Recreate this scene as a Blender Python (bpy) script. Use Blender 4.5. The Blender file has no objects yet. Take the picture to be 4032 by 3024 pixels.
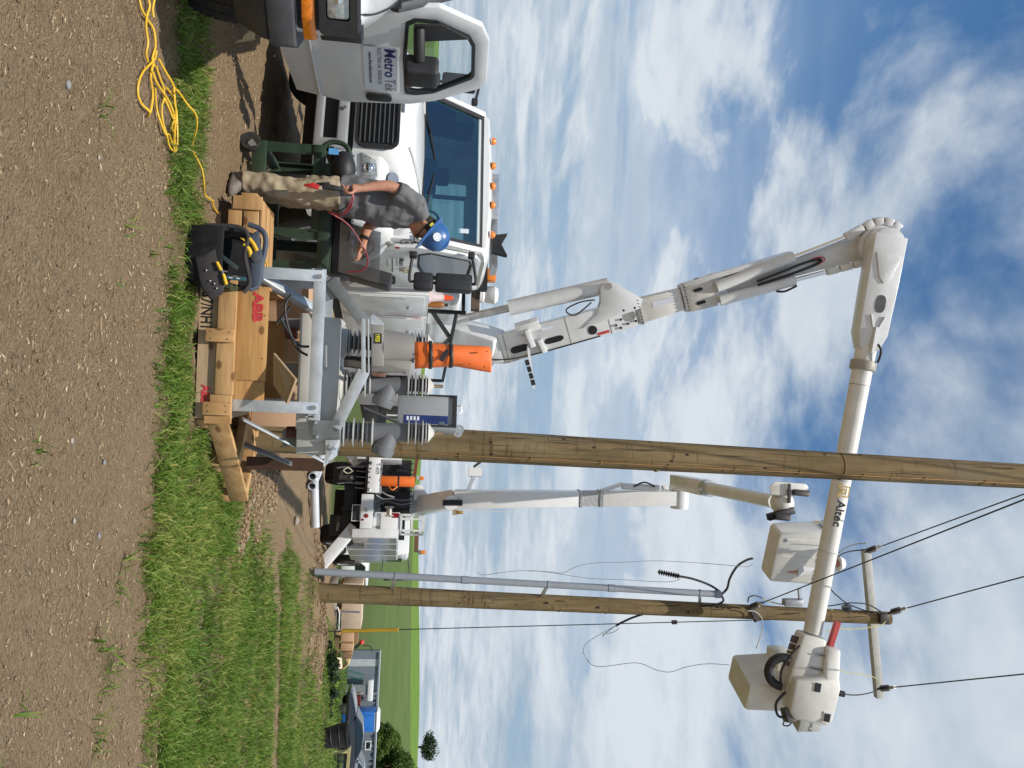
import bpy, bmesh, math, random
import numpy as np
from mathutils import Vector, Matrix, Euler, noise as mnoise

random.seed(7)
RNG = np.random.default_rng(7)
SC = bpy.context.scene
COL = SC.collection
R = math.radians

# ------------------------------------------------------------------ camera (the phone was held sideways: the frame is turned a quarter turn)
FPX, PITCH, ROLL, CAMZ = 3030.0, R(7.8), R(2.5), 1.45
_R0 = Vector((1, 0, 0)); _F = Vector((0, math.cos(PITCH), math.sin(PITCH))); _U0 = Vector((0, -math.sin(PITCH), math.cos(PITCH)))
_IU = _R0 * math.cos(ROLL) + _U0 * math.sin(ROLL)
_IV = -_R0 * math.sin(ROLL) + _U0 * math.cos(ROLL)
cam_data = bpy.data.cameras.new('camera')
cam_data.sensor_width = 36.0
cam_data.lens = FPX / 4032 * 36.0
cam_data.clip_start = 0.05
cam_data.clip_end = 3000
cam = bpy.data.objects.new('camera', cam_data)
COL.objects.link(cam)
_m = Matrix((_IV, -_IU, -_F)).transposed().to_4x4()
_m.translation = (0, 0, CAMZ)
cam.matrix_world = _m
SC.camera = cam

# ------------------------------------------------------------------ sky with broken cloud, one sun
SUN_EL = R(63.0)
_sv = Vector((-0.26, -0.965, 0)).normalized() * math.cos(SUN_EL) + Vector((0, 0, math.sin(SUN_EL)))
world = bpy.data.worlds.new('World'); SC.world = world; world.use_nodes = True
nt = world.node_tree; nt.nodes.clear()
def wn(t, **kw):
    n = nt.nodes.new(t)
    for k, v in kw.items(): setattr(n, k, v)
    return n
def wl(a, b): nt.links.new(a, b)
def wmath(op, a, b=None, c=None, clamp=False):
    n = wn('ShaderNodeMath', operation=op, use_clamp=clamp)
    for i, v in enumerate((a, b, c)):
        if v is None: continue
        if hasattr(v, 'default_value'): wl(v, n.inputs[i])
        else: n.inputs[i].default_value = v
    return n.outputs[0]
out = wn('ShaderNodeOutputWorld'); bg = wn('ShaderNodeBackground'); wl(bg.outputs[0], out.inputs[0])
bg.inputs[1].default_value = 0.095
sky = wn('ShaderNodeTexSky', sky_type='NISHITA', sun_disc=False)
sky.sun_elevation = SUN_EL
sky.sun_rotation = math.atan2(_sv.x, _sv.y)
sky.air_density = 1.0; sky.dust_density = 0.6; sky.ozone_density = 1.4
tc = wn('ShaderNodeTexCoord'); sep = wn('ShaderNodeSeparateXYZ'); wl(tc.outputs['Generated'], sep.inputs[0])
zc = wmath('MAXIMUM', sep.outputs[2], 0.0)
den = wmath('ADD', zc, 0.10)
comb = wn('ShaderNodeCombineXYZ'); wl(wmath('DIVIDE', sep.outputs[0], den), comb.inputs[0]); wl(wmath('DIVIDE', sep.outputs[1], den), comb.inputs[1])
def cloudnoise(scale, loc, rot, nscale, detail, rough, dist):
    mp = wn('ShaderNodeMapping'); mp.inputs['Scale'].default_value = scale; mp.inputs['Location'].default_value = loc; mp.inputs['Rotation'].default_value = (0, 0, R(rot))
    wl(comb.outputs[0], mp.inputs[0])
    t = wn('ShaderNodeTexNoise', noise_dimensions='3D'); t.inputs['Scale'].default_value = nscale; t.inputs['Detail'].default_value = detail
    t.inputs['Roughness'].default_value = rough; t.inputs['Distortion'].default_value = dist
    wl(mp.outputs[0], t.inputs[0]); return t.outputs[0]
def ramp(v, a, b):
    n = wn('ShaderNodeMapRange', interpolation_type='SMOOTHSTEP'); n.inputs[1].default_value = a; n.inputs[2].default_value = b
    wl(v, n.inputs[0]); return n.outputs[0]
n_big = cloudnoise((1, 1, 1), (1.3, 4.1, 0), 10, 0.55, 3, 0.5, 0.3)
n_puff = cloudnoise((1, 1, 1), (2.6, 7.7, 0), 25, 1.25, 12, 0.56, 0.35)
n_fine = cloudnoise((1, 1, 1), (5.2, 1.1, 2), 0, 5.0, 8, 0.6, 0.2)
n_str = cloudnoise((0.30, 1.15, 1), (2.0, 0.3, 4), -24, 1.35, 9, 0.56, 0.5)
# cumulus high up: billows with firm edges; more of it away from the sun's side
side = wmath('MULTIPLY_ADD', sep.outputs[0], 0.16, 0.0)
c0_ = wmath('ADD', wmath('MULTIPLY', n_puff, 0.66), wmath('MULTIPLY', n_big, 0.34))
c0_ = wmath('ADD', c0_, wmath('ADD', side, wmath('MULTIPLY', wmath('SUBTRACT', n_fine, 0.5), 0.07)))
puff = ramp(c0_, 0.412, 0.530)
low = ramp(zc, 0.60, 0.16)                    # low in the sky the sheets of cloud close up
streak = ramp(wmath('ADD', n_str, wmath('MULTIPLY', wmath('SUBTRACT', n_fine, 0.5), 0.12)), 0.36, 0.62)
veil = wmath('MULTIPLY_ADD', streak, wmath('MULTIPLY', low, 0.50), wmath('MULTIPLY', low, 0.38))
cov = wmath('MAXIMUM', puff, veil, clamp=True)
body = ramp(wmath('ADD', wmath('MULTIPLY', n_puff, 0.7), wmath('MULTIPLY', n_fine, 0.3)), 0.40, 0.63)
lit = wmath('MULTIPLY_ADD', body, 0.62, wmath('MULTIPLY', streak, 0.48), clamp=True)
ccol = wn('ShaderNodeMix', data_type='RGBA'); ccol.inputs['A'].default_value = (4.2, 5.25, 6.4, 1); ccol.inputs['B'].default_value = (7.5, 8.1, 8.7, 1)
wl(lit, ccol.inputs['Factor'])
tint = wn('ShaderNodeMix', data_type='RGBA', blend_type='MULTIPLY'); tint.inputs['Factor'].default_value = 1.0; tint.inputs['B'].default_value = (0.64, 1.08, 1.34, 1); wl(sky.outputs[0], tint.inputs['A'])
hz = wn('ShaderNodeMix', data_type='RGBA'); hz.inputs['B'].default_value = (3.7, 4.7, 5.75, 1)
wl(tint.outputs['Result'], hz.inputs['A']); wl(ramp(zc, 0.40, 0.0), hz.inputs['Factor'])
fin = wn('ShaderNodeMix', data_type='RGBA'); wl(hz.outputs['Result'], fin.inputs['A']); wl(ccol.outputs['Result'], fin.inputs['B']); wl(cov, fin.inputs['Factor'])
wl(fin.outputs['Result'], bg.inputs[0])

sd = bpy.data.lights.new('sun', 'SUN'); sd.energy = 4.8; sd.angle = R(0.53); sd.color = (1.0, 0.94, 0.85)
sun = bpy.data.objects.new('sun', sd); COL.objects.link(sun)
sun.rotation_euler = _sv.to_track_quat('Z', 'Y').to_euler()

vs = SC.view_settings
vs.view_transform = 'Standard'; vs.look = 'None'; vs.gamma = 1.0; vs.use_curve_mapping = False; vs.exposure = 0.0
SC.cycles.max_bounces = 6; SC.cycles.transparent_max_bounces = 8

# ------------------------------------------------------------------ placing: a photo pixel (4032 x 3024) at a world depth Y, or at a height z
def ray(x, y): return _F + _IU * ((y - 1512) / FPX) + _IV * ((x - 2016) / FPX)
def at(x, y, Y):
    d = ray(x, y); return Vector((0, 0, CAMZ)) + d * (Y / d.y)
def az(x, y, z):
    d = ray(x, y); return Vector((0, 0, CAMZ)) + d * ((z - CAMZ) / d.z)

# ------------------------------------------------------------------ materials
MATS = {}
def mat(name, col, rough=0.5, metal=0.0, var=0.12, scale=6.0, bump=0.0, bscale=60.0, coat=0.0, col2=None, stretch=None, detail=5.0, spec=0.5, dirt=0.0, dirtcol=(0.30, 0.23, 0.15), contrast=(0.35, 0.65)):
    if name in MATS: return MATS[name]
    m = bpy.data.materials.new(name); m.use_nodes = True; t = m.node_tree; N = t.nodes; L = t.links
    b = N['Principled BSDF']
    b.inputs['Roughness'].default_value = rough; b.inputs['Metallic'].default_value = metal; b.inputs['Coat Weight'].default_value = coat
    b.inputs['Specular IOR Level'].default_value = spec; b.inputs['Coat Roughness'].default_value = 0.08
    tcn = N.new('ShaderNodeTexCoord'); oi = N.new('ShaderNodeObjectInfo')
    mp = N.new('ShaderNodeMapping'); mp.inputs['Scale'].default_value = stretch or (1, 1, 1)
    L.new(tcn.outputs['Object'], mp.inputs[0])
    off = N.new('ShaderNodeVectorMath'); off.operation = 'SCALE'; off.inputs[0].default_value = (7.3, 3.1, 5.7); L.new(oi.outputs['Random'], off.inputs['Scale']); L.new(off.outputs[0], mp.inputs['Location'])
    nz = N.new('ShaderNodeTexNoise'); nz.inputs['Scale'].default_value = scale; nz.inputs['Detail'].default_value = detail; nz.inputs['Roughness'].default_value = 0.6
    L.new(mp.outputs[0], nz.inputs[0])
    mr = N.new('ShaderNodeMapRange'); mr.inputs[1].default_value = contrast[0]; mr.inputs[2].default_value = contrast[1]; L.new(nz.outputs[0], mr.inputs[0])
    mx = N.new('ShaderNodeMix'); mx.data_type = 'RGBA'
    a = tuple(c * (1 - var) for c in col); bb = col2 if col2 else tuple(min(1, c * (1 + var)) for c in col)
    mx.inputs['A'].default_value = (*a, 1); mx.inputs['B'].default_value = (*bb, 1)
    L.new(mr.outputs[0], mx.inputs['Factor'])
    last = mx.outputs['Result']
    if dirt > 0:
        n2 = N.new('ShaderNodeTexNoise'); n2.inputs['Scale'].default_value = 2.3; n2.inputs['Detail'].default_value = 8; n2.inputs['Roughness'].default_value = 0.7; L.new(tcn.outputs['Object'], n2.inputs[0])
        m2 = N.new('ShaderNodeMapRange'); m2.inputs[1].default_value = 0.48; m2.inputs[2].default_value = 0.75; m2.inputs[4].default_value = dirt; L.new(n2.outputs[0], m2.inputs[0])
        x2 = N.new('ShaderNodeMix'); x2.data_type = 'RGBA'; x2.inputs['B'].default_value = (*dirtcol, 1); L.new(last, x2.inputs['A']); L.new(m2.outputs[0], x2.inputs['Factor']); last = x2.outputs['Result']
    L.new(last, b.inputs['Base Color'])
    rr = N.new('ShaderNodeMapRange'); rr.inputs[3].default_value = max(0.02, rough - 0.08); rr.inputs[4].default_value = min(1, rough + 0.1); L.new(nz.outputs[0], rr.inputs[0]); L.new(rr.outputs[0], b.inputs['Roughness'])
    if bump > 0:
        nb = N.new('ShaderNodeTexNoise'); nb.inputs['Scale'].default_value = bscale; nb.inputs['Detail'].default_value = 4; L.new(mp.outputs[0], nb.inputs[0])
        bp = N.new('ShaderNodeBump'); bp.inputs['Strength'].default_value = bump; bp.inputs['Distance'].default_value = 0.01; L.new(nb.outputs[0], bp.inputs['Height']); L.new(bp.outputs[0], b.inputs['Normal'])
    MATS[name] = m; return m
def glass(name, tint, trans=0.75, rough=0.03):
    if name in MATS: return MATS[name]
    m = bpy.data.materials.new(name); m.use_nodes = True; b = m.node_tree.nodes['Principled BSDF']
    b.inputs['Base Color'].default_value = (*tint, 1); b.inputs['Roughness'].default_value = rough; b.inputs['IOR'].default_value = 1.45
    t = m.node_tree; L = t.links
    tr = t.nodes.new('ShaderNodeBsdfTransparent'); tr.inputs[0].default_value = (*tint, 1)
    gl = t.nodes.new('ShaderNodeBsdfGlossy'); gl.inputs['Roughness'].default_value = rough
    fr = t.nodes.new('ShaderNodeFresnel'); fr.inputs[0].default_value = 1.45
    ad = t.nodes.new('ShaderNodeMath'); ad.operation = 'ADD'; ad.inputs[1].default_value = 1 - trans - 0.2; ad.use_clamp = True; L.new(fr.outputs[0], ad.inputs[0])
    ge = t.nodes.new('ShaderNodeNewGeometry'); iv = t.nodes.new('ShaderNodeMath'); iv.operation = 'SUBTRACT'; iv.inputs[0].default_value = 1.0; L.new(ge.outputs['Backfacing'], iv.inputs[1])
    ml = t.nodes.new('ShaderNodeMath'); ml.operation = 'MULTIPLY'; L.new(ad.outputs[0], ml.inputs[0]); L.new(iv.outputs[0], ml.inputs[1])
    mx = t.nodes.new('ShaderNodeMixShader'); L.new(ml.outputs[0], mx.inputs[0]); L.new(tr.outputs[0], mx.inputs[1]); L.new(gl.outputs[0], mx.inputs[2])
    L.new(mx.outputs[0], t.nodes['Material Output'].inputs[0])
    MATS[name] = m; return m
def wood(name, c1, c2, axis='x', rough=0.75):
    if name in MATS: return MATS[name]
    st = {'x': (0.12, 1, 1), 'y': (1, 0.12, 1), 'z': (1, 1, 0.12)}[axis]
    m = mat(name, c1, rough, 0, 0.0, 16.0, 0.25, 40.0, col2=c2, stretch=st, detail=7, contrast=(0.3, 0.7), spec=0.25)
    # knots
    t = m.node_tree; N = t.nodes; L = t.links; b = N['Principled BSDF']
    src = b.inputs['Base Color'].links[0].from_socket
    tcn = N.new('ShaderNodeTexCoord'); oi = N.new('ShaderNodeObjectInfo'); ad = N.new('ShaderNodeVectorMath'); ad.operation = 'MULTIPLY_ADD'
    ad.inputs[1].default_value = {'x': (0.6, 1, 1), 'y': (1, .6, 1), 'z': (1, 1, .6)}[axis]
    L.new(tcn.outputs['Object'], ad.inputs[0])
    sc = N.new('ShaderNodeVectorMath'); sc.operation = 'SCALE'; sc.inputs[0].default_value = (11.3, 17.7, 5.1); L.new(oi.outputs['Random'], sc.inputs['Scale']); L.new(sc.outputs[0], ad.inputs[2])
    sx_ = N.new('ShaderNodeSeparateXYZ'); L.new(ad.outputs[0], sx_.inputs[0]); cx_ = N.new('ShaderNodeCombineXYZ'); L.new(sx_.outputs[1 if axis == 'y' else 0], cx_.inputs[0]); L.new(sx_.outputs[2], cx_.inputs[1])
    vo = N.new('ShaderNodeTexVoronoi'); vo.voronoi_dimensions = '2D'; vo.inputs['Scale'].default_value = 3.6; L.new(cx_.outputs[0], vo.inputs['Vector'])
    mr = N.new('ShaderNodeMapRange'); mr.inputs[1].default_value = 0.085; mr.inputs[2].default_value = 0.05; mr.inputs[4].default_value = 0.8; L.new(vo.outputs[0], mr.inputs[0])
    x = N.new('ShaderNodeMix'); x.data_type = 'RGBA'; x.inputs['B'].default_value = (c1[0] * .35, c1[1] * .28, c1[2] * .25, 1); L.new(src, x.inputs['A']); L.new(mr.outputs[0], x.inputs['Factor']); L.new(x.outputs['Result'], b.inputs['Base Color'])
    return m

# ------------------------------------------------------------------ mesh builder
def basis(axis, up=(0, 0, 1)):
    a = Vector(axis).normalized(); u = Vector(up)
    if abs(a.dot(u)) > 0.98 * u.length: u = Vector((0, 1, 0)) if abs(a.y) < 0.9 else Vector((1, 0, 0))
    s = a.cross(u).normalized(); return a, s, s.cross(a).normalized()
class MB:
    def __init__(s): s.v = []; s.f = []
    def add(s, vs, fs):
        o = len(s.v); s.v += [Vector(p) for p in vs]; s.f += [tuple(i + o for i in f) for f in fs]; return s
    def box(s, c, d, M=None):
        hx, hy, hz = d[0] / 2, d[1] / 2, d[2] / 2; c = Vector(c)
        vs = [Vector((x, y, z)) for x in (-hx, hx) for y in (-hy, hy) for z in (-hz, hz)]
        if M is not None: vs = [M @ p for p in vs]
        return s.add([c + p for p in vs], [(0, 1, 3, 2), (4, 6, 7, 5), (0, 4, 5, 1), (2, 3, 7, 6), (0, 2, 6, 4), (1, 5, 7, 3)])
    def bx(s, x0, x1, y0, y1, z0, z1):
        return s.box(((x0 + x1) / 2, (y0 + y1) / 2, (z0 + z1) / 2), (abs(x1 - x0), abs(y1 - y0), abs(z1 - z0)))
    def bar(s, a, b, w, h, up=(0, 0, 1), w2=None, h2=None):
        a = Vector(a); b = Vector(b); ax, sd_, u = basis(b - a, up); w2 = w if w2 is None else w2; h2 = h if h2 is None else h2
        vs = []
        for p, ww, hh in ((a, w, h), (b, w2, h2)):
            for i, j in ((-1, -1), (1, -1), (1, 1), (-1, 1)): vs.append(p + sd_ * (i * ww / 2) + u * (j * hh / 2))
        return s.add(vs, [(3, 2, 1, 0), (4, 5, 6, 7), (0, 1, 5, 4), (1, 2, 6, 5), (2, 3, 7, 6), (3, 0, 4, 7)])
    def angle(s, a, b, w, t, u, v):
        """an L section from a to b, legs along u and v"""
        a = Vector(a); b = Vector(b); u = Vector(u).normalized(); v = Vector(v).normalized()
        prof = [(0, 0), (w, 0), (w, t), (t, t), (t, w), (0, w)]
        vs = [p + u * i + v * j for p in (a, b) for i, j in prof]
        fs = [(5, 4, 3, 2, 1, 0), (6, 7, 8, 9, 10, 11)] + [(i, (i + 1) % 6, (i + 1) % 6 + 6, i + 6) for i in range(6)]
        return s.add(vs, fs)
    def cyl(s, a, b, r0, r1=None, n=16, cap=True):
        a = Vector(a); b = Vector(b); r1 = r0 if r1 is None else r1; ax, sd_, u = basis(b - a)
        vs = []
        for p, r in ((a, r0), (b, r1)):
            for i in range(n):
                t = 2 * math.pi * i / n; vs.append(p + sd_ * (math.cos(t) * r) + u * (math.sin(t) * r))
        fs = [(i, (i + 1) % n, (i + 1) % n + n, i + n) for i in range(n)]
        if cap: fs += [tuple(reversed(range(n))), tuple(range(n, 2 * n))]
        return s.add(vs, fs)
    def pipe(s, a, b, ro, ri, n=20):
        a = Vector(a); b = Vector(b); ax, sd_, u = basis(b - a); vs = []
        for p, r in ((a, ro), (b, ro), (b, ri), (a, ri)):
            for i in range(n):
                t = 2 * math.pi * i / n; vs.append(p + sd_ * (math.cos(t) * r) + u * (math.sin(t) * r))
        fs = []
        for k in range(4):
            o, q = k * n, ((k + 1) % 4) * n
            fs += [(o + i, o + (i + 1) % n, q + (i + 1) % n, q + i) for i in range(n)]
        return s.add(vs, fs)
    def lathe(s, prof, o, axis=(0, 0, 1), n=20, up=(0, 0, 1)):
        o = Vector(o); ax, sd_, u = basis(axis, up); vs = []; m = len(prof)
        for r, h in prof:
            for i in range(n):
                t = 2 * math.pi * i / n; vs.append(o + ax * h + sd_ * (math.cos(t) * r) + u * (math.sin(t) * r))
        fs = []
        for k in range(m - 1):
            fs += [(k * n + i, k * n + (i + 1) % n, (k + 1) * n + (i + 1) % n, (k + 1) * n + i) for i in range(n)]
        fs += [tuple(reversed(range(n))), tuple(range((m - 1) * n, m * n))]
        return s.add(vs, fs)
    def tube(s, pts, r, n=7, closed=False):
        pts = [Vector(p) for p in pts]; m = len(pts); vs = []; fr = None
        for i, p in enumerate(pts):
            q0 = pts[(i - 1) % m] if (closed or i > 0) else p; q1 = pts[(i + 1) % m] if (closed or i < m - 1) else p
            ax = (q1 - q0)
            if ax.length < 1e-9: ax = Vector((0, 0, 1))
            ax.normalize()
            if fr is None: _, fr, _ = basis(ax)
            fr = (fr - ax * fr.dot(ax))
            if fr.length < 1e-6: _, fr, _ = basis(ax)
            fr.normalize(); u = ax.cross(fr)
            rr = r[i] if hasattr(r, '__len__') else r
            for k in range(n):
                t = 2 * math.pi * k / n; vs.append(p + fr * (math.cos(t) * rr) + u * (math.sin(t) * rr))
        fs = []
        for i in range(m if closed else m - 1):
            j = (i + 1) % m
            fs += [(i * n + k, i * n + (k + 1) % n, j * n + (k + 1) % n, j * n + k) for k in range(n)]
        if not closed: fs += [tuple(reversed(range(n))), tuple(range((m - 1) * n, m * n))]
        return s.add(vs, fs)
    def prism(s, poly, off):
        poly = [Vector(p) for p in poly]; off = Vector(off); n = len(poly)
        return s.add(poly + [p + off for p in poly], [tuple(reversed(range(n))), tuple(range(n, 2 * n))] + [(i, (i + 1) % n, (i + 1) % n + n, i + n) for i in range(n)])
    def frame(s, outer, inner, off):
        """a flat ring: outer and inner outlines with the same number of points"""
        o = [Vector(p) for p in outer]; i_ = [Vector(p) for p in inner]; off = Vector(off); n = len(o)
        vs = o + i_ + [p + off for p in o] + [p + off for p in i_]; fs = []
        for k in range(n):
            j = (k + 1) % n
            fs += [(k, n + k, n + j, j), (2 * n + k, 2 * n + j, 3 * n + j, 3 * n + k), (k, j, 2 * n + j, 2 * n + k), (n + j, n + k, 3 * n + k, 3 * n + j)]
        return s.add(vs, fs)
    def loft(s, rings, cap=True, closed=True):
        n = len(rings[0]); m = len(rings); vs = [p for r in rings for p in r]; fs = []
        for k in range(m - 1):
            for i in range(n if closed else n - 1):
                j = (i + 1) % n; fs.append((k * n + i, k * n + j, (k + 1) * n + j, (k + 1) * n + i))
        if cap: fs += [tuple(reversed(range(n))), tuple(range((m - 1) * n, m * n))]
        return s.add(vs, fs)
    def sphere(s, c, r, nu=14, nv=9, M=None):
        c = Vector(c); rx, ry, rz = (r, r, r) if not hasattr(r, '__len__') else r; vs = []; fs = []
        for j in range(1, nv):
            ph = math.pi * j / nv
            for i in range(nu):
                t = 2 * math.pi * i / nu; p = Vector((rx * math.sin(ph) * math.cos(t), ry * math.sin(ph) * math.sin(t), rz * math.cos(ph))); vs.append(c + (M @ p if M else p))
        a = len(vs); p = Vector((0, 0, rz)); vs += [c + (M @ p if M else p), c - (M @ p if M else p)]
        for j in range(nv - 2):
            for i in range(nu): k = (i + 1) % nu; fs.append((j * nu + i, (j + 1) * nu + i, (j + 1) * nu + k, j * nu + k))
        for i in range(nu):
            k = (i + 1) % nu; fs.append((a, i, k)); fs.append((a + 1, (nv - 2) * nu + k, (nv - 2) * nu + i))
        return s.add(vs, fs)
    def build(s, name, m, parent=None, bevel=0.0, seg=2, smooth=40, label=None, sub=0):
        me = bpy.data.meshes.new(name)
        vs = s.v; org = None
        if parent is not None:
            root = parent
            while root.parent: root = root.parent
            if root.get('_w'):
                inv = MINV[root.name]; vs = [inv @ p for p in vs]
        me.from_pydata([tuple(p) for p in vs], [], s.f); me.update()
        bm = bmesh.new(); bm.from_mesh(me)
        bmesh.ops.recalc_face_normals(bm, faces=bm.faces)
        if bevel > 0:
            es = [e for e in bm.edges if len(e.link_faces) == 2 and e.calc_face_angle(0) > 0.45]
            bmesh.ops.bevel(bm, geom=es, offset=bevel, segments=seg, affect='EDGES', profile=0.5, clamp_overlap=True)
        bm.to_mesh(me); bm.free()
        me.shade_smooth(); me.set_sharp_from_angle(angle=R(smooth))
        me.materials.append(m)
        o = bpy.data.objects.new(name, me); COL.objects.link(o)
        if parent is not None: o.parent = parent
        if sub:
            md = o.modifiers.new('sub', 'SUBSURF'); md.levels = sub; md.render_levels = sub
        if label: o['label'] = label
        return o
MINV = {}
def tag(o, label, cat, group=None):
    o['label'] = label; o['category'] = cat
    if group: o['group'] = group
    return o
def thing(name, label, cat, loc=(0, 0, 0), rotz=0.0, group=None, world=True, rot=None):
    o = bpy.data.objects.new(name, None); COL.objects.link(o); o.empty_display_size = 0.1
    o.location = loc; o.rotation_euler = rot if rot else (0, 0, rotz)
    tag(o, label, cat, group)
    M = Matrix.LocRotScale(Vector(loc), Euler(rot if rot else (0, 0, rotz)), None)
    MINV[o.name] = M.inverted()
    if world: o['_w'] = 1
    return o
def solo(mb, name, m, label, cat, loc, group=None, **kw):
    """a thing that is one mesh: its origin goes to loc"""
    loc = Vector(loc); mb.v = [p - loc for p in mb.v]
    o = mb.build(name, m, **kw); o.location = loc; return tag(o, label, cat, group)
def copy_tree(o, parent=None):
    c = o.copy(); COL.objects.link(c); c.parent = parent
    for ch in list(o.children): copy_tree(ch, c)
    return c
def text(s, size, m, parent, M, name='lettering', ext=0.001, shear=0.0, bold=0.0, sx=1.0, align='LEFT', spacing=1.0):
    """flat lettering: M puts the text's x-right / y-up plane into the parent's space (world space for world-built things)"""
    cu = bpy.data.curves.new('t', 'FONT'); cu.body = s; cu.size = size; cu.extrude = ext; cu.shear = shear; cu.offset = bold; cu.align_x = align; cu.space_character = spacing; cu.resolution_u = 3
    t = bpy.data.objects.new('t', cu); COL.objects.link(t)
    dg = bpy.context.evaluated_depsgraph_get(); me = bpy.data.meshes.new_from_object(t.evaluated_get(dg))
    bpy.data.objects.remove(t); bpy.data.curves.remove(cu)
    me.name = name; me.materials.clear(); me.materials.append(m)
    MM = M @ Matrix.Diagonal((sx, 1, 1, 1))
    root = parent
    while root.parent: root = root.parent
    if root.get('_w'): MM = MINV[root.name] @ MM
    me.transform(MM)
    o = bpy.data.objects.new(name, me); COL.objects.link(o); o.parent = parent
    return o
def plane_frame(o, xdir, ydir):
    x = Vector(xdir).normalized(); y = Vector(ydir); y = (y - x * y.dot(x)).normalized(); z = x.cross(y)
    M = Matrix((x, y, z)).transposed().to_4x4(); M.translation = Vector(o); return M
def smoothpts(pts, n=6, closed=False):
    P = [Vector(p) for p in pts]; m = len(P); o = []
    rng = m if closed else m - 1
    for i in range(rng):
        if closed: p0, p1, p2, p3 = P[(i - 1) % m], P[i], P[(i + 1) % m], P[(i + 2) % m]
        else: p0, p1, p2, p3 = P[max(i - 1, 0)], P[i], P[i + 1], P[min(i + 2, m - 1)]
        for k in range(n):
            t = k / n
            o.append(0.5 * ((2 * p1) + (p2 - p0) * t + (2 * p0 - 5 * p1 + 4 * p2 - p3) * t * t + (3 * p1 - p0 - 3 * p2 + p3) * t ** 3))
    if not closed: o.append(P[-1])
    return o

# ------------------------------------------------------------------ ground: one sheet out to the far field
def sstep(a, b, x): t = np.clip((x - a) / (b - a), 0, 1); return t * t * (3 - 2 * t)
def vnoise(x, y, s, seed=0):
    x = np.asarray(x, float) * s + seed * 17.13; y = np.asarray(y, float) * s + seed * 9.71
    xi = np.floor(x).astype(np.int64); yi = np.floor(y).astype(np.int64); fx = x - xi; fy = y - yi
    fx = fx * fx * (3 - 2 * fx); fy = fy * fy * (3 - 2 * fy)
    def h(a, b):
        n = (a * 374761393 + b * 668265263 + seed * 1442695) & 0x7fffffff; n = ((n ^ (n >> 13)) * 1274126177) & 0x7fffffff
        return ((n ^ (n >> 16)) & 0xffff) / 65535.0
    return (h(xi, yi) * (1 - fx) + h(xi + 1, yi) * fx) * (1 - fy) + (h(xi, yi + 1) * (1 - fx) + h(xi + 1, yi + 1) * fx) * fy
def fbm(x, y, s, o=4, seed=0):
    r = 0; a = 0.5
    for i in range(o): r = r + a * vnoise(x, y, s * 2 ** i, seed + i); a *= 0.5
    return r
def terrain(X, Y):
    X = np.asarray(X, float); Y = np.asarray(Y, float)
    left = 1 - sstep(0.2 + (Y - 6) * 0.22, 2.2 + (Y - 6) * 0.22, X)
    z = -0.18 * sstep(6.9, 8.4, Y) * left
    z = z - 0.62 * sstep(14.8, 21, Y) * (1 - sstep(4.9, 8, X))
    z = z - (1.92 - .62 * (1 - sstep(4.9, 8, X))) * sstep(14.5, 50, Y)
    z = z + (13.0 + 5.0 * sstep(60, 190, X)) * sstep(130, 430, Y) - 10 * sstep(440, 800, Y)
    return z
MOUNDS = []
def mound(x, y, r, h): MOUNDS.append((x, y, r, h))
mound(4.1, 13.5, 0.85, 0.24); mound(4.75, 13.9, 0.55, 0.16); mound(3.4, 14.3, 0.6, 0.12); mound(1.35, 7.1, 0.34, 0.13); mound(0.9, 9.6, 0.8, 0.16); mound(1.45, 8.4, 0.5, 0.07); mound(5.4, 15.0, 0.8, 0.10)
def dens(X, Y):
    """how grassy the ground is, 0 bare to 1 thick"""
    X = np.asarray(X, float); Y = np.asarray(Y, float)
    w = (fbm(X, Y, 1.1, 3, 11) - 0.45) * 0.9
    w2 = (fbm(X, Y, 3.5, 2, 5) - 0.37) * 0.5
    lo = 4.72 + w * 0.35 + w2 * .3 + 0.10 * sstep(-1, -2, X)
    hi = np.where(X < 0.4, 5.50 + w * 0.3 + w2 * .3, 30)
    d = sstep(lo - 0.16, lo + 0.34, Y) * (1 - sstep(hi - 0.12, hi + 0.06, Y))
    # right-hand side: the grass goes on behind, cut by the dirt lane and by wheel ruts
    lane = 0.30 + (Y - 5.9) * 0.40 + w * 1.3
    d = d * np.where(Y > 5.75, sstep(lane - 0.1, lane + 0.45, X), 1)
    d = d * (1 - 0.95 * sstep(0.34, 0.18, np.abs(Y - 9.75 - 0.06 * (X - 3) + w * .3)))
    d = d * (1 - 0.8 * sstep(0.5, 0.3, np.abs(Y - 12.2 - w * .5)) * sstep(6.5, 4.5, X))
    d = d * (1 - 0.8 * sstep(0.10, 0.03, np.abs(Y - 6.75 + w * .2)) * sstep(0.52, 0.40, fbm(X, Y, .7, 2, 31)))
    # small row near the camera on the right
    row = sstep(0.17, 0.04, np.abs(Y - 4.15 - w * 0.25)) * sstep(1.05, 1.35, X) * sstep(0.30, 0.5, fbm(X, Y, 3.0, 2, 9))
    d = np.maximum(d, row * 0.8)
    d = d * (1 - sstep(-.2, -.7, X) * (.05 + .50 * sstep(.50, .40, fbm(X, Y, 2.6, 3, 71))))
    for (mx_, my_, r_, h_) in MOUNDS: d = d * sstep(0.55, 1.1, np.hypot(X - mx_, Y - my_) / r_)
    d = d * (1 - sstep(13.6, 15.2, Y) * (1 - sstep(5.0, 6.5, X - (Y - 15) * .1)))
    d = d * (0.40 + 0.60 * sstep(0.28, 0.42, fbm(X, Y, 1.7, 3, 3)))
    return np.clip(d, 0, 1)
def graded(lo, hi, a, b, step, g):
    c = list(np.arange(a, b + 1e-6, step)); s = step
    while c[-1] < hi: s *= g; c.append(c[-1] + s)
    s = step
    while c[0] > lo: s *= g; c.insert(0, c[0] - s)
    return np.array(c)
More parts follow.
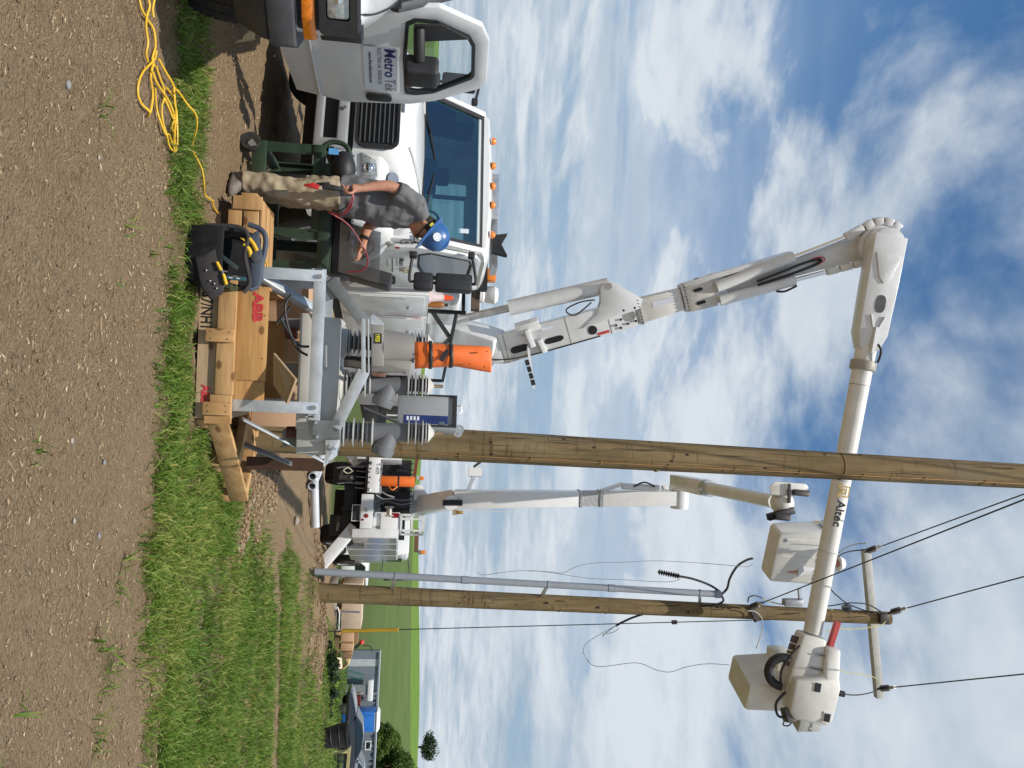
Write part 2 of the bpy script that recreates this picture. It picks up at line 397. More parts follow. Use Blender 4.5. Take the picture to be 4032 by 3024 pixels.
gx = graded(-900, 1100, -3.2, 4.2, 0.036, 1.075); gy = graded(-60, 1000, 2.4, 7.4, 0.036, 1.045)
GX, GY = np.meshgrid(gx, gy)
def micro(X, Y):
    near = 1 - sstep(9, 30, Y)
    m = (fbm(X, Y * 1.3, 2.2, 3, 21) - .44) * 0.045 + (fbm(X, Y, 10, 4, 40) - .44) * 0.055
    m = m + np.maximum(0, fbm(X, Y, 13, 3, 77) - 0.52) * 0.09 - np.maximum(0, fbm(X, Y, 5, 3, 78) - 0.56) * 0.12
    return m * near
def gz(X, Y):
    X = np.asarray(X, float); Y = np.asarray(Y, float)
    z = terrain(X, Y)
    for (mx_, my_, r_, h_) in MOUNDS: z = z + h_ * np.exp(-((np.hypot(X - mx_, Y - my_) / r_) ** 2) * 1.6) * (0.75 + 0.5 * fbm(X, Y, 5, 2, 8))
    return z
GZ = gz(GX, GY) + micro(GX, GY)
GD = dens(GX, GY)
ny, nx = GX.shape
gme = bpy.data.meshes.new('ground')
V = np.stack([GX, GY, GZ], -1).reshape(-1, 3)
idx = np.arange(nx * ny).reshape(ny, nx)
Q = np.stack([idx[:-1, :-1], idx[:-1, 1:], idx[1:, 1:], idx[1:, :-1]], -1).reshape(-1, 4)
gme.vertices.add(len(V)); gme.vertices.foreach_set('co', V.ravel())
gme.loops.add(Q.size); gme.loops.foreach_set('vertex_index', Q.ravel())
gme.polygons.add(len(Q)); gme.polygons.foreach_set('loop_start', np.arange(0, Q.size, 4)); gme.polygons.foreach_set('loop_total', np.full(len(Q), 4))
gme.update(calc_edges=True)
at_ = gme.attributes.new('grassy', 'FLOAT', 'POINT'); at_.data.foreach_set('value', GD.ravel().astype(np.float32))
gme.shade_smooth()
ground = bpy.data.objects.new('ground', gme); COL.objects.link(ground); ground['kind'] = 'structure'
def H(x, y): return float(gz(x, y))

gm = bpy.data.materials.new('soil_and_field'); gm.use_nodes = True; t = gm.node_tree; N = t.nodes; L = t.links; b = N['Principled BSDF']
b.inputs['Roughness'].default_value = 0.95; b.inputs['Specular IOR Level'].default_value = 0.12
geo = N.new('ShaderNodeNewGeometry'); sp = N.new('ShaderNodeSeparateXYZ'); L.new(geo.outputs['Position'], sp.inputs[0])
def gn(scale, detail=6, rough=0.62, vec=None, dist=0):
    n = N.new('ShaderNodeTexNoise'); n.inputs['Scale'].default_value = scale; n.inputs['Detail'].default_value = detail; n.inputs['Roughness'].default_value = rough; n.inputs['Distortion'].default_value = dist
    L.new(vec or geo.outputs['Position'], n.inputs[0]); return n.outputs[0]
def gmr(v, a, b_, c=0, d=1):
    n = N.new('ShaderNodeMapRange'); n.inputs[1].default_value = a; n.inputs[2].default_value = b_; n.inputs[3].default_value = c; n.inputs[4].default_value = d; L.new(v, n.inputs[0]); return n.outputs[0]
def gmix(f, a, b_):
    n = N.new('ShaderNodeMix'); n.data_type = 'RGBA'
    for k, v in (('A', a), ('B', b_)):
        if hasattr(v, 'links'): L.new(v, n.inputs[k])
        else: n.inputs[k].default_value = (*v, 1)
    L.new(f, n.inputs['Factor']); return n.outputs['Result']
st = N.new('ShaderNodeMapping'); st.inputs['Scale'].default_value = (1, 1.6, 1); L.new(geo.outputs['Position'], st.inputs[0])
soil = gmix(gmr(gn(1.3, 8, .7), .35, .65), (0.325, 0.208, 0.112), (0.425, 0.292, 0.168))
soil = gmix(gmr(gn(26, 6, .7, st.outputs[0]), .36, .66), soil, (0.50, 0.375, 0.240))
soil = gmix(gmr(gn(70, 4, .75, st.outputs[0]), .545, .66), soil, (0.125, 0.086, 0.052))
soil = gmix(gmr(gn(8, 8, .8), .57, .76, 0, .8), soil, (0.115, 0.082, 0.054))
thatch = gmix(gmr(gn(35, 4), .35, .65), (0.085, 0.085, 0.030), (0.225, 0.185, 0.090))
ag = N.new('ShaderNodeAttribute'); ag.attribute_name = 'grassy'
near = gmix(gmr(ag.outputs['Fac'], 0.15, 0.7, 0, .8), soil, thatch)
# the fields beyond: pasture, a darker crop slope with drill rows, a brighter crest
row = N.new('ShaderNodeTexWave'); row.inputs['Scale'].default_value = 0.16; row.inputs['Distortion'].default_value = 2.0; row.inputs['Detail'].default_value = 2
rm = N.new('ShaderNodeMapping'); rm.inputs['Rotation'].default_value = (0, 0, R(28)); L.new(geo.outputs['Position'], rm.inputs[0]); L.new(rm.outputs[0], row.inputs[0])
crop = gmix(gmr(gn(.05, 6, .7), .35, .65), (0.060, 0.108, 0.028), (0.098, 0.145, 0.042))
crop = gmix(gmr(gn(.6, 8, .75), .45, .7, 0, .7), crop, (0.120, 0.150, 0.060))
crop = gmix(gmr(row.outputs[0], .2, .9, 0, .35), crop, (0.105, 0.120, 0.045))
crest = gmix(gmr(gn(.09, 6, .7), .3, .7), (0.095, 0.175, 0.026), (0.140, 0.215, 0.042))
pasture = gmix(gmr(gn(2.5, 6, .7), .3, .7), (0.065, 0.095, 0.026), (0.115, 0.145, 0.045))
far = gmix(gmr(sp.outputs[1], 313, 316), crop, crest)
far = gmix(gmr(sp.outputs[1], 95, 120), pasture, far)
lx = N.new('ShaderNodeMath'); lx.operation = 'SUBTRACT'; lx.inputs[0].default_value = 8.5; L.new(sp.outputs[0], lx.inputs[1])
lc = N.new('ShaderNodeClamp'); lc.inputs[1].default_value = 0; lc.inputs[2].default_value = 9; L.new(lx.outputs[0], lc.inputs[0])
ly = N.new('ShaderNodeMath'); ly.operation = 'MULTIPLY_ADD'; ly.inputs[1].default_value = -1.6; L.new(lc.outputs[0], ly.inputs[0]); L.new(sp.outputs[1], ly.inputs[2])
allc = gmix(gmr(ly.outputs[0], 21, 30), near, far)
L.new(allc, b.inputs['Base Color'])
bp = N.new('ShaderNodeBump'); bp.inputs['Strength'].default_value = 1.0; bp.inputs['Distance'].default_value = 0.06
ma = N.new('ShaderNodeMath'); ma.operation = 'ADD'; L.new(gn(22, 8, .75, st.outputs[0]), ma.inputs[0]); L.new(gmr(gn(70, 3, .6), .3, .8, 0, .5), ma.inputs[1]); L.new(ma.outputs[0], bp.inputs['Height']); L.new(bp.outputs[0], b.inputs['Normal'])
gme.materials.append(gm)

# ------------------------------------------------------------------ grass, straw and clods: nobody could count these
def leafmat(name, c1, c2, c3, trans=0.35):
    m = bpy.data.materials.new(name); m.use_nodes = True; t = m.node_tree; N = t.nodes; L = t.links; b = N['Principled BSDF']
    b.inputs['Roughness'].default_value = 0.55; b.inputs['Specular IOR Level'].default_value = 0.25
    a = N.new('ShaderNodeAttribute'); a.attribute_name = 'tint'
    cr = N.new('ShaderNodeValToRGB'); cr.color_ramp.elements[0].color = (*c1, 1); cr.color_ramp.elements[1].color = (*c3, 1); e = cr.color_ramp.elements.new(0.62); e.color = (*c2, 1)
    L.new(a.outputs['Fac'], cr.inputs[0]); L.new(cr.outputs[0], b.inputs['Base Color'])
    tr = N.new('ShaderNodeBsdfTranslucent'); L.new(cr.outputs[0], tr.inputs[0])
    mx = N.new('ShaderNodeMixShader'); mx.inputs[0].default_value = trans; L.new(b.outputs[0], mx.inputs[1]); L.new(tr.outputs[0], mx.inputs[2]); L.new(mx.outputs[0], N['Material Output'].inputs[0])
    MATS[name] = m; return m
def quadmesh(name, V, Q, tint, m, kind='stuff', label=None):
    me = bpy.data.meshes.new(name); me.vertices.add(len(V)); me.vertices.foreach_set('co', np.asarray(V, np.float32).ravel())
    k = Q.shape[1]; me.loops.add(Q.size); me.loops.foreach_set('vertex_index', Q.ravel().astype(np.int32))
    me.polygons.add(len(Q)); me.polygons.foreach_set('loop_start', np.arange(0, Q.size, k, dtype=np.int32)); me.polygons.foreach_set('loop_total', np.full(len(Q), k, np.int32))
    me.update(calc_edges=True)
    if tint is not None:
        a = me.attributes.new('tint', 'FLOAT', 'POINT'); a.data.foreach_set('value', np.asarray(tint, np.float32))
    me.materials.append(m); o = bpy.data.objects.new(name, me); COL.objects.link(o)
    if kind: o['kind'] = kind
    if label: o['label'] = label; 
    return o
def blades(px, py, length, width, lean, tintv):
    n = len(px); ang = RNG.uniform(0, 2 * np.pi, n); dx, dy = np.cos(ang), np.sin(ang)
    sxv, syv = -dy, dx
    face = RNG.uniform(0, 2 * np.pi, n); wx, wy = np.cos(face), np.sin(face)
    z0 = gz(px, py) - 0.01
    rows = []
    for f, wf in ((0, 1.0), (0.4, 0.95), (0.75, 0.6), (1.0, 0.04)):
        bend = lean * f ** 1.8
        cx = px + dx * length * bend; cy = py + dy * length * bend; cz = z0 + length * (f - 0.45 * lean * f ** 2.2)
        for sgn in (-1, 1): rows.append(np.stack([cx + sgn * wx * width * wf / 2, cy + sgn * wy * width * wf / 2, cz], -1))
    V = np.stack(rows, 1).reshape(-1, 3); base = np.arange(n)[:, None] * 8
    Q = np.concatenate([base + np.array([[a, a + 1, a + 3, a + 2]]) for a in (0, 2, 4)], 1).reshape(-1, 4)
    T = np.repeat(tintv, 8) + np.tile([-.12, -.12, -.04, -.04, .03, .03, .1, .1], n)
    return V, Q, np.clip(T, 0, 1)
def scatter(n, x0, x1, y0, y1, keep=None, power=1.0):
    px = RNG.uniform(x0, x1, n); py = y0 + (y1 - y0) * RNG.uniform(0, 1, n) ** power
    if keep is not None:
        k = RNG.uniform(0, 1, n) < keep(px, py); px, py = px[k], py[k]
    return px, py
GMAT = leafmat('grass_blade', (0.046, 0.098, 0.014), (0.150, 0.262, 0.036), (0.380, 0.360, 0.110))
cl = lambda x, y: np.clip(dens(x, y) * (0.25 + 1.25 * sstep(0.28, 0.52, fbm(x, y, 4.5, 3, 19))), 0, 1)
sets = []
for (n, x0, x1, y0, y1, l0, l1, w0) in ((160000, -3.0, 4.5, 3.6, 7.4, .055, .145, .0078), (85000, 0.0, 8.5, 7.4, 12.5, .06, .15, .010), (60000, 1.5, 13, 12.5, 22, .06, .16, .014)):
    px, py = scatter(n, x0, x1, y0, y1, cl); k = len(px)
    ln = RNG.uniform(l0, l1, k) * (0.65 + 0.8 * fbm(px, py, 2.2, 2, 55)); tv = np.clip(RNG.normal(.52, .17, k) + (fbm(px, py, 1.2, 3, 66) - .44) * 0.7, 0.05, .9)
    ln = ln * np.where(px < -.5, .8, 1.0) * np.where((np.abs(px + .2) < .75) & (py > 5.15) & (py < 5.6), .55, 1.0)
    dry = RNG.uniform(0, 1, k) < (0.10 + .25 * sstep(.45, .6, fbm(px, py, 2.0, 2, 88))); tv[dry] = RNG.uniform(.85, 1, dry.sum())
    sets.append(blades(px, py, ln, RNG.uniform(.7, 1.35, k) * w0, RNG.uniform(.15, 1.15, k), tv))
# lone tufts on the bare soil
tx, ty = [], []
for _ in range(55):
    cx, cy = RNG.uniform(-2.2, 3.2), RNG.uniform(3.0, 5.0)
    if cx < 0.6 and RNG.uniform() < .75: continue
    k = RNG.integers(4, 16); tx += list(cx + RNG.normal(0, .035, k)); ty += list(cy + RNG.normal(0, .028, k))
for (cx, cy) in ((1.52, 3.05), (1.62, 3.02), (0.37, 3.3)):
    tx += list(cx + RNG.normal(0, .03, 7)); ty += list(cy + RNG.normal(0, .02, 7))
tx = np.array(tx); ty = np.array(ty); sets.append(blades(tx, ty, RNG.uniform(.06, .16, len(tx)), RNG.uniform(.006, .010, len(tx)), RNG.uniform(.4, 1.4, len(tx)), np.clip(RNG.normal(.52, .15, len(tx)), .1, .95)))
# far rough grass round the yard
px, py = scatter(26000, 4, 60, 22, 62, lambda x, y: (np.abs(x / y - .36) < .30) * (x > 7.5 - (y - 22) * .1) * (0.15 + .8 * sstep(.36, .5, fbm(x, y, .5, 3, 4)))); k = len(px)
sets.append(blades(px, py, RNG.uniform(.10, .30, k), RNG.uniform(.03, .06, k), RNG.uniform(.1, .9, k), np.clip(RNG.normal(.45, .2, k), 0, 1)))
o0 = 0; Vs, Qs, Ts = [], [], []
for v_, q_, t_ in sets: Vs.append(v_); Qs.append(q_ + o0); Ts.append(t_); o0 += len(v_)
quadmesh('grass', np.concatenate(Vs), np.concatenate(Qs), np.concatenate(Ts), GMAT, label='green and yellowing grass growing in rows and patches on the soil')
# straw lying on the soil
n = 22000; px, py = scatter(n, -3.0, 4.5, 2.6, 9.5, lambda x, y: .35 + .65 * sstep(.35, .55, fbm(x, y, 2.3, 3, 91)), 1.3); n = len(px)
a = RNG.uniform(0, np.pi, n); ln = RNG.uniform(.004, .017, n) * np.where(RNG.uniform(0, 1, n) < .04, 3.0, 1); wd = RNG.uniform(.0006, .0016, n); zz = gz(px, py) + micro(px, py) + RNG.uniform(.003, .012, n); cu = RNG.normal(0, .25, n)
rows = []
for f in (-1, 0, 1):
    cx = px + np.cos(a + cu * f) * ln * f / 1; cy = py + np.sin(a + cu * f) * ln * f
    for s_ in (-1, 1): rows.append(np.stack([cx - np.sin(a) * wd * s_, cy + np.cos(a) * wd * s_, zz + RNG.uniform(-.002, .006, n)], -1))
V = np.stack(rows, 1).reshape(-1, 3); base = np.arange(n)[:, None] * 6
Q = np.concatenate([base + np.array([[0, 1, 3, 2]]), base + np.array([[2, 3, 5, 4]])], 1).reshape(-1, 4)
SMAT = leafmat('straw', (0.24, 0.165, 0.09), (0.40, 0.30, 0.18), (0.56, 0.46, 0.31), .1)
quadmesh('straw', V, Q, np.repeat(RNG.uniform(0, 1, n), 6), SMAT, label='pale broken straw lying all over the bare soil')
# clods
n = 14000; px, py = scatter(n, -3.2, 5.5, 2.6, 15.5, lambda x, y: (.25 + .75 * sstep(.38, .58, fbm(x, y, 1.5, 3, 44))) * (1 - .7 * dens(x, y)), 1.4); n = len(px)
for (mx_, my_, r_, h_) in MOUNDS:
    k = int(500 + 2600 * r_); aa = RNG.uniform(0, 2 * np.pi, k); rr = r_ * 1.0 * np.sqrt(RNG.uniform(0, 1, k)); px = np.append(px, mx_ + np.cos(aa) * rr); py = np.append(py, my_ + np.sin(aa) * rr)
k2 = len(px); rad = np.concatenate([np.minimum(RNG.gamma(1.6, .0024, n) + .002, .009), RNG.gamma(1.2, .0055, k2 - n) + .003]); zz = gz(px, py) + micro(px, py) * 0.8 + rad * .25
octv = np.array([[1, 0, 0], [0, 1, 0], [-1, 0, 0], [0, -1, 0], [0, 0, 1], [0, 0, -1], [.6, .6, .55], [-.6, .6, .5], [-.6, -.6, .55], [.6, -.6, .5]])
octf = np.array([[4, 6, 0], [4, 1, 6], [4, 7, 1], [4, 2, 7], [4, 8, 2], [4, 3, 8], [4, 9, 3], [4, 0, 9], [6, 1, 0], [7, 2, 1], [8, 3, 2], [9, 0, 3], [5, 0, 1], [5, 1, 2], [5, 2, 3], [5, 3, 0]])
ro = RNG.uniform(0, 2 * np.pi, k2); jit = RNG.uniform(.6, 1.35, (k2, 10, 1)); sxyz = RNG.uniform(.7, 1.5, (k2, 1, 3)) * np.array([1, 1, .7])
P = octv[None] * jit * sxyz * rad[:, None, None]; X_ = P[..., 0] * np.cos(ro)[:, None] - P[..., 1] * np.sin(ro)[:, None]; Y_ = P[..., 0] * np.sin(ro)[:, None] + P[..., 1] * np.cos(ro)[:, None]
V = np.stack([X_ + px[:, None], Y_ + py[:, None], P[..., 2] + zz[:, None]], -1).reshape(-1, 3); F3 = (np.arange(k2)[:, None, None] * 10 + octf[None]).reshape(-1, 3)
CMAT = leafmat('clod', (0.17, 0.110, 0.062), (0.27, 0.185, 0.108), (0.38, 0.30, 0.20), .0)
quadmesh('soil_clods', V, F3, np.repeat(np.clip(RNG.normal(.42, .22, k2), 0, 1), 10), CMAT, label='small brown clods of soil and grit strewn over the ground')

# ------------------------------------------------------------------ shared materials
WHITE = mat('white_truck_paint', (0.66, 0.67, 0.67), 0.3, 0, 0.04, 3, coat=0.4, dirt=0.42, dirtcol=(0.42, 0.38, 0.31))
WHITE2 = mat('white_gloss_paint', (0.72, 0.72, 0.71), 0.24, 0, 0.03, 3, coat=0.5, dirt=0.20, dirtcol=(0.55, 0.52, 0.47))
VANW = mat('white_van_paint', (0.66, 0.67, 0.67), 0.3, 0, 0.03, 4, coat=0.5, dirt=0.30, dirtcol=(0.48, 0.43, 0.36))
FIBRE = mat('white_fibreglass', (0.68, 0.67, 0.63), 0.42, 0, 0.05, 4, dirt=0.38, dirtcol=(0.50, 0.45, 0.36), bump=0.05)
BGREY = mat('bumper_grey', (0.30, 0.31, 0.32), 0.45, 0.1, 0.05, 5, dirt=0.2)
BLACK = mat('black_plastic', (0.018, 0.018, 0.020), 0.55, 0, 0.25, 20, bump=0.1, bscale=200)
BLACKM = mat('black_metal', (0.012, 0.012, 0.014), 0.5, 0.2, 0.2, 10, dirt=0.10)
CHASSIS = mat('chassis_black', (0.010, 0.010, 0.011), 0.7, 0, 0.3, 10, dirt=0.06)
RUBBER = mat('tyre_rubber', (0.022, 0.021, 0.020), 0.85, 0, 0.3, 15, bump=0.2, dirt=0.35, dirtcol=(0.14, 0.11, 0.08))
CHARC = mat('charcoal_plastic', (0.050, 0.053, 0.060), 0.6, 0, 0.2, 8, bump=0.15, bscale=250, dirt=0.3, dirtcol=(0.16, 0.14, 0.11))
STEEL = mat('bare_steel', (0.50, 0.50, 0.50), 0.35, 0.85, 0.15, 10)
CHROME = mat('chrome', (0.75, 0.76, 0.78), 0.10, 1.0, 0.05, 5)
AMBER = mat('amber_lens', (0.75, 0.21, 0.012), 0.2, 0, 0.2, 60, coat=0.6)
REDL = mat('red_lens', (0.22, 0.008, 0.010), 0.2, 0, 0.2, 60, coat=0.6)
WGLASS = glass('tinted_glass', (0.66, 0.79, 0.79), 0.63)
DGLASS = mat('dark_glass', (0.012, 0.020, 0.020), 0.05, 0, 0.1, 2, coat=0.4)
LENS = mat('clear_lens', (0.34, 0.36, 0.35), 0.12, 0.35, 0.35, 22, coat=0.9)
INK = mat('navy_ink', (0.020, 0.022, 0.15), 0.5, 0, 0.05)
BINK = mat('black_ink', (0.012, 0.012, 0.014), 0.5, 0, 0.05)
GINK = mat('grey_ink', (0.16, 0.17, 0.19), 0.5, 0, 0.05)
SIGNW = mat('sign_white', (0.66, 0.70, 0.76), 0.4, 0, 0.03)
YGOLD = mat('gold_ink', (0.62, 0.40, 0.08), 0.5, 0, 0.05)
REDINK = mat('red_ink', (0.55, 0.045, 0.05), 0.6, 0, 0.3, 40)
ORANGE = mat('safety_orange', (0.80, 0.16, 0.018), 0.45, 0, 0.08, 6, dirt=0.15, dirtcol=(0.4, 0.2, .1))
INTERIOR = mat('cab_interior', (0.05, 0.055, 0.06), 0.8, 0, 0.2, 8)

def wheel(parent, c, side, Rr, w, rimmat, rimr=0.62, name='wheel', steer=0.0, tread=True, hub=True, lugs=0, spokes=0):
    """a road wheel whose axle lies along the vehicle's y; side=+1 shows its face to +y"""
    c = Vector(c); Mz = Matrix.Rotation(steer, 4, 'Z')
    def T(mb): mb.v = [c + (Mz @ p) for p in mb.v]; return mb
    e = bpy.data.objects.new(name, None); COL.objects.link(e); e.parent = parent; e.empty_display_size = 0.1
    ty = MB(); h = w / 2; rr = Rr * rimr
    ty.lathe([(rr, -h * .8), (Rr * .80, -h), (Rr * .93, -h * .96), (Rr * .985, -h * .78), (Rr, -h * .4), (Rr, h * .4), (Rr * .985, h * .78), (Rr * .93, h * .96), (Rr * .80, h), (rr, h * .8)], (0, 0, 0), (0, 1, 0), 40)
    if tread:
        for i in range(44):
            a = 2 * math.pi * i / 44
            for k, (y0, y1) in enumerate(((-.88, -.5), (-.42, -.04), (.04, .42), (.5, .88))):
                aa = a + (0.07 if k % 2 else 0); rad = Vector((math.cos(aa), 0, math.sin(aa))); tan = Vector((-math.sin(aa), 0, math.cos(aa)))
                Mx = Matrix((tan, Vector((0, 1, 0)), rad)).transposed()
                ty.box(rad * (Rr * (1.004 if abs(y0 + y1) < 1 else .995)) + Vector((0, (y0 + y1) / 2 * h, 0)), (Rr * .105, (y1 - y0) * h, Rr * .03), Mx)
    T(ty).build('tyre', RUBBER, e)
    rm = MB(); s = side
    rm.lathe([(rr * 1.02, s * h * .80), (rr * .98, s * h * .9), (rr * .90, s * h * .70), (rr * .72, s * h * .30), (rr * .48, s * h * .25), (rr * .40, s * h * .55), (rr * .22, s * h * .75), (0.005, s * h * .78)], (0, 0, 0), (0, 1, 0), 32)
    rm.lathe([(rr * 1.0, -s * h * .8), (rr * .3, -s * h * .7), (.004, -s * h * .7)], (0, 0, 0), (0, 1, 0), 20)
    T(rm).build('rim', rimmat, e)
    if lugs:
        for i in range(lugs):
            lg = MB(); a = 2 * math.pi * i / lugs; p = Vector((math.cos(a), 0, math.sin(a))) * rr * .58; lg.cyl(p + Vector((0, s * h * .25, 0)), p + Vector((0, s * h * .48, 0)), rr * .05, n=6)
            T(lg).build('lug_nut', STEEL, e)
    if spokes:
        sp_ = MB()
        for i in range(spokes):
            a = 2 * math.pi * (i + .5) / spokes; p = Vector((math.cos(a), 0, math.sin(a))); sp_.bar(p * rr * .15 + Vector((0, s * h * .8, 0)), p * rr * .97 + Vector((0, s * h * .85, 0)), rr * .13, rr * .08, up=(0, 1, 0))
        T(sp_).build('spokes', CHROME, e)
    return e
def rrect(y0, y1, z0, z1, r, n=4):
    """rounded rectangle outline in 2D"""
    o = []
    for cx, cy, a0 in ((y1 - r, z1 - r, 0), (y0 + r, z1 - r, 90), (y0 + r, z0 + r, 180), (y1 - r, z0 + r, 270)):
        for k in range(n + 1):
            a = R(a0 + 90 * k / n); o.append((cx + math.cos(a) * r, cy + math.sin(a) * r))
    return o
def altec(parent, M, s, m1=None, m2=None):
    """the square-letter emblem and the word beside it"""
    m1 = m1 or YGOLD; m2 = m2 or BINK
    e = MB(); t = s * .11
    def seg(x0, y0, x1, y1): e.box(((x0 + x1) / 2 * s, (y0 + y1) / 2 * s, 0), (abs(x1 - x0) * s + t, abs(y1 - y0) * s + t, .002))
    for q in ((0, 1, 1, 1), (0, 1, 0, .12), (1, 1, 1, .12), (-.12, 0.0, .3, 0.0), (.7, 0.0, 1.12, 0.0), (.3, .72, .7, .72), (.3, .72, .3, .0), (.7, .72, .7, 0), (.3, .36, .7, .36)): seg(*q)
    e.v = [M @ p for p in e.v]; e.build('emblem', m1, parent)
    text('Altec', s * 1.25, m2, parent, M @ Matrix.Translation((s * 1.45, 0.05 * s, 0)), bold=s * .018)

# ------------------------------------------------------------------ near bucket truck (white cab, side cabinets, big two-piece boom)
T1 = Matrix.Translation((-2.71, 9.09, -0.12)) @ Matrix.Rotation(R(-106.3), 4, 'Z'); T1I = T1.inverted()
truck = thing('bucket_truck', 'white bucket truck facing the camera with boom bent over the poles', 'truck', (-2.71, 9.09, -0.12), R(-106.3), world=False)
# chassis
mb = MB(); mb.bx(-8.0, 0.85, .36, .44, .62, .88).bx(-8.0, .85, -.44, -.36, .62, .88)
for x in (.75, -1.2, -2.6, -4.0, -5.5, -7.9): mb.bx(x - .06, x + .06, -.38, .38, .64, .84)
mb.bx(-.36, -.24, -.95, .95, .42, .56); mb.cyl((-1.1, 0, .62), (-4.9, 0, .60), .06); mb.bx(-.2, .5, -.33, .33, .5, 1.1).bx(-3.3, -2.0, .5, .95, .45, .8).bx(-3.0, -2.0, -.95, -.5, .45, .8)
mb.bx(.70, .82, -.85, .85, .40, .52).bx(-5.4, -5.2, -.95, .95, .44, .60)
mb.build('chassis', CHASSIS, truck)
RIMW = mat('white_rim', (0.62, 0.62, 0.60), 0.5, 0, 0.1, 8, dirt=0.35)
for sd_ in (1, -1):
    wheel(truck, (-.3, sd_ * 1.0, .50), sd_, .50, .27, RIMW, lugs=10, tread=False)
    wheel(truck, (-5.3, sd_ * .97, .50), sd_, .50, .5, RIMW, lugs=10, tread=False)
# bumper
bm_ = MB(); ring = rrect(-1.16, 1.16, .54, .87, .05); inn = rrect(-.62, .66, .62, .765, .06)
for (a, b_) in ((-1.16, -.72), (.76, 1.16)):
    sg = 1 if b_ > 0 else -1
    bm_.prism([(1.05, a if sg < 0 else a, .54), (1.05, a, .87), (1.05 if sg < 0 and a > -1 else 1.05, b_, .87), (1.05, b_, .54)] if False else [(1.05 - (.12 if sg < 0 else 0), a, .54), (1.05 - (.12 if sg < 0 else 0), a, .87), (1.05 - (.12 if sg > 0 else 0), b_, .87), (1.05 - (.12 if sg > 0 else 0), b_, .54)], (-.18, 0, 0))
bm_.frame([(1.06, -.715, .54), (1.06, .755, .54), (1.06, .755, .87), (1.06, -.715, .87)], [(1.06, -.60, .625), (1.06, .64, .625), (1.06, .64, .765), (1.06, -.60, .765)], (-.18, 0, 0))
bmp = bm_.build('bumper', BGREY, truck, bevel=.02)
MB().bx(.9, .96, -.6, .64, .6, .78).build('bumper_slot', BLACK, bmp)
MB().cyl((1.07, -.18, .83), (1.09, -.18, .83), .02, n=8).cyl((1.07, .3, .83), (1.09, .3, .83), .02, n=8).build('bolts', CHROME, bmp)
# hood: rings across, from the cowl to the nose
def hring(x, w, zl, zs, zt):
    half = [(w, zl), (w + .005, (zl + zs) / 2), (w, zs), (w * .95, zs + (zt - zs) * .55), (w * .80, zs + (zt - zs) * .85), (w * .45, zt), (0, zt + .012)]
    return [Vector((x, y, z)) for y, z in half] + [Vector((x, -y, z)) for y, z in reversed(half[:-1])]
hood = MB(); hood.loft([hring(-.26, 1.00, 1.02, 1.42, 1.655), hring(.05, .97, 1.0, 1.40, 1.64), hring(.35, .92, .98, 1.36, 1.60), hring(.62, .84, .95, 1.30, 1.54), hring(.82, .76, .92, 1.24, 1.47), hring(.93, .70, .92, 1.18, 1.39), hring(.965, .66, .93, 1.12, 1.30)], cap=True)
hd = hood.build('hood', WHITE2, truck, smooth=60)
for y in (-.62, .62): MB().tube(smoothpts([(-.24, y, 1.650), (.3, y * .95, 1.615), (.75, y * .78, 1.50)], 5), .012, 6).build('hood_crease', WHITE2, hd)
# front fenders as arches over the wheels
for sg in (1, -1):
    fr = []
    for k in range(15):
        a = R(-8 + 196 * k / 14); ca, sa = math.cos(a), math.sin(a); r1, r2 = .60, .60 + .13 + .10 * max(0, math.cos(a * .9))
        fr.append([Vector((-.3 + ca * r1, sg * .80, .54 + sa * r1)), Vector((-.3 + ca * r1, sg * 1.13, .54 + sa * r1)), Vector((-.3 + ca * (r1 + .07), sg * 1.145, .54 + sa * (r1 + .07))), Vector((-.3 + ca * (r2), sg * 1.10, .54 + sa * r2)), Vector((-.3 + ca * (r2 + .10), sg * .96, .56 + sa * (r2 + .06))), Vector((-.3 + ca * (r2 + .13), sg * .78, .56 + sa * (r2 + .06)))])
    MB().loft(fr, closed=True).build('fender', WHITE2, truck, smooth=60)
    MB().loft([[Vector((-.3 + math.cos(R(10 + 160 * k / 12)) * .595, sg * y, .54 + math.sin(R(10 + 160 * k / 12)) * .595)) for y in (.45, 1.12)] for k in range(13)], cap=False, closed=False).build('wheel_well', CHASSIS, truck)
    fp = MB(); fp.loft([[Vector((.93, sg * .66, z)), Vector((.80, sg * .95, z)), Vector((.45, sg * 1.10, z)), Vector((.35, sg * .8, z))] for z in (.90, 1.0, 1.10, 1.20)] + [[Vector((.86, sg * .66, 1.30)), Vector((.72, sg * .90, 1.28)), Vector((.42, sg * 1.0, 1.30)), Vector((.35, sg * .8, 1.30))]])
    fpo = fp.build('fender_nose', WHITE2, truck, bevel=.03, smooth=60)
    hl = MB(); hl.loft([[Vector((.945 - .02 * k, sg * .70, 1.015 + 0)), Vector((.84 - .02 * k, sg * .93, 1.02)), Vector((.775 - .02 * k, sg * 1.0, 1.10)), Vector((.83 - .02 * k, sg * .90, 1.185)), Vector((.90 - .02 * k, sg * .76, 1.165))] for k in (0, 3)])
    ho = hl.build('headlight', LENS, truck, bevel=.012)
    MB().sphere((.86, sg * .83, 1.09), (.05, .06, .06)).build('bulb', CHROME, ho)
    MB().cyl((-.3 + .02, sg * 1.10, 1.30), (-.26, sg * 1.15, 1.34), .045, n=14).build('side_lamp', LENS, truck)
MB().bx(.70, .90, -.74, .74, .86, .945).build('valance', BLACK, truck)
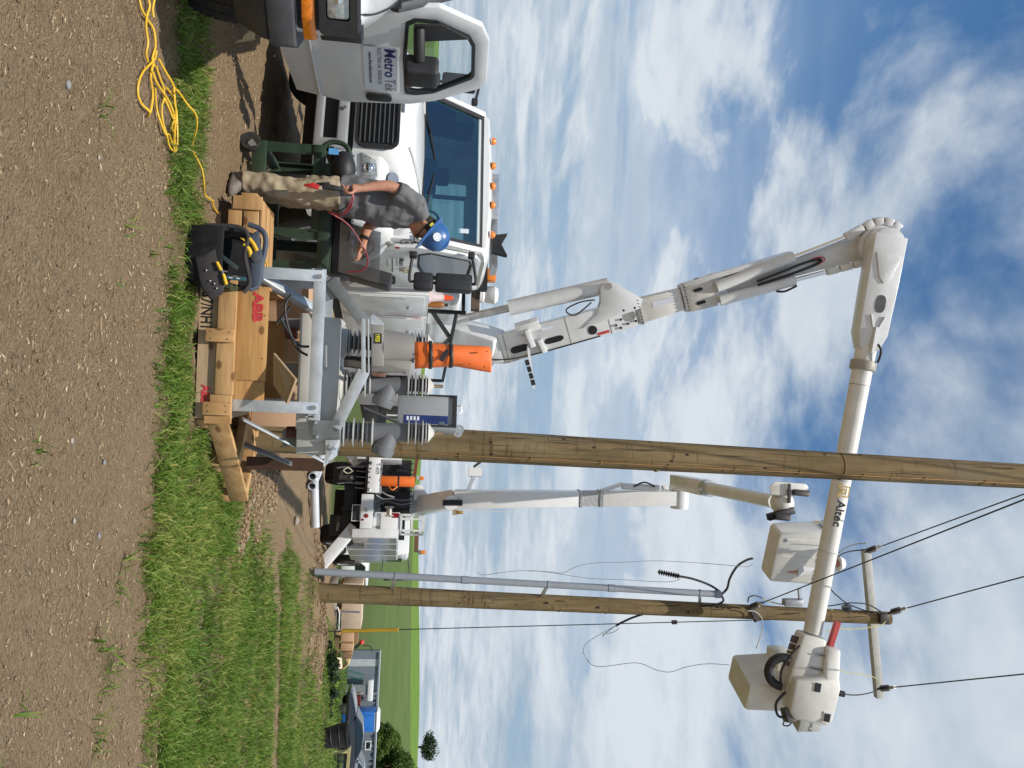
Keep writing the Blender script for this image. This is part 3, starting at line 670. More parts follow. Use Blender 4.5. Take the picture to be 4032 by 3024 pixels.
# grille
g_out = rrect(-.645, .665, .955, 1.375, .10, 5)
go = MB().prism([(.972, y, z) for y, z in g_out], (.012, 0, 0)).build('grille', BLACK, truck, bevel=.006)
MB().frame([(.975, y, z) for y, z in rrect(-.66, .68, .94, 1.39, .11, 5)], [(.975, y, z) for y, z in rrect(-.63, .65, .97, 1.36, .09, 5)], (.03, 0, 0)).build('grille_surround', BLACK, go)
for k in range(8): MB().bar((.998, -.60, .995 + k * .047), (.998, .62, .995 + k * .047), .018, .012).build('slat', mat('grille_slat', (.11, .115, .12), .4, .3), go)
em = MB().prism([(.975, y, z) for y, z in rrect(-.21, .235, 1.392, 1.432, .019, 6)], (.016, 0, 0)).build('emblem', CHROME, truck, bevel=.004)
text('FREIGHTLINER', .036, BINK, em, plane_frame((.994, -.185, 1.399), (0, 1, 0), (0, 0, 1)), sx=1.35, bold=.0006)
MB().bar((.93, -.25, 1.475), (.93, .05, 1.475), .05, .004, up=(-.55, 0, 1)).build('hood_sticker', REDINK, truck)
for (y, z, x, r_) in ((.86, 1.33, .71, .075),):
    mdl = MB().cyl((x, y, z), (x + .012, y + .006, z + .012), r_, n=24).build('round_badge', mat('badge_blue', (.06, .09, .14), .4, 0, .2, 30), truck)
    text('911', .06, REDINK, mdl, plane_frame((x + .016, y - .055, z - .015), (-.25, 1, 0), (0, 0, 1)))
# cab shell
cab = MB()
cab.bx(-1.65, -.26, -1.06, 1.06, .72, .80)                                   # floor
cab.frame([(-1.66, -1.09, .75), (-1.66, 1.09, .75), (-1.66, 1.02, 2.44), (-1.66, -1.02, 2.44)], [(-1.66, -.55, 1.72), (-1.66, .55, 1.72), (-1.66, .53, 2.28), (-1.66, -.53, 2.28)], (.05, 0, 0))
cab.bx(-.40, -.27, -1.04, 1.04, .80, 1.58)                                    # firewall
cab_o = cab.build('cab', WHITE, truck, bevel=.012)
rf = MB(); rf.loft([[Vector((x, y, z + dz)) for y, z in ((1.02 * k, 2.40), (1.03 * k, 2.46), (.95 * k, 2.515), (.4 * k, 2.545), (-.4 * k, 2.545), (-.95 * k, 2.515), (-1.03 * k, 2.46), (-1.02 * k, 2.40))] for x, k, dz in ((-1.67, 1.0, 0), (-1.5, 1.0, .01), (-.85, 1.0, .01), (-.68, .985, -.015), (-.60, .96, -.055))])
rf.build('roof', WHITE2, truck, smooth=50)
for sg in (1, -1):
    MB().bar((-.26, sg * 1.02, 1.60), (-.63, sg * .965, 2.42), .07, .10, up=(1, 0, 0)).build('windshield_pillar', WHITE2, truck, bevel=.02)
    MB().bar((-1.60, sg * 1.09, .78), (-1.60, sg * 1.03, 2.44), .11, .03, up=(0, 1, 0)).build('rear_pillar', WHITE2, truck, bevel=.01)
    # door: outer skin with a window hole
    def sy(z): return sg * (1.105 - max(0, z - 1.55) * .085)
    outl = [(-.42, .82), (-1.54, .82), (-1.545, 1.55), (-1.53, 2.36), (-1.45, 2.42), (-.78, 2.42), (-.66, 2.36), (-.36, 1.62)]
    inn_ = [(-.55, 1.64), (-.9, 1.64), (-1.30, 1.74), (-1.335, 2.22), (-1.27, 2.30), (-.90, 2.32), (-.75, 2.28), (-.52, 1.78)]
    do = MB().frame([(x, sy(z), z) for x, z in outl], [(x, sy(z), z) for x, z in inn_], (0, -sg * .06, 0)).build('door', WHITE, truck, bevel=.008)
    MB().prism([(x, sy(z) - sg * .02, z) for x, z in inn_], (0, -sg * .006, 0)).build('window', DGLASS if sg < 0 else glass('side_glass', (.10, .16, .15), .55), do)
    MB().frame([(x, sy(z) + sg * .004, z) for x, z in inn_], [(-.93 + (x + .93) * .94, sy(z) + sg * .004, 2.0 + (z - 2.0) * .93) for x, z in inn_], (0, -sg * .03, 0)).build('window_seal', BLACK, do)
    MB().prism([(x, sy(1.3) + sg * .006, z) for x, z in rrect(-1.47, -1.20, 1.27, 1.37, .045)], (0, -sg * .012, 0)).build('handle', BLACK, do)
    # mirrors on a bent arm
    mo = bpy.data.objects.new('mirror', None); COL.objects.link(mo); mo.parent = truck
    my = sg * 1.42
    MB().tube(smoothpts([(-.52, sg * 1.05, 2.28), (-.56, my * .97, 2.34), (-.60, my, 2.28), (-.62, my, 1.95), (-.62, my, 1.62), (-.60, my * .98, 1.55), (-.52, sg * 1.10, 1.58)], 5), .018, 8).build('mirror_arm', BLACK, mo)
    MB().bx(-.70, -.56, my - .12, my + .10, 1.86, 2.30).build('mirror_head', BLACK, mo, bevel=.03)
    MB().bx(-.69, -.57, my - .12, my + .10, 1.60, 1.835).build('convex_mirror_head', BLACK, mo, bevel=.035)
    MB().bx(-.56, -.48, sg * 1.04, sg * 1.12, 2.24, 2.32).build('mirror_mount', BLACK, mo, bevel=.015); MB().bx(-.56, -.46, sg * 1.09, sg * 1.16, 1.54, 1.63).build('mirror_mount', BLACK, mo, bevel=.015)
    if sg > 0:
        Ms = lambda x, z: plane_frame((x, 1.112, z), (-1, 0, 0), (0, 0, 1))
        text('Metro', .095, BINK, do, Ms(-.66, 1.415), sx=.9, bold=.0015); text('Tek', .095, GINK, do, Ms(-.91, 1.415), sx=.9)
        text('ELECTRICAL SERVICES', .022, GINK, do, Ms(-.66, 1.38)); text('www.MetroElectrical.com', .034, BINK, do, Ms(-.66, 1.325), shear=.2, sx=1.15)
        text('IL License #158', .03, GINK, do, Ms(-.72, 1.265))
        MB().pipe((-1.02, 1.113, 1.50), (-1.02, 1.111, 1.50), .05, .03, 20).build('logo_ring', YGOLD, do)
        text('USDOT 1101255', .075, BINK, do, Ms(-.66, 1.075), sx=.75)
        MB().cyl((.12, 1.02, 1.44), (.12, 1.024, 1.44), .001, n=5).build('sticker_pin', BINK, do)
        rb = MB().pipe((-.33, 1.055, 1.50), (-.33, 1.060, 1.50), .075, .066, 24).build('round_sticker', BINK, truck); text('REJ', .055, BINK, rb, plane_frame((-.28, 1.062, 1.485), (-1, 0, 0), (0, 0, 1)))
        MB().bx(-.40, -.35, 1.108, 1.112, 1.37, 1.42).build('red_sticker', REDINK, truck)
MB().prism([(-.262, -.97, 1.635), (-.262, .97, 1.635), (-.625, .925, 2.41), (-.625, -.925, 2.41)], (-.006, 0, -.003)).build('windshield', WGLASS, truck)
ws_o = [(-.250, -.99, 1.62), (-.250, .99, 1.62), (-.618, .945, 2.435), (-.618, -.945, 2.435)]; ws_i = [(-.268, -.93, 1.665), (-.268, .93, 1.665), (-.605, .885, 2.385), (-.605, -.885, 2.385)]
MB().frame(ws_o, ws_i, (.012, 0, .006)).build('windshield_seal', BLACK, truck)
MB().prism([(-.255, -.98, 1.655), (-.255, .98, 1.655), (-.20, .95, 1.668), (-.20, -.95, 1.668)], (0, 0, -.03)).build('cowl', BLACK, truck)
for y0, y1 in ((-.75, -.08), (.85, .12)): MB().bar((-.235, y0, 1.66), (-.33, y1, 1.80), .02, .012).bar((-.225, y0 * .9, 1.655), (-.30, (y0 + y1) * .5, 1.74), .014, .014).build('wiper', BLACK, truck)
MB().prism([(-1.655, -.55, 1.72), (-1.655, .55, 1.72), (-1.655, .53, 2.28), (-1.655, -.53, 2.28)], (.005, 0, 0)).build('rear_window', WGLASS, truck)
it = MB(); it.bx(-.75, -.40, -.98, .98, 1.25, 1.60)
for y in (.55, -.5): it.bx(-1.45, -.95, y - .26, y + .26, .85, 1.25).bx(-1.50, -1.35, y - .25, y + .25, 1.2, 1.85).bx(-1.46, -1.38, y - .13, y + .13, 1.85, 2.02)
ito = it.build('interior', INTERIOR, truck, bevel=.03)
ring = [Vector((-.86 + .09 * math.sin(a), .55 + .21 * math.cos(a), 1.70 + .19 * math.sin(a))) for a in [2 * math.pi * k / 20 for k in range(20)]]
MB().tube(ring, .016, 6, closed=True).bar((-.86, .36, 1.70), (-.86, .74, 1.70), .03, .03).build('steering_wheel', BLACK, ito)
MB().bx(-.60, -.45, -.55, -.2, 1.60, 1.66).build('papers', mat('hi_vis_paper', (.55, .62, .25), .7), ito)
MB().bx(-.500, -.497, .74, .80, 2.10, 2.24).build('window_sticker', SIGNW, truck)
for y in (-.62, -.26, .03, .30, .71):
    MB().lathe([(.048, 0), (.05, .015), (.042, .04), (.02, .058), (.004, .062)], (-.66, y, 2.525), n=12).build('marker_light', AMBER, truck)
MB().bx(-1.1, -.95, -.33, .33, 2.56, 2.66).build('light_bar_base', STEEL, truck, bevel=.01)
MB().prism([(-.98, .55, 2.58), (-.98, .78, 2.58), (-.98, .82, 2.78), (-.98, .665, 2.70), (-.98, .51, 2.78)], (-.08, 0, 0)).build('roof_horn', BLACKM, truck)
hb = MB().bx(-1.8, -1.66, -1.0, 1.0, 2.46, 2.60).bx(-1.80, -1.70, -1.0, -.94, 1.9, 2.5).bx(-1.8, -1.7, .94, 1.0, 1.9, 2.5).build('cab_guard', BLACKM, truck)
MB().bx(-1.45, -1.20, .0, .9, 2.60, 2.68).build('guard_plate', STEEL, truck)
# utility body: cabinets along the driver's side, deck, far side row
def cabinet(x0, x1, z0, z1, sg=1, nm='cabinet'):
    o = MB().bx(x0, x1, sg * .62, sg * 1.10, z0, z1).build(nm, WHITE, truck, bevel=.012)
    d = MB().bx(x0 + .04, x1 - .04, sg * 1.10, sg * 1.118, z0 + .05, z1 - .05).build('cabinet_door', WHITE, o, bevel=.006)
    MB().bx((x0 + x1) / 2 - .04, (x0 + x1) / 2 + .04, sg * 1.118, sg * 1.15, z1 - .30, z1 - .24).build('latch', CHROME, o, bevel=.008)
    return o
for sg in (1, -1):
    c = cabinet(-2.62, -1.80, .60, 1.82, sg)
    if sg > 0: MB().bx(-1.92, -1.86, 1.118, 1.128, .9, 1.5).build('door_rib', WHITE, c)
    cabinet(-3.75, -2.66, .60, 1.82, sg); cabinet(-4.62, -3.79, .60, 1.82, sg); cabinet(-5.98, -4.66, 1.14, 1.82, sg); cabinet(-7.9, -6.02, .60, 1.82, sg)
MB().bx(-7.95, -1.78, -.62, .62, .90, 1.0).build('deck', BLACKM, truck)
MB().bx(-9.5, -7.98, -1.1, 1.1, .62, 1.0).build('added_tail_platform', BLACKM, truck, bevel=.02)  # black extension added to the truck, carries the dark box
MB().bx(-9.3, -8.05, -1.05, 1.05, 1.003, 1.70).build('added_tail_box', BLACKM, truck, bevel=.03)  # black box added to stand for the shade behind the switchgear
MB().bx(-8.9, -8.85, 1.06, 1.09, 1.0, 1.7).build('grab_rail', WHITE2, truck)
MB().bx(-2.66, -2.655, 1.12, 1.126, 1.6, 1.75).build('warning_decal', REDINK, truck)
# tubular rack with diagonal struts on top of the body
rk = MB()
for (a, b_) in (((-2.75, .95, 1.84), (-2.75, .95, 2.40)), ((-2.75, .95, 2.26), (-6.4, .95, 2.26)), ((-2.75, .95, 1.9), (-3.9, .95, 2.24)), ((-6.4, .95, 1.84), (-6.4, .95, 2.26)), ((-3.9, .95, 2.24), (-5.4, .95, 1.86)), ((-2.75, -.95, 1.84), (-2.75, -.95, 2.40)), ((-2.75, -.95, 2.36), (-2.75, .95, 2.36))): rk.bar(a, b_, .05, .05)
rk.build('rack', BLACKM, truck)
MB().bx(-2.6, -2.5, -.9, .98, 2.46, 2.58).build('boom_rest', mat('worn_wood_beam', (.10, .07, .045), .8, 0, .3, 9, dirt=.5), truck)
MB().lathe([(.13, 0), (.13, .05), (.10, .08), (.12, .10), (.135, .22), (.10, .27), (.01, .28)], (-2.55, .72, 2.58), n=18).build('beacon', mat('white_dome', (.78, .76, .74), .3, 0, .05, coat=.4), truck)
bc = MB().bx(-2.62, -2.48, .30, .52, 2.58, 2.66).build('strobe_base', BLACKM, truck); MB().bx(-2.61, -2.49, .31, .51, 2.66, 2.82).build('strobe', AMBER, truck, bevel=.02)
tk = MB().cyl((-4.0, .1, 2.05), (-5.6, .1, 2.05), .38, n=24).build('tank', WHITE2, truck, bevel=.05)
MB().bx(-3.9, -2.7, .25, .75, 1.84, 2.30).build('tool_bin', WHITE2, truck, bevel=.06)
# turret and lower boom
TX = -6.2
MB().lathe([(.46, 1.0), (.46, 1.9), (.40, 1.95), (.40, 2.25)], (TX, 0, 0), n=28).build('pedestal', WHITE, truck)
P0 = T1I @ at(1905, 1392, 14.6); EL = T1I @ at(3440, 966, 12.9)
axb = (EL - P0).normalized(); camdir = (T1I.to_3x3() @ Vector((0.15, -1, -.1))).normalized()
sdv = axb.cross(camdir).normalized(); nrm = sdv.cross(axb).normalized()   # sdv across the picture, nrm towards the viewer
if nrm.dot(camdir) < 0: nrm = -nrm
if (T1.to_3x3() @ sdv).x < 0: sdv = -sdv                                   # sdv points to the right-hand side in the picture
LB = (EL - P0).length
def bp_(t, s=0, n=0): return P0 + axb * (t * LB) + sdv * s + nrm * n
def boomsec(t0, w0, t1, w1, dep, c0=0, c1=0):
    return [[bp_(t, c + i * w / 2, j * dep / 2) for i, j in ((-1, -1), (1, -1), (1, 1), (-1, 1))] for t, w, c in ((t0, w0, c0), (t1, w1, c1))]
tu = MB(); tu.bar(Vector((TX, 0, 2.2)), bp_(.04, 0, 0), .62, .55); tu.build('turret', WHITE, truck, bevel=.06)
lb = MB(); lb.loft([*boomsec(-.01, .26, .05, .56, .40)]); lb.loft([*boomsec(.05, .56, .40, .50, .42)]); lbo = lb.build('lower_boom', WHITE, truck, bevel=.02)
MB().loft([*boomsec(.401, .47, .52, .40, .36)]).build('fibreglass_insert', FIBRE, lbo, bevel=.03)
lb2 = MB(); lb2.loft([*boomsec(.521, .46, .63, .48, .40)]); lb2.loft([*boomsec(.63, .36, .99, .40, .30, -.05, -.02)]); lb2.build('boom_head', WHITE, lbo, bevel=.02)
for t in (.41, .525): MB().loft([*boomsec(t - .004, .50, t + .004, .50, .44)]).build('flange', STEEL, lbo)
for (t, s, l, w) in ((.095, .07, .026, .13), (.185, .08, .028, .11)):
    pl = [bp_(t + (l * (x)), s + w * y, .212) for x, y in rrect(-.9, .9, -.5, .5, .45, 5)]
    MB().prism(pl, nrm * .006).build('access_slot', BLACKM, lbo)
MB().cyl(bp_(.285, .10, .2), bp_(.285, .10, .218), .085, n=22).build('round_hole', BLACKM, lbo)
MB().pipe(bp_(.385, .03, .2), bp_(.385, .03, .225), .10, .075, 22).cyl(bp_(.385, .03, .2), bp_(.385, .03, .214), .075, n=20).build('pivot_port', STEEL, lbo)
for (t, s) in ((.345, .13), (.36, .05), (.375, .16), (.395, .15), (.372, -.10), (.40, -.09), (.355, .20)): MB().cyl(bp_(t, s, .2), bp_(t, s, .235), .022, n=8).build('bolt', BLACKM, lbo)
gus = [bp_(.26, .02, 0), bp_(.305, -.16, 0), bp_(.322, -.36, 0), bp_(.330, -.60, 0), bp_(.338, -.655, 0), bp_(.352, -.68, 0), bp_(.366, -.655, 0), bp_(.425, -.20, 0), bp_(.41, -.05, 0)]
for n_ in (-.23, .213): MB().prism([p + nrm * n_ for p in gus], nrm * .02).build('gusset', WHITE, lbo, bevel=.006)
MB().cyl(bp_(.352, -.60, -.26), bp_(.352, -.60, .245), .06, n=20).build('pin', STEEL, lbo)
cyb, cyt = bp_(-.16, -.80, 0), bp_(.352, -.60, 0); dcy = (cyt - cyb)
MB().cyl(cyb + dcy * .50, cyt, .15, n=26).build('lift_cylinder', WHITE, truck); MB().cyl(cyb, cyb + dcy * .52, .075, n=16).build('piston_rod', STEEL, truck)
MB().tube(smoothpts([bp_(.31, -.42, .1), bp_(.275, -.46, .2), bp_(.24, -.42, .22), bp_(.235, -.34, .22), bp_(.255, -.26, .22), bp_(.30, -.40, .2)], 6), .014, 6).build('hydraulic_hose', BLACK, lbo)
# hook bracket low on the boom
hk = MB(); hk.bar(bp_(.125, -.24, .28), bp_(.13, .10, .28), .14, .10); hk.bar(bp_(.10, -.30, .25), bp_(.16, -.30, .25), .14, .2); hk.bar(bp_(.15, .0, .27), bp_(.155, .26, .27), .10, .1)
hko = hk.build('hook_bracket', WHITE, lbo, bevel=.01)
ch_ = MB()
for k in range(6): ch_.bx(-.03, .03, -.03, .03, -.03, .03); 
ch_.v = []; ch_.f = []
for k in range(4): ch_.bar(bp_(.105, .30 + .13 * k, .29), bp_(.105, .40 + .13 * k, .29), .07, .07)
ch_.build('strap_buckle', BLACKM, hko); MB().bar(bp_(.118, .05, .275), bp_(.103, .86, .275), .02, .045).build('strap_rail', WHITE, hko)
# twin elbow cylinders with rods and the link chain running over the knuckle
twin = MB(); twin.loft([*boomsec(.525, .52, .60, .56, .46)]); two = twin.build('cylinder_mount', mat('dusty_white', (.52, .50, .46), .5, 0, .08), lbo, bevel=.03)
for s in (-.10, .14): MB().prism([bp_(.56 + .013 * x, s + .06 * y, .232) for x, y in rrect(-.9, .9, -.5, .5, .4, 4)], nrm * .006).build('mount_slot', BLACKM, two)
up_a, up_b = bp_(.605, -.06, .24), bp_(.80, -.20, .24); lo_a, lo_b = bp_(.605, .20, .24), bp_(.79, .20, .24)
MB().cyl(up_a, up_b, .105, n=22).build('elbow_cylinder', WHITE, lbo); MB().cyl(lo_a, lo_b, .10, n=22).build('elbow_cylinder', WHITE, lbo)
ru = bp_(.935, -.30, .24); rl = bp_(.865, .21, .24)
MB().cyl(up_b, ru, .045, n=14).build('piston_rod', CHROME, lbo); MB().cyl(lo_b, rl, .042, n=14).build('piston_rod', CHROME, lbo)
MB().prism([bp_(.53, -.28, -.1), bp_(.60, -.30, -.1), bp_(.80, -.31, -.1), bp_(.80, -.20, -.1), bp_(.53, -.22, -.1)], nrm * .36).build('cylinder_cover', WHITE, lbo, bevel=.01)
for k in range(5): MB().bar(bp_(.56 + .035 * k, -.285, .1), bp_(.57 + .035 * k, -.287, .1), .05, .015).build('cover_slot', BLACKM, lbo)
MB().tube(smoothpts([bp_(.70, .03, .32), bp_(.76, -.02, .36), bp_(.82, -.06, .30), bp_(.86, -.04, .2), bp_(.85, .03, .2), bp_(.78, .07, .3), bp_(.70, .10, .3)], 6), .025, 6).build('hydraulic_hose', BLACK, lbo)
MB().tube(smoothpts([bp_(.74, .30, .3), bp_(.76, .34, .3), bp_(.79, .30, .3)], 6), .02, 6).build('hydraulic_hose', BLACK, lbo)
MB().tube(smoothpts([bp_(.84, -.08, .2), bp_(.865, -.07, .22), bp_(.87, .0, .2), bp_(.85, .05, .2)], 5), .012, 6).build('hose_fitting', REDINK, lbo)
# knuckle
KN = EL
kn = MB(); kn.cyl(KN - nrm * .30, KN + nrm * .30, .37, n=36); kno = kn.build('knuckle', WHITE, truck, bevel=.03)
lk = [bp_(.925, -.30, .24)] + [KN + (Matrix.Rotation(R(a), 3, nrm) @ (-sdv)) * .43 + nrm * .24 for a in (28, 4, -20, -44, -66)]
for i in range(len(lk) - 1):
    d = (lk[i + 1] - lk[i]); MB().bar(lk[i] + d * .02, lk[i] + d * .98, .14, .17, up=nrm).build('chain_link', WHITE, kno, bevel=.03)
    for f_ in (.27, .73):
        c_ = lk[i] + d * f_; MB().bar(c_ - nrm * .075, c_ + nrm * .0765, .075, .075, up=sdv).build('link_pin', mat('greased_pin', (.16, .11, .08), .6, .3), kno)
lk2 = [bp_(.865 + .032 * k, .215 + .004 * k, .24) for k in range(5)]
for i in range(4):
    d = lk2[i + 1] - lk2[i]; MB().bar(lk2[i] + d * .03, lk2[i] + d * .97, .12, .16, up=nrm).build('chain_link', WHITE, kno, bevel=.025)
    MB().bar(lk2[i] + d * .5 - nrm * .07, lk2[i] + d * .5 + nrm * .072, .06, .06, up=sdv).build('link_pin', MATS['greased_pin'], kno)
# upper boom towards the bucket, in front of the lower boom
U0_ = KN + nrm * .52; UE = T1I @ at(3195, 2515, 12.3)
ua = (UE - U0_).normalized(); us = (sdv - ua * sdv.dot(ua)); uu = nrm.cross(ua).normalized()
if (T1.to_3x3() @ uu).z < 0: uu = -uu
un = nrm - ua * nrm.dot(ua); un.normalize(); LU = (UE - U0_).length
def ub(t, u=0, n=0): return U0_ + ua * (t * LU) + uu * u + un * n
cp = MB().cyl(U0_ - nrm * .22, U0_ + nrm * .10, .30, n=36).build('knuckle_cap', WHITE, truck, bevel=.02)
MB().pipe(U0_ + nrm * .10, U0_ + nrm * .106, .17, .155, 30).build('cap_emblem', WHITE, cp)
ae = MB(); Me = plane_frame(U0_ + nrm * .107, -axb, sdv)
text('A', .20, WHITE, cp, plane_frame(U0_ + nrm * .108 - ua * .0 - uu * .07 , ua, uu) @ Matrix.Translation((-.07, 0, 0)), ext=.004)
s0 = MB(); s0.loft([[ub(t, u * w, n * d) for u, n in ((-1, -1), (1, -1), (1, 1), (-1, 1))] for t, w, d in ((-.02, .28, .19), (.10, .27, .19), (.23, .25, .18), (.27, .16, .15))]); s0o = s0.build('upper_boom_sleeve', WHITE, truck, bevel=.02)
MB().prism([ub(t, u, .192) for t, u in ((.03, -.22), (.03, .22), (.09, .10), (.105, 0.0), (.09, -.10))], un * .03).build('cap_plate', WHITE, s0o, bevel=.01)
MB().prism([ub(.155 + .022 * x, .02 + .085 * y, .19) for x, y in rrect(-1, 1, -1, 1, .8, 6)], un * .006).build('access_slot', CHARC, s0o)
MB().bar(ub(.185, -.10, .20), ub(.215, -.03, .20), .025, .03).bar(ub(.185, .14, .20), ub(.215, .07, .20), .025, .03).bar(ub(.215, .02, .21), ub(.28, .02, .21), .08, .06).build('brace', WHITE, s0o)
MB().tube(smoothpts([ub(.255, .10, .2), ub(.27, .16, .22), ub(.29, .165, .2), ub(.30, .15, .18)], 4), .02, 6).build('hose', BLACK, s0o)
MB().cyl(ub(.262), ub(.30), .175, .17, n=28).build('boom_neck', FIBRE, truck)
clo = MB().cyl(ub(.298), ub(.322), .215, n=28).build('collar', mat('tan_band', (.33, .31, .26), .5, 0, .1), truck, bevel=.015)
MB().cyl(ub(.32), ub(.985), .168, .150, n=32).build('upper_boom', FIBRE, truck)
alt_M = plane_frame(ub(.615, .0, .163) + uu * -.075, ua, uu)
altec(truck, alt_M, .17)
for t in (.60, .78): MB().pipe(ub(t), ub(t + .003), .166, .15, 28).build('boom_seam', mat('seam_grey', (.5, .5, .5), .6), truck)
# boom tip, platform and bucket
tipM = plane_frame(UE, ua, uu)
def tp(a, u, n): return UE + ua * a + uu * u + un * n
t0 = MB(); t0.loft([[tp(a, u, n) for u, n in ((-w1, -d), (w2, -d), (w2, d), (-w1, d))] for a, w1, w2, d in ((-.08, .22, .18, .20), (.35, .30, .20, .24), (.75, .36, .20, .26))]); tpo = t0.build('tip_cover', FIBRE, truck, bevel=.05)
for k, (a0, a1) in enumerate(((.0, .12), (.14, .24), (.27, .31), (.33, .40), (.44, .52))): MB().bar(tp(a0, -.262 - .10 * a0, .06), tp(a1, -.262 - .10 * a1, .06), .20, .012, up=un).build('warning_label', mat('label_brown', (.09, .05, .04), .5), tpo)
t1 = MB(); t1.loft([[tp(a, u, n) for u, n in ((-w1, -.02), (w2, -.02), (w2, d), (-w1, d))] for a, w1, w2, d in ((.02, -.16, .40, .30), (.5, -.18, .44, .36), (.62, .30, .46, .42), (1.15, .30, .42, .44), (1.28, .20, .36, .40))]); t1o = t1.build('tip_housing', FIBRE, truck, bevel=.05)
MB().loft([[tp(a, u, n) for u, n in ((-.34, -.22), (.02, -.22), (.02, .20), (-.34, .20))] for a in (.55, 1.0)]).build('rotator', FIBRE, truck, bevel=.09, seg=3)
MB().bx(0, 0, 0, 0, 0, 0); MB().bar(tp(1.03, .30, .44), tp(1.2, .30, .44), .13, .02, up=un).build('decal', WHITE2, t1o); MB().bar(tp(1.05, .30, .445), tp(1.18, .30, .445), .10, .02, up=un).build('decal', BINK, t1o)
MB().bar(tp(.02, .26, .16), tp(-.40, .31, .16), .085, .085).build('jib_holder', mat('red_square_tube', (.42, .05, .045), .45, 0, .1), truck)
MB().cyl(tp(.75, .43, .2), tp(.75, .62, .2), .05, n=14).build('joystick', BLACK, truck)
MB().tube([tp(.62, -.42, .12) + ua * (.24 * math.sin(R(a))) - uu * (.24 * math.cos(R(a))) for a in range(-95, 96, 10)], .075, 12).build('rotator_hose', BLACK, truck)
for (a_, b_) in (((.18, .0), (.18, .26)), ((.42, -.05), (.42, .24))): MB().bar(tp(a_[0], a_[1], .262), tp(b_[0], b_[1], .262), .03, .006, up=un).build('seam', GINK, tpo)
MB().prism([tp(.60, .02, .425), tp(.74, .02, .43), tp(.74, .12, .43), tp(.60, .12, .425)], un * .01).build('decal', BINK, t1o)
def bucket(parent, pts_org, right, fwd, w, d, h, taper=.90, lbl=True):
    """an open fibreglass bucket standing upright; pts_org = centre of its floor"""
    o = Vector(pts_org); r_ = Vector(right).normalized(); f_ = Vector(fwd).normalized(); u_ = Vector((0, 0, 1))
    def rg(z, k): return [o + r_ * (x * k) + f_ * (y * k) + u_ * z for x, y in rrect(-w / 2, w / 2, -d / 2, d / 2, .07, 3)]
    b = MB(); b.loft([rg(0, taper * .94), rg(.04, taper), rg(h * .97, 1.0), rg(h * .97, 1.04), rg(h, 1.04), rg(h, .96), rg(.06, taper * .95)], cap=True)
    return b.build('bucket', FIBRE, parent, smooth=35)
W3 = T1I.to_3x3()
bo = T1I @ Vector((5.08, 12.89, 7.49))
b1 = bucket(truck, bo, W3 @ Vector((.94, .33, 0)), W3 @ Vector((-.33, .94, 0)), .60, .93, 1.08)
MB().bar(bo + W3 @ Vector((-.12, -.40, .80)), tp(.85, -.12, .0), .22, .18).build('bucket_bracket', FIBRE, truck, bevel=.03)
lin = MB(); q0 = bo + W3 @ Vector((-.30, .05, .62)); lin.loft([[q0 + W3 @ Vector((x, y, z)) for x, y in ((-.26, -.2), (.2, -.2), (.2, .25), (-.26, .25))] for z in (0, .25)] + [[q0 + W3 @ Vector((x, y, .62)) for x, y in ((-.12, -.15), (.25, -.15), (.25, .2), (-.12, .2))]]); lin.build('control_cover', FIBRE, truck, bevel=.05)
fr_n = (W3 @ Vector((.33, -.94, 0))).normalized(); rr_n = (W3 @ Vector((.94, .33, 0))).normalized()
altec(truck, plane_frame(bo + fr_n * .462 - rr_n * .26 + Vector((0, 0, .80)), rr_n, (0, 0, 1)), .11)
tbx = MB().loft([[bo + rr_n * x + fr_n * (.48 + y) + Vector((0, 0, .82 + z)) for x, y in ((.05, 0), (.42, 0), (.42, .28), (.05, .28))] for z in (0, .42)]).build('tool_apron', mat('grey_canvas', (.42, .42, .40), .8, 0, .08), truck, bevel=.02)
text('WHALE', .10, BINK, tbx, plane_frame(bo + rr_n * .06 + fr_n * .762 + Vector((0, 0, 1.0)), rr_n, (0, 0, 1)), shear=.1)
MB().tube(smoothpts([bo + rr_n * .42 + fr_n * .5 + Vector((0, 0, .86)), bo + rr_n * .52 + fr_n * .5 + Vector((0, 0, .80)), bo + rr_n * .50 + fr_n * .5 + Vector((0, 0, .70)), bo + rr_n * .44 + fr_n * .5 + Vector((0, 0, .70))], 5), .012, 6).build('hook', BLACKM, truck)
MB().bx(0, 0, 0, 0, 0, 0)

# cone and bottle left on top of the cabinets
cnb = T1 @ Vector((-2.42, .86, 1.835)); cone = thing('traffic_cone', 'small white traffic cone with orange tip on the near truck cabinets', 'cone', cnb)
MB().lathe([(.10, 0), (.10, .02), (.075, .025), (.045, .22)], cnb, n=18).build('sleeve', mat('cone_white', (.72, .58, .58), .5), cone); MB().lathe([(.045, .221), (.03, .34), (.012, .35)], cnb, n=18).build('tip', mat('cone_orange', (.85, .09, .02), .45), cone)
btb = T1 @ Vector((-2.60, .90, 1.835)); btl = thing('oil_bottle', 'amber oil bottle standing beside the small cone', 'bottle', btb)
MB().lathe([(.05, 0), (.052, .16), (.035, .21), (.02, .23), (.02, .25)], btb, n=16).build('bottle_body', mat('amber_oil', (.30, .11, .02), .3), btl); MB().lathe([(.024, .251), (.024, .285)], btb, n=14).build('cap', BLACK, btl)

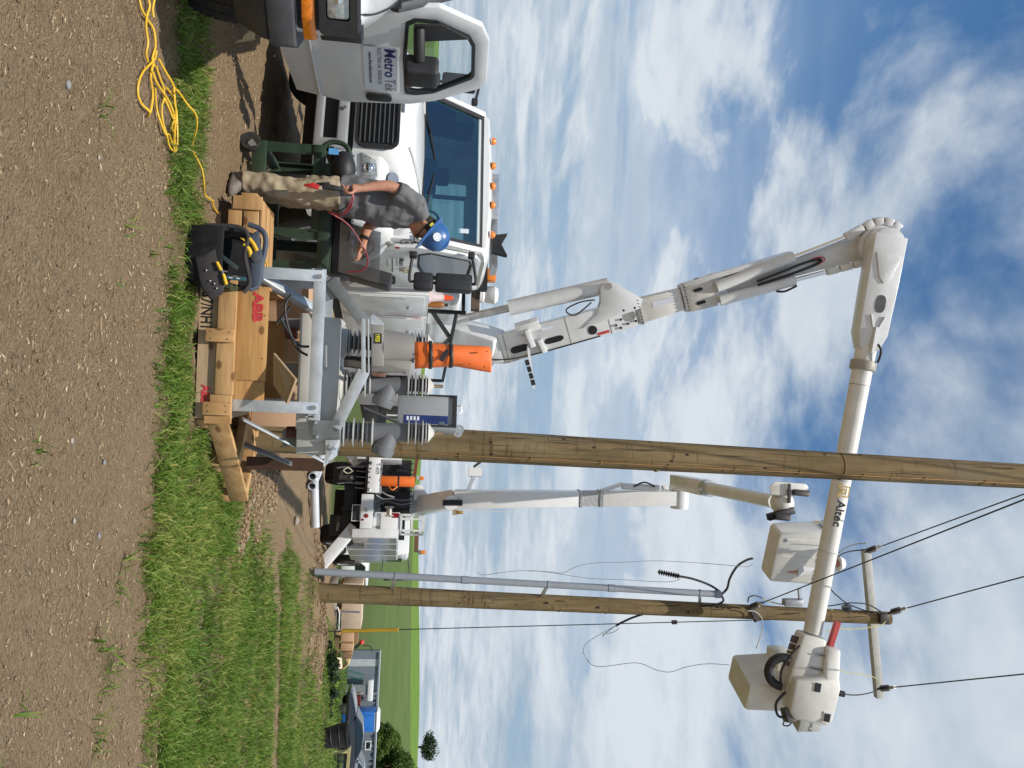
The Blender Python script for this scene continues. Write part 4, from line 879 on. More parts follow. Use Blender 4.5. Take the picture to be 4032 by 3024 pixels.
# decals, weld seams and grease on the near boom
for (t, s_, w_, l_, m_) in ((.47, -.05, .10, .05, SIGNW), (.31, .20, .05, .03, REDINK), (.175, -.16, .06, .03, SIGNW), (.70, -.12, .05, .03, YGOLD)):
    dpt = .214 if t < .4 else (.184 if t < .52 else .156)
    MB().prism([bp_(t + l_ / 2 * x / 1.0, s_ + w_ / 2 * y, dpt) for x, y in ((-1, -1), (1, -1), (1, 1), (-1, 1))], nrm * .002).build('decal', m_, lbo)
for t in (.062, .225, .33): MB().loft([*boomsec(t - .0012, .565 - .14 * t, t + .0012, .565 - .14 * t, .426)]).build('weld_seam', STEEL, lbo)
for k in range(8): MB().cyl(bp_(.411, -.21 + .06 * k, .215), bp_(.411, -.21 + .06 * k, .235), .012, n=6).build('flange_bolt', BLACKM, lbo)
for k in range(8): MB().cyl(bp_(.529, -.21 + .06 * k, .215), bp_(.529, -.21 + .06 * k, .242), .012, n=6).build('flange_bolt', BLACKM, lbo)
MB().tube(smoothpts([bp_(.02, .12, .24), bp_(.06, .20, .26), bp_(.12, .24, .24), bp_(.18, .25, .22), bp_(.30, .245, .215)], 6), .012, 6).build('hydraulic_hose', BLACK, lbo)
for k, t in enumerate((.34, .36, .38)): MB().pipe(ub(t), ub(t + .0015), .168, .15, 28).build('boom_band', GINK if k == 1 else SIGNW, truck)
MB().tube(smoothpts([tp(.1, -.28, .26), tp(.3, -.42, .30), tp(.55, -.50, .28), tp(.8, -.45, .2)], 6), .02, 7).build('hose', BLACK, truck)
MB().tube(smoothpts([tp(.9, -.36, .25), tp(1.1, -.50, .30), tp(1.3, -.42, .30), tp(1.25, -.25, .35)], 6), .022, 7).build('hose', BLACK, truck)
MB().bar(tp(1.15, -.30, .25), tp(1.35, -.22, .30), .20, .16).build('valve_block', mat('valve_grey', (.10, .10, .10), .5, .3, .2), truck, bevel=.02)

# ------------------------------------------------------------------ white van at the left, driver's door swung open
VX, VY, VA = -3.16, 4.56, R(-57)
van = thing('van', 'white work van with charcoal bumper and its lettered front door open', 'van', (VX, VY, -0.03), VA, world=False)
def vring(x, w, zl, zs, zt):
    half = [(w, zl), (w + .01, (zl + zs) / 2), (w, zs), (w * .97, zs + (zt - zs) * .6), (w * .88, zt - .01), (w * .45, zt + .01), (0, zt + .015)]
    return [Vector((x, y, z)) for y, z in half] + [Vector((x, -y, z)) for y, z in reversed(half[:-1])]
MB().loft([vring(-.62, 1.0, .55, 1.10, 1.34), vring(-.2, 1.0, .80, 1.10, 1.325), vring(.2, .99, .86, 1.08, 1.28), vring(.5, .985, .80, 1.05, 1.23), vring(.72, .98, .78, 1.03, 1.19), vring(.84, .965, .78, 1.02, 1.165), vring(.87, .95, .78, 1.0, 1.13)]).build('hood', VANW, van, smooth=60)
MB().tube(smoothpts([(-.6, .90, 1.325), (0, .89, 1.297), (.5, .875, 1.226), (.80, .85, 1.175), (.868, .84, 1.10)], 5), .006, 5).build('hood_gap', BLACK, van)
MB().bx(-5.0, -.63, -1.0, 1.0, .45, 1.25).build('body', VANW, van, bevel=.06)
MB().loft([[Vector((x, y * k, z)) for y, z in ((1.0, 1.25), (.93, 1.9), (.85, 2.06), (-.85, 2.06), (-.93, 1.9), (-1.0, 1.25))] for x, k in ((-5.0, 1), (-1.75, 1))]).build('upper_body', VANW, van, bevel=.04)
MB().loft([[Vector((x, y, z)) for y in (.85, -.85) for z in ((2.0, 2.06) if y > 0 else (2.06, 2.0))] for x in (-1.76, -1.35)]).build('roof', VANW, van)
for sg in (1, -1):
    MB().bar((-.42, sg * .96, 1.28), (-1.38, sg * .84, 2.04), .09, .07, up=(0, sg, 0)).build('windshield_pillar', CHARC if sg > 0 else VANW, van, bevel=.02)
    MB().bar((-1.75, sg * .99, 1.2), (-1.75, sg * .86, 2.04), .14, .06, up=(0, sg, 0)).build('side_pillar', VANW, van, bevel=.02)
MB().prism([(-.42, -.92, 1.32), (-.42, .92, 1.32), (-1.36, .80, 2.02), (-1.36, -.80, 2.02)], (-.008, 0, -.008)).build('windshield', WGLASS, van)
MB().bx(-.62, -.30, -.95, .95, 1.24, 1.335).build('cowl', BLACK, van)
MB().bx(-1.1, -.55, -.92, .92, .9, 1.28).bx(-1.75, -1.2, -.85, .85, .7, 1.1).build('interior', INTERIOR, van)
# front end
fg = MB().bx(.78, .885, -.93, .945, .80, 1.145).build('front_panel', BLACK, van, bevel=.02)
for sg in (1, -1):
    sgl = MB().loft([[Vector((.885, sg * .50, z)), Vector((.935, sg * .50, z)), Vector((.925, sg * .88, z)), Vector((.86, sg * 1.0, z)), Vector((.76, sg * 1.005, z)), Vector((.78, sg * .94, z))] for z in (.835, .905)]).build('turn_signal', AMBER, van, bevel=.008)
    bz = MB().frame([(.888, sg * y, z) for y, z in rrect(.60, .955, .93, 1.135, .03)], [(.888, sg * y, z) for y, z in rrect(.655, .875, .965, 1.095, .02)], (.05, 0, 0)).build('headlight_bezel', BLACK, van)
    hl = MB().prism([(.905, sg * y, z) for y, z in rrect(.66, .87, .97, 1.09, .02)], (.022, 0, 0)).build('headlight', LENS, van, bevel=.008)
    MB().sphere((.905, sg * .765, 1.03), (.03, .045, .04)).build('bulb', CHROME, hl)
    MB().loft([[Vector((.86, sg * .95, z)), Vector((.80, sg * 1.005, z)), Vector((.66, sg * 1.01, z)), Vector((.70, sg * .9, z))] for z in (.92, 1.15)]).build('corner_trim', BLACK, van, bevel=.01)
for k in range(5): MB().bar((.895, -.58, .87 + .055 * k), (.895, .58, .87 + .055 * k), .02, .014).build('grille_slat', BLACK, fg)
def bump(z0, z1, dx, w):
    return [[Vector((x + dx, y, z)) for x, y in ((.80, -w), (.93, -w + .03), (1.0, -w * .72), (1.02, 0), (1.0, w * .72), (.93, w - .03), (.80, w), (.55, w), (.55, -w))] for z in (z0, z1)]
MB().loft(bump(.66, .80, 0, 1.06)).build('bumper', CHARC, van, bevel=.015)
MB().loft([bump(.655, .655, -.02, 1.04)[0], bump(.60, .60, -.03, 1.03)[0], bump(.47, .47, -.10, .97)[0]][::-1]).build('air_dam', mat('dark_air_dam', (.030, .030, .026), .7, 0, .2, 8, dirt=.3, dirtcol=(.10, .08, .05)), van, bevel=.01)
MB().bx(-4.9, .6, -.75, .75, .30, .50).build('underbody', CHASSIS, van)
for sg in (1, -1):
    wheel(van, (0, sg * .83, .385), sg, .385, .245, mat('steel_rim', (.20, .20, .21), .5, .4), steer=R(16))
    wheel(van, (-3.4, sg * .83, .385), sg, .385, .245, MATS['steel_rim'])
    MB().loft([[Vector((math.cos(R(a)) * .50, sg * y, .385 + math.sin(R(a)) * .47)) for y in (.55, 1.0)] for a in range(0, 181, 15)], cap=False, closed=False).build('wheel_well', CHASSIS, van)
# open door
ph = R(50); dd = Vector((-math.cos(ph), math.sin(ph), 0)); dn = Vector((math.sin(ph), math.cos(ph), 0)); hg = Vector((-.62, 1.0, 0)) 
def dp(s, z, n=0): return hg + dd * s + dn * (n - max(0, z - 1.35) * .10 - max(0, .75 - z) * .12) + Vector((0, 0, z))
outl = [(0.02, .38), (.55, .39), (1.06, .46), (1.115, .87), (1.075, 1.40), (1.03, 1.62), (.86, 1.99), (.78, 2.03), (.30, 2.0), (.14, 1.93), (-.04, 1.60), (-.02, 1.30)]
inn_ = [(0.12, 1.36), (.52, 1.345), (.90, 1.36), (.93, 1.37), (.945, 1.45), (.92, 1.60), (.74, 1.90), (.70, 1.92), (.34, 1.89), (.24, 1.84), (.09, 1.58), (.08, 1.42)]
vd = MB(); vd.frame([dp(s, z) for s, z in outl], [dp(s, z) for s, z in inn_], dn * -.05); vdo = vd.build('door', VANW, van, bevel=.012)
c_in = [(.5 + (s - .5) * .93, 1.62 + (z - 1.62) * .91) for s, z in inn_]
MB().frame([dp(s, z, .004) for s, z in inn_], [dp(s, z, .004) for s, z in c_in], dn * -.045).build('window_seal', BLACK, vdo)
MB().prism([dp(s, z, -.02) for s, z in c_in], dn * .004).build('window', glass('clear_pane', (.86, .90, .90), .78), vdo)
MB().bar(dp(.05, .62, .004), dp(1.07, .66, .004), .02, .012).build('door_crease', VANW, vdo)
MB().prism([dp(s, z, .001) for s, z in rrect(.99 - .035, .99 + .055, 1.04, 1.255, .035)], dn * .016).build('handle', BLACK, vdo, bevel=.006)
MB().prism([dp(.12, 1.42, .006), dp(.29, 1.42, .006), dp(.25, 1.84, .006), dp(.11, 1.62, .006)], dn * .02).build('corner_panel', BLACK, vdo)
mo = MB(); mo.tube([dp(.16, 1.46, .02), dp(.22, 1.465, .10), dp(.32, 1.47, .16)], .045, 10); mo.build('mirror_arm', BLACK, vdo)
MB().loft([[dp(.31 + .0 * k, 1.36, .10) + Vector((0, 0, 0)) + dd * s + dn * n for s, n in ((0, 0), (.26, 0), (.26, .13), (0, .16))] for k in (0,)] + [[dp(.31, z, .10) + dd * s * 1.0 + dn * (n + max(0, z - 1.35) * .10) for s, n in ((0, 0), (.26, -.01), (.24, .13), (.02, .16))] for z in (1.44, 1.56, 1.62)]).build('mirror_head', BLACK, vdo, bevel=.03, seg=3)
sg_ = MB().prism([dp(.40, 1.035, .002), dp(.905, 1.035, .002), dp(.905, 1.30, .002), dp(.40, 1.30, .002)], dn * .003).build('sign', SIGNW, vdo)
Md = lambda s, z: plane_frame(dp(s, z, .0065), dd, (0, 0, 1))
text('Metro', .125, INK, sg_, Md(.405, 1.20), sx=1.05, bold=.002); text('Tek', .125, GINK, sg_, Md(.755, 1.20), sx=.8)
text('ELECTRICAL SERVICES', .044, GINK, sg_, Md(.405, 1.145), sx=.98); text('www.MetroElectrical.com', .040, BINK, sg_, Md(.46, 1.075), shear=.25, sx=.85)

# ------------------------------------------------------------------ yellow extension cord thrown in loops on the soil
CORD = mat('yellow_cord', (0.72, 0.44, 0.03), .45, 0, .1, 12)
def cz(x, y): p = az(x, y, 0.0); return Vector((p.x, p.y, H(p.x, p.y) + float(micro(p.x, p.y)) + 0.016))
def c0(*pts): return [cz(x * .4973, y * .4973) for x, y in pts]
cord = thing('extension_cord', 'yellow extension cord lying in long loops on the bare soil', 'cord', cz(600, 300), group=None)
runs = [((1100, -40), (1105, 60), (1150, 140), (1190, 230), (1195, 360), (1180, 460), (1195, 520)), ((1140, -40), (1150, 40), (1140, 130), (1125, 220), (1118, 330), (1122, 420), (1145, 485)), ((1165, -40), (1160, 60), (1165, 130)),
        ((1200, 400), (1190, 470), (1130, 560), (1095, 650), (1092, 740), (1110, 820), (1135, 880), (1160, 920), (1165, 860), (1165, 740), (1170, 600), (1190, 500)), ((1170, 560), (1195, 640), (1235, 720), (1280, 790), (1310, 870), (1320, 940), (1300, 1000), (1330, 1060), (1345, 1180), (1330, 1190), (1300, 1150), (1270, 1070), (1240, 960), (1235, 850), (1245, 770)),
        ((1200, 460), (1240, 560), (1290, 660), (1300, 720), (1335, 760), (1348, 840), (1330, 920), (1320, 1040), (1328, 1150)), ((1210, 520), (1235, 620), (1255, 700), (1262, 760), (1290, 860), (1300, 920), (1320, 930)), ((1190, 690), (1205, 800), (1215, 900), (1240, 1030), (1260, 1060), (1290, 1060), (1320, 1120), (1340, 1185)), ((1345, 690), (1315, 730), (1325, 830), (1345, 880), (1345, 1000), (1348, 1150)),
        ((1265, 690), (1310, 740), (1345, 770))]
for i, rn in enumerate(runs):
    pts = smoothpts(c0(*rn), 5)
    for k, p in enumerate(pts): p.z += .008 * (i % 3)
    MB().tube(pts, .0062, 6).build('cable', CORD, cord)
tail = [(1345, 700), (1400, 820), (1440, 900), (1470, 1010), (1490, 1110), (1500, 1190), (1530, 1330), (1555, 1470), (1590, 1540), (1640, 1590)]
tp_ = smoothpts(c0(*tail), 5)
for k, p in enumerate(tp_): p.z += .05 * math.sin(min(1, k / 20) * math.pi) + .02
tp_ += smoothpts([cz(818, 792), cz(840, 830), cz(890, 870), cz(905, 890), Vector(at(930, 920, 5.55)), Vector(at(985, 965, 5.58)), Vector(at(1040, 1020, 5.65)), Vector(at(1050, 1050, 5.65)), Vector(at(1010, 1070, 5.7))], 6)
MB().tube(tp_, .006, 6).build('cable', CORD, cord)

# ------------------------------------------------------------------ technician in grey shirt at the test cart
SKIN = mat('skin', (0.42, 0.20, 0.125), .5, 0, .12, 18, bump=.05)
SHIRT = mat('grey_tee', (0.150, 0.150, 0.155), .9, 0, .06, 6, bump=.25, bscale=14, spec=.1)
KHAKI = mat('khaki_cloth', (0.36, 0.295, 0.205), .9, 0, .04, 5, bump=.2, bscale=16, spec=.1)
BOOT = mat('grey_boot', (0.16, 0.14, 0.12), .8, 0, .25, 14, bump=.2)
HAIR = mat('dark_hair', (0.030, 0.020, 0.014), .7, 0, .3, 40, bump=.5)
def fuse(mb, name, m, parent, vox, smooth=6, fold=0, fs=.06):
    o = mb.build(name, m, parent); rm = o.modifiers.new('remesh', 'REMESH'); rm.mode = 'VOXEL'; rm.voxel_size = vox; rm.use_smooth_shade = True
    s = o.modifiers.new('smooth', 'SMOOTH'); s.iterations = smooth; s.factor = .5
    if fold:
        for k, (q, z) in enumerate(((fold, fs), (fold * .28, fs * .5))):
            tx = bpy.data.textures.new('folds', 'CLOUDS'); tx.noise_scale = z; tx.noise_depth = 1; tx.noise_basis = 'ORIGINAL_PERLIN'; dm = o.modifiers.new('fold', 'DISPLACE'); dm.texture = tx; dm.strength = q; dm.mid_level = .5; dm.texture_coords = 'LOCAL'
    return o
def lim(mb, pts, rs, n=12): mb.tube(smoothpts(pts, 5), list(np.interp(np.linspace(0, len(rs) - 1, (len(pts) - 1) * 5 + 1), range(len(rs)), rs)), n); return mb
YM = 6.45
def cm(x, y, Y=YM): return at(1100 + .3316 * x, 600 + .3316 * y, Y)
person = thing('person', 'person in grey shirt, khaki trousers and blue hard hat standing at the test cart', 'person', at(917, 745, YM) * 1)
neck = cm(1690, 790); headc = at(1671, 893, YM); pel = at(1355, 765, YM)
body = MB()
lim(body, [cm(1640, 740), neck, headc], [.062, .058, .07])
Mh = Matrix.Rotation(R(38), 3, 'Y')                                   # head bowed forwards (towards +X)
body.sphere(headc, (.098, .076, .122), 18, 12, Mh)
fx = Mh @ Vector((1, 0, 0)); fz = Mh @ Vector((0, 0, 1))
body.sphere(headc + fx * .045 - fz * .075, (.05, .045, .05), 12, 8, Mh)    # jaw
body.sphere(headc + fx * .100 - fz * .018, (.022, .014, .026), 8, 6, Mh)   # nose
body.sphere(headc + fx * .083 + fz * .022, (.018, .05, .014), 8, 6, Mh)    # brow
body.sphere(headc + fx * .090 - fz * .060, (.014, .024, .010), 8, 6, Mh)   # mouth
for s_ in (-1, 1): body.sphere(headc - fx * .012 + Vector((0, s_ * .078, 0)) - fz * .015, (.022, .012, .033), 8, 6, Mh)
lim(body, [at(1400, 772, YM), at(1530, 812, YM), at(1640, 838, YM)], [.09, .10, .06])
# near arm hanging, holding the clamp
sh, elb, wr = cm(1590, 560, 6.27), cm(1300, 400, 6.20), cm(960, 425, 6.13)
lim(body, [sh, elb, wr], [.050, .047, .030]); hand = cm(860, 430, 6.12)
lim(body, [wr, hand], [.030, .040])
for k, (dy, l) in enumerate(((-.03, .060), (-.010, .070), (.012, .066), (.032, .052))):
    b0 = hand + Vector((.010 * (k - 1.5), dy * .9, -.02)); k1 = b0 + Vector((.022, 0, -l * .55)); k2 = k1 + Vector((-.030, .0, -l * .30)); lim(body, [b0, k1, k2], [.0115, .0105, .0095], 8)
lim(body, [wr + Vector((.015, -.02, -.03)), hand + Vector((.045, -.035, -.005)), hand + Vector((.035, -.045, -.045))], [.013, .012, .010], 8)
# far arm reaching into the case
sh2, elb2, wr2 = cm(1560, 740, 6.60), cm(1100, 850, 6.58), cm(1000, 1060, 6.44)
lim(body, [sh2, elb2, wr2], [.050, .048, .031]); hd2 = cm(970, 1175, 6.40); lim(body, [wr2, hd2], [.030, .040])
for k, (dy, l) in enumerate(((-.032, .06), (-.011, .07), (.011, .066), (.03, .052))):
    b0 = hd2 + Vector((.025, dy, .0)); k1 = b0 + Vector((l * .6, 0, -.018)); k2 = k1 + Vector((l * .25, 0, -.034)); lim(body, [b0, k1, k2], [.0115, .0105, .0095], 8)
lim(body, [wr2 + Vector((.03, -.025, -.01)), hd2 + Vector((.02, -.055, -.012)), hd2 + Vector((.06, -.05, -.03))], [.013, .012, .010], 8)
lim(body, [pel, at(1400, 772, YM)], [.09, .09])
for s_, xo in ((-1, 0), (1, .0)):
    kx = at(1150, 755 + 8 * s_, YM + s_ * .10); ax_ = at(955, 735 + 14 * s_, YM + s_ * .10); lim(body, [pel + Vector((0, s_ * .09, 0)), kx, ax_], [.075, .05, .04])
fuse(body, 'body', SKIN, person, .0085, 4)
sht = MB()
tor = [(1340, 768, .175, .130), (1385, 774, .178, .130), (1450, 790, .182, .135), (1530, 812, .178, .140), (1595, 824, .165, .155), (1640, 834, .12, .125), (1664, 842, .075, .075)]
rings = []
for (px_, py_, rx_, ry_) in tor:
    c_ = at(px_, py_, YM); t_ = R(14)
    ring_ = []
    for k in range(20):
        a = 2 * math.pi * k / 20; p = Vector((math.cos(a) * rx_, math.sin(a) * ry_ * 1.25, 0)); p = Matrix.Rotation(t_ if px_ > 1450 else R(4), 3, 'Y') @ p
        ring_.append(c_ + p * (1 + .03 * math.sin(3 * a + px_)))
    rings.append(ring_)
sht.loft(rings)
for (a_, b_) in ((sh + Vector((.03, .05, .03)), sh.lerp(elb, .72)), (sh2 + Vector((0, -.03, .02)), sh2.lerp(elb2, .55))): lim(sht, [a_, a_.lerp(b_, .5), b_], [.092, .086, .080])
# collar-to-shoulder yoke
lim(sht, [sh + Vector((.02, .03, .02)), cm(1660, 740), sh2 + Vector((0, -.02, .02))], [.085, .088, .085])
fuse(sht, 'shirt', SHIRT, person, .010, 3, .045, .13)
trs = MB()
for s_ in (-1, 1):
    h_ = at(1340, 765, YM) + Vector((.0, s_ * .075, 0)); kx = at(1150, 757 + 10 * s_, YM + s_ * .115); cf = at(990, 733 + 16 * s_, YM + s_ * .12); ft = at(958, 730 + 16 * s_, YM + s_ * .12)
    lim(trs, [h_, h_.lerp(kx, .5), kx, kx.lerp(cf, .5), cf, ft], [.125, .118, .098, .092, .085, .088])
lim(trs, [at(1375, 766, YM), at(1310, 764, YM)], [.135, .135])
fuse(trs, 'trousers', KHAKI, person, .010, 2, .050, .12)
for s_ in (-1, 1):
    a0 = at(935, 722 + 15 * s_, YM + s_ * .12); gzv = H(a0.x, a0.y) + .005
    bt = MB(); base = Vector((a0.x, a0.y, gzv)); f_ = Vector((.80, -.6, 0)).normalized(); s2 = Vector((.6, .80, 0))
    bt.loft([[base + f_ * (x * kk) + s2 * (y * kk) + Vector((0, 0, z)) for x, y in ((-.09, -.035), (-.09, .035), (.02, .05), (.14, .048), (.19, .02), (.19, -.02), (.14, -.048), (.02, -.05))] for z, kk in ((0, 1), (.03, 1.02), (.06, .92))] + [[base + f_ * (x) + s2 * y + Vector((0, 0, z)) for x, y in ((-.075, -.04), (-.075, .04), (-.03, .05), (.02, .05), (.06, .03), (.06, -.03), (.02, -.05), (-.03, -.05))] for z in (.10, .17)])
    bt.build('boot', BOOT, person, sub=1)
hr = MB(); hr.sphere(headc - fx * .018 + fz * .018, (.092, .081, .112), 16, 10, Mh); hro = hr.build('hair', HAIR, person)
gl_ = MB(); gl_.tube([headc + fx * .105 + Vector((0, -.05, 0)) + fz * .012, headc + fx * .06 + Vector((0, -.084, 0)) + fz * .010, headc - fx * .02 + Vector((0, -.086, 0)) + fz * .012], .005, 6).bar(headc + fx * .104 + Vector((0, -.055, 0)) + fz * .006, headc + fx * .104 + Vector((0, .055, 0)) + fz * .006, .012, .034, up=fz); gl_.build('safety_glasses', BLACK, person)
MB().tube([wr2 + Vector((-.035, 0, .01)) + (Vector((0, math.cos(R(a)), 0)) * .037 + Vector((.25, 0, .95)) * (.037 * math.sin(R(a)))) for a in range(0, 360, 24)], .012, 6, closed=True).build('watch', BLACK, person)
BLUEH = mat('blue_hard_hat', (0.028, 0.105, 0.29), .35, 0, .05, 4, coat=.4)
hat = thing('hard_hat', 'blue hard hat with a round white sticker on the bowed head', 'hard hat', headc)
hc = headc + fz * .070 + fx * .002
ht = MB(); n_ = 28
prof = [(1.0, .0), (.985, .03), (.94, .07), (.82, .115), (.6, .148), (.3, .163), (.03, .166)]
ht.loft([[hc + fx * (math.cos(2 * math.pi * k / n_) * .130 * r_) + Vector((0, 1, 0)) * (math.sin(2 * math.pi * k / n_) * .108 * r_) + fz * h_ for k in range(n_)] for r_, h_ in prof]); ht.build('shell', BLUEH, hat, smooth=60)
brim = [[hc + fx * (math.cos(a) * (.128 + e * (.058 if math.cos(a) > 0 else .034))) + Vector((0, 1, 0)) * (math.sin(a) * (.106 + e * .018)) + fz * (.012 - .018 * e + z) for a in [2 * math.pi * k / n_ for k in range(n_)]] for e, z in ((0, .0), (1, 0), (1, -.006), (0, -.008))]
ht2 = MB(); ht2.loft(brim + [brim[0]], cap=False); ht2.build('brim', BLUEH, hat)
for k in (-1, 0, 1): MB().tube(smoothpts([hc + fx * (.124 * c) + Vector((0, k * .03, 0)) + fz * (.172 * s) for c, s in ((.85, .50), (.5, .86), (0, .985), (-.5, .86), (-.85, .5))], 4), .008, 6).build('ridge', BLUEH, hat)
stp = hc + Vector((0, -.097, 0)) + fz * .072 + fx * .01; MB().cyl(stp, stp + Vector((0, -.012, .003)), .036, n=20).build('sticker', mat('sticker_white', (.62, .66, .72), .4, 0, .25, 60), hat)
MB().tube([hc + fx * (-.07) + Vector((0, -.100, 0)) - fz * .012, hc - fx * .115 + Vector((0, -.05, 0)) - fz * .02, hc - fx * .115 + Vector((0, .05, 0)) - fz * .02], .012, 6).build('suspension_band', BLACK, hat)
MB().bar(hc + fx * -.02 + Vector((0, -.112, 0)) - fz * .022, hc - fx * .055 + Vector((0, -.11, 0)) - fz * .022, .012, .028, up=fz).build('yellow_clip', mat('hi_vis_yellow', (.55, .52, .05), .5), hat)
# test clamp and leads
RCAB = mat('red_lead', (.26, .016, .030), .45, 0, .1)
clamp = thing('test_clamp', 'red and black test clamp hanging from the hand of the person in grey', 'clamp', hand)
c_a, c_b, c_c = cm(770, 440, 6.10), cm(480, 395, 6.09), cm(290, 395, 6.08)
MB().bar(c_a, c_b + (c_a - c_b) * .1, .03, .03, w2=.045, h2=.05).build('grip', BLACK, clamp, bevel=.008)
MB().bar(cm(600, 370, 6.09), cm(440, 380, 6.09), .025, .02).build('trigger', BLACK, clamp, bevel=.005)
MB().bar(cm(470, 415, 6.09), cm(300, 385, 6.09), .04, .03, w2=.018, h2=.02).bar(cm(430, 380, 6.09), cm(290, 395, 6.09), .03, .018, w2=.012).build('jaw', mat('red_jaw', (.55, .03, .03), .4), clamp, bevel=.005)
leads = thing('test_lead', 'red test lead running from the hand clamp into the open case', 'cable', cm(700, 740, 6.3)); blead = thing('test_lead', 'black test lead looping below the red one at the waist of the person in grey', 'cable', cm(700, 700, 6.3))
MB().tube(smoothpts([hand, cm(880, 530, 6.12), cm(840, 660, 6.14), cm(740, 735, 6.17), cm(600, 715, 6.2), cm(640, 740, 6.24), cm(820, 860, 6.3), cm(980, 1090, 6.35), cm(1040, 1220, 6.4), cm(1040, 1340, 6.44), cm(960, 1410, 6.46), cm(800, 1420, 6.48)], 6), .006, 6).build('lead', RCAB, leads)
MB().tube(smoothpts([hand, cm(870, 520, 6.13), cm(800, 640, 6.16), cm(700, 700, 6.2), cm(640, 690, 6.24), cm(760, 800, 6.30), cm(840, 950, 6.4), cm(800, 1050, 6.5)], 6), .006, 6).build('lead', BLACK, blead)
MB().tube(smoothpts([hand + Vector((0, 0, .01)), cm(860, 540, 6.11), cm(790, 690, 6.14), cm(700, 745, 6.17), cm(575, 700, 6.19), cm(690, 740, 6.2), cm(800, 700, 6.2), cm(880, 560, 6.16)], 6), .005, 6).build('lead', RCAB, leads)

# ------------------------------------------------------------------ green steel test cart on casters
GREEN = mat('army_green', (0.020, 0.042, 0.024), .5, 0, .2, 9, dirt=.25, dirtcol=(.10, .10, .07))
cart = thing('test_cart', 'dark green steel cart on casters behind the person in grey', 'cart', az(970, 640, 0))
YA, YB = 6.62, 7.32
def cg(x, y, Y): return at(x, y, Y)
zt, zb = .76, .16
xl, xr = -1.93, -.86
def leg(x, Y): 
    MB().angle((x, Y, zb), (x, Y, zt), .085, .012, (1, 0, 0), (0, 1 if Y < 6.9 else -1, 0)).build('leg', GREEN, cart)
for x in (xl, -1.22, xr - .085):
    for Y in (YA, YB): leg(x, Y)
for Y in (YA, YB):
    MB().bx(xl, xr, Y - .02, Y + .02, zb - .06, zb + .055).build('bottom_rail', GREEN, cart, bevel=.006)
    MB().bx(xl + .15, xr, Y - .02, Y + .02, zt - .10, zt).build('top_rail', GREEN, cart, bevel=.006)
    MB().bx(xl + .0, -1.2, Y - .015, Y + .015, zt - .16, zt - .06).build('side_rail', GREEN, cart, bevel=.006)
for x in (xl + .03, xr - .03):
    MB().bx(x - .02, x + .02, YA, YB, zb - .04, zb + .05).build('end_rail', GREEN, cart, bevel=.005); MB().bx(x - .02, x + .02, YA, YB, zt - .08, zt - .005).build('end_rail', GREEN, cart, bevel=.005)
MB().bx(xl + .02, xr - .02, YA + .02, YB - .02, zt, zt + .012).build('top_plate', GREEN, cart)
MB().tube(smoothpts([(xl + .02, YA + .05, zt - .12), (xl - .05, YA + .05, zt - .02), (xl - .02, YA + .05, zt + .10), (xl + .12, YA + .05, zt + .14), (xl + .20, YA + .05, zt + .05)], 6), .022, 8).build('push_handle', GREEN, cart)
for x in (xl + .05, xr - .08):
    for Y in (YA, YB):
        g0 = H(x, Y); e = bpy.data.objects.new('caster', None); COL.objects.link(e); e.parent = cart
        MB().lathe([(.03, -.022), (.078, -.025), (.085, -.014), (.085, .014), (.078, .025), (.03, .022)], (x - .03, Y, g0 + .085), (.25, 1, 0), 24).build('caster_wheel', RUBBER, e)
        MB().bar((x + .02, Y - .03, .13), (x - .03, Y - .035, g0 + .085), .05, .006, up=(0, 1, 0)).bar((x + .02, Y + .03, .13), (x - .03, Y + .035, g0 + .085), .05, .006, up=(0, 1, 0)).build('caster_fork', STEEL, e)
# the open instrument case and the bag on the cart
case = thing('instrument_case', 'black test instrument case standing open on the green cart', 'case', (-1.0, 6.7, zt))
MB().bx(-1.40, -.86, 6.66, 7.09, zt + .014, zt + .16).build('case_base', BLACK, case, bevel=.02)
MB().bx(-1.38, -.88, 6.68, 7.07, zt + .162, zt + .166).build('control_panel', mat('panel_grey', (.08, .085, .09), .4, 0, .2, 20), case)
lidM = Matrix.Rotation(R(12), 3, 'Y')
ld = MB()
lo = Vector((-.875, 6.87, zt + .16))
for (c_, s_) in (((.0, 0, .17), (.03, .44, .36)), ((-.05, -.21, .17), (.10, .02, .36)), ((-.05, .21, .17), (.10, .02, .36)), ((-.05, 0, .345), (.10, .44, .02))): ld.box(lo + lidM @ Vector(c_), s_, lidM)
ldo = ld.build('lid', BLACK, case, bevel=.008)
pouch = MB().bx(-1.33, -.90, 6.63, 6.645, zt + .08, zt + .42); pouch.v = [p + Vector(((p.z - zt) * .22, 0, 0)) for p in pouch.v]; pouch.build('clear_pouch', glass('vinyl', (.50, .54, .58), .62, .25), case)
for k in range(5): MB().lathe([(.018, 0), (.018, .018), (.012, .022)], (-1.30 + .09 * k, 6.77 + .05 * (k % 2), zt + .167), n=10).build('knob', mat('knob_grey', (.25, .25, .25), .4), case)
MB().bx(-1.02, -.94, 6.71, 6.77, zt + .167, zt + .18).build('red_button', mat('red_jaw', (.5, .02, .02), .4), case)
gbag = thing('duffel_bag', 'small black bag with a blue tag hanging on the cart handle', 'bag', (-1.85, 6.6, zt))
MB().sphere((-1.74, 6.62, zt + .09), (.16, .13, .10), 14, 9).build('bag_body', BLACK, gbag); MB().bar((-1.86, 6.53, zt + .05), (-1.86, 6.53, zt - .03), .05, .006, up=(0, 1, 0)).build('tag', mat('tag_blue', (.10, .32, .62), .5), gbag)

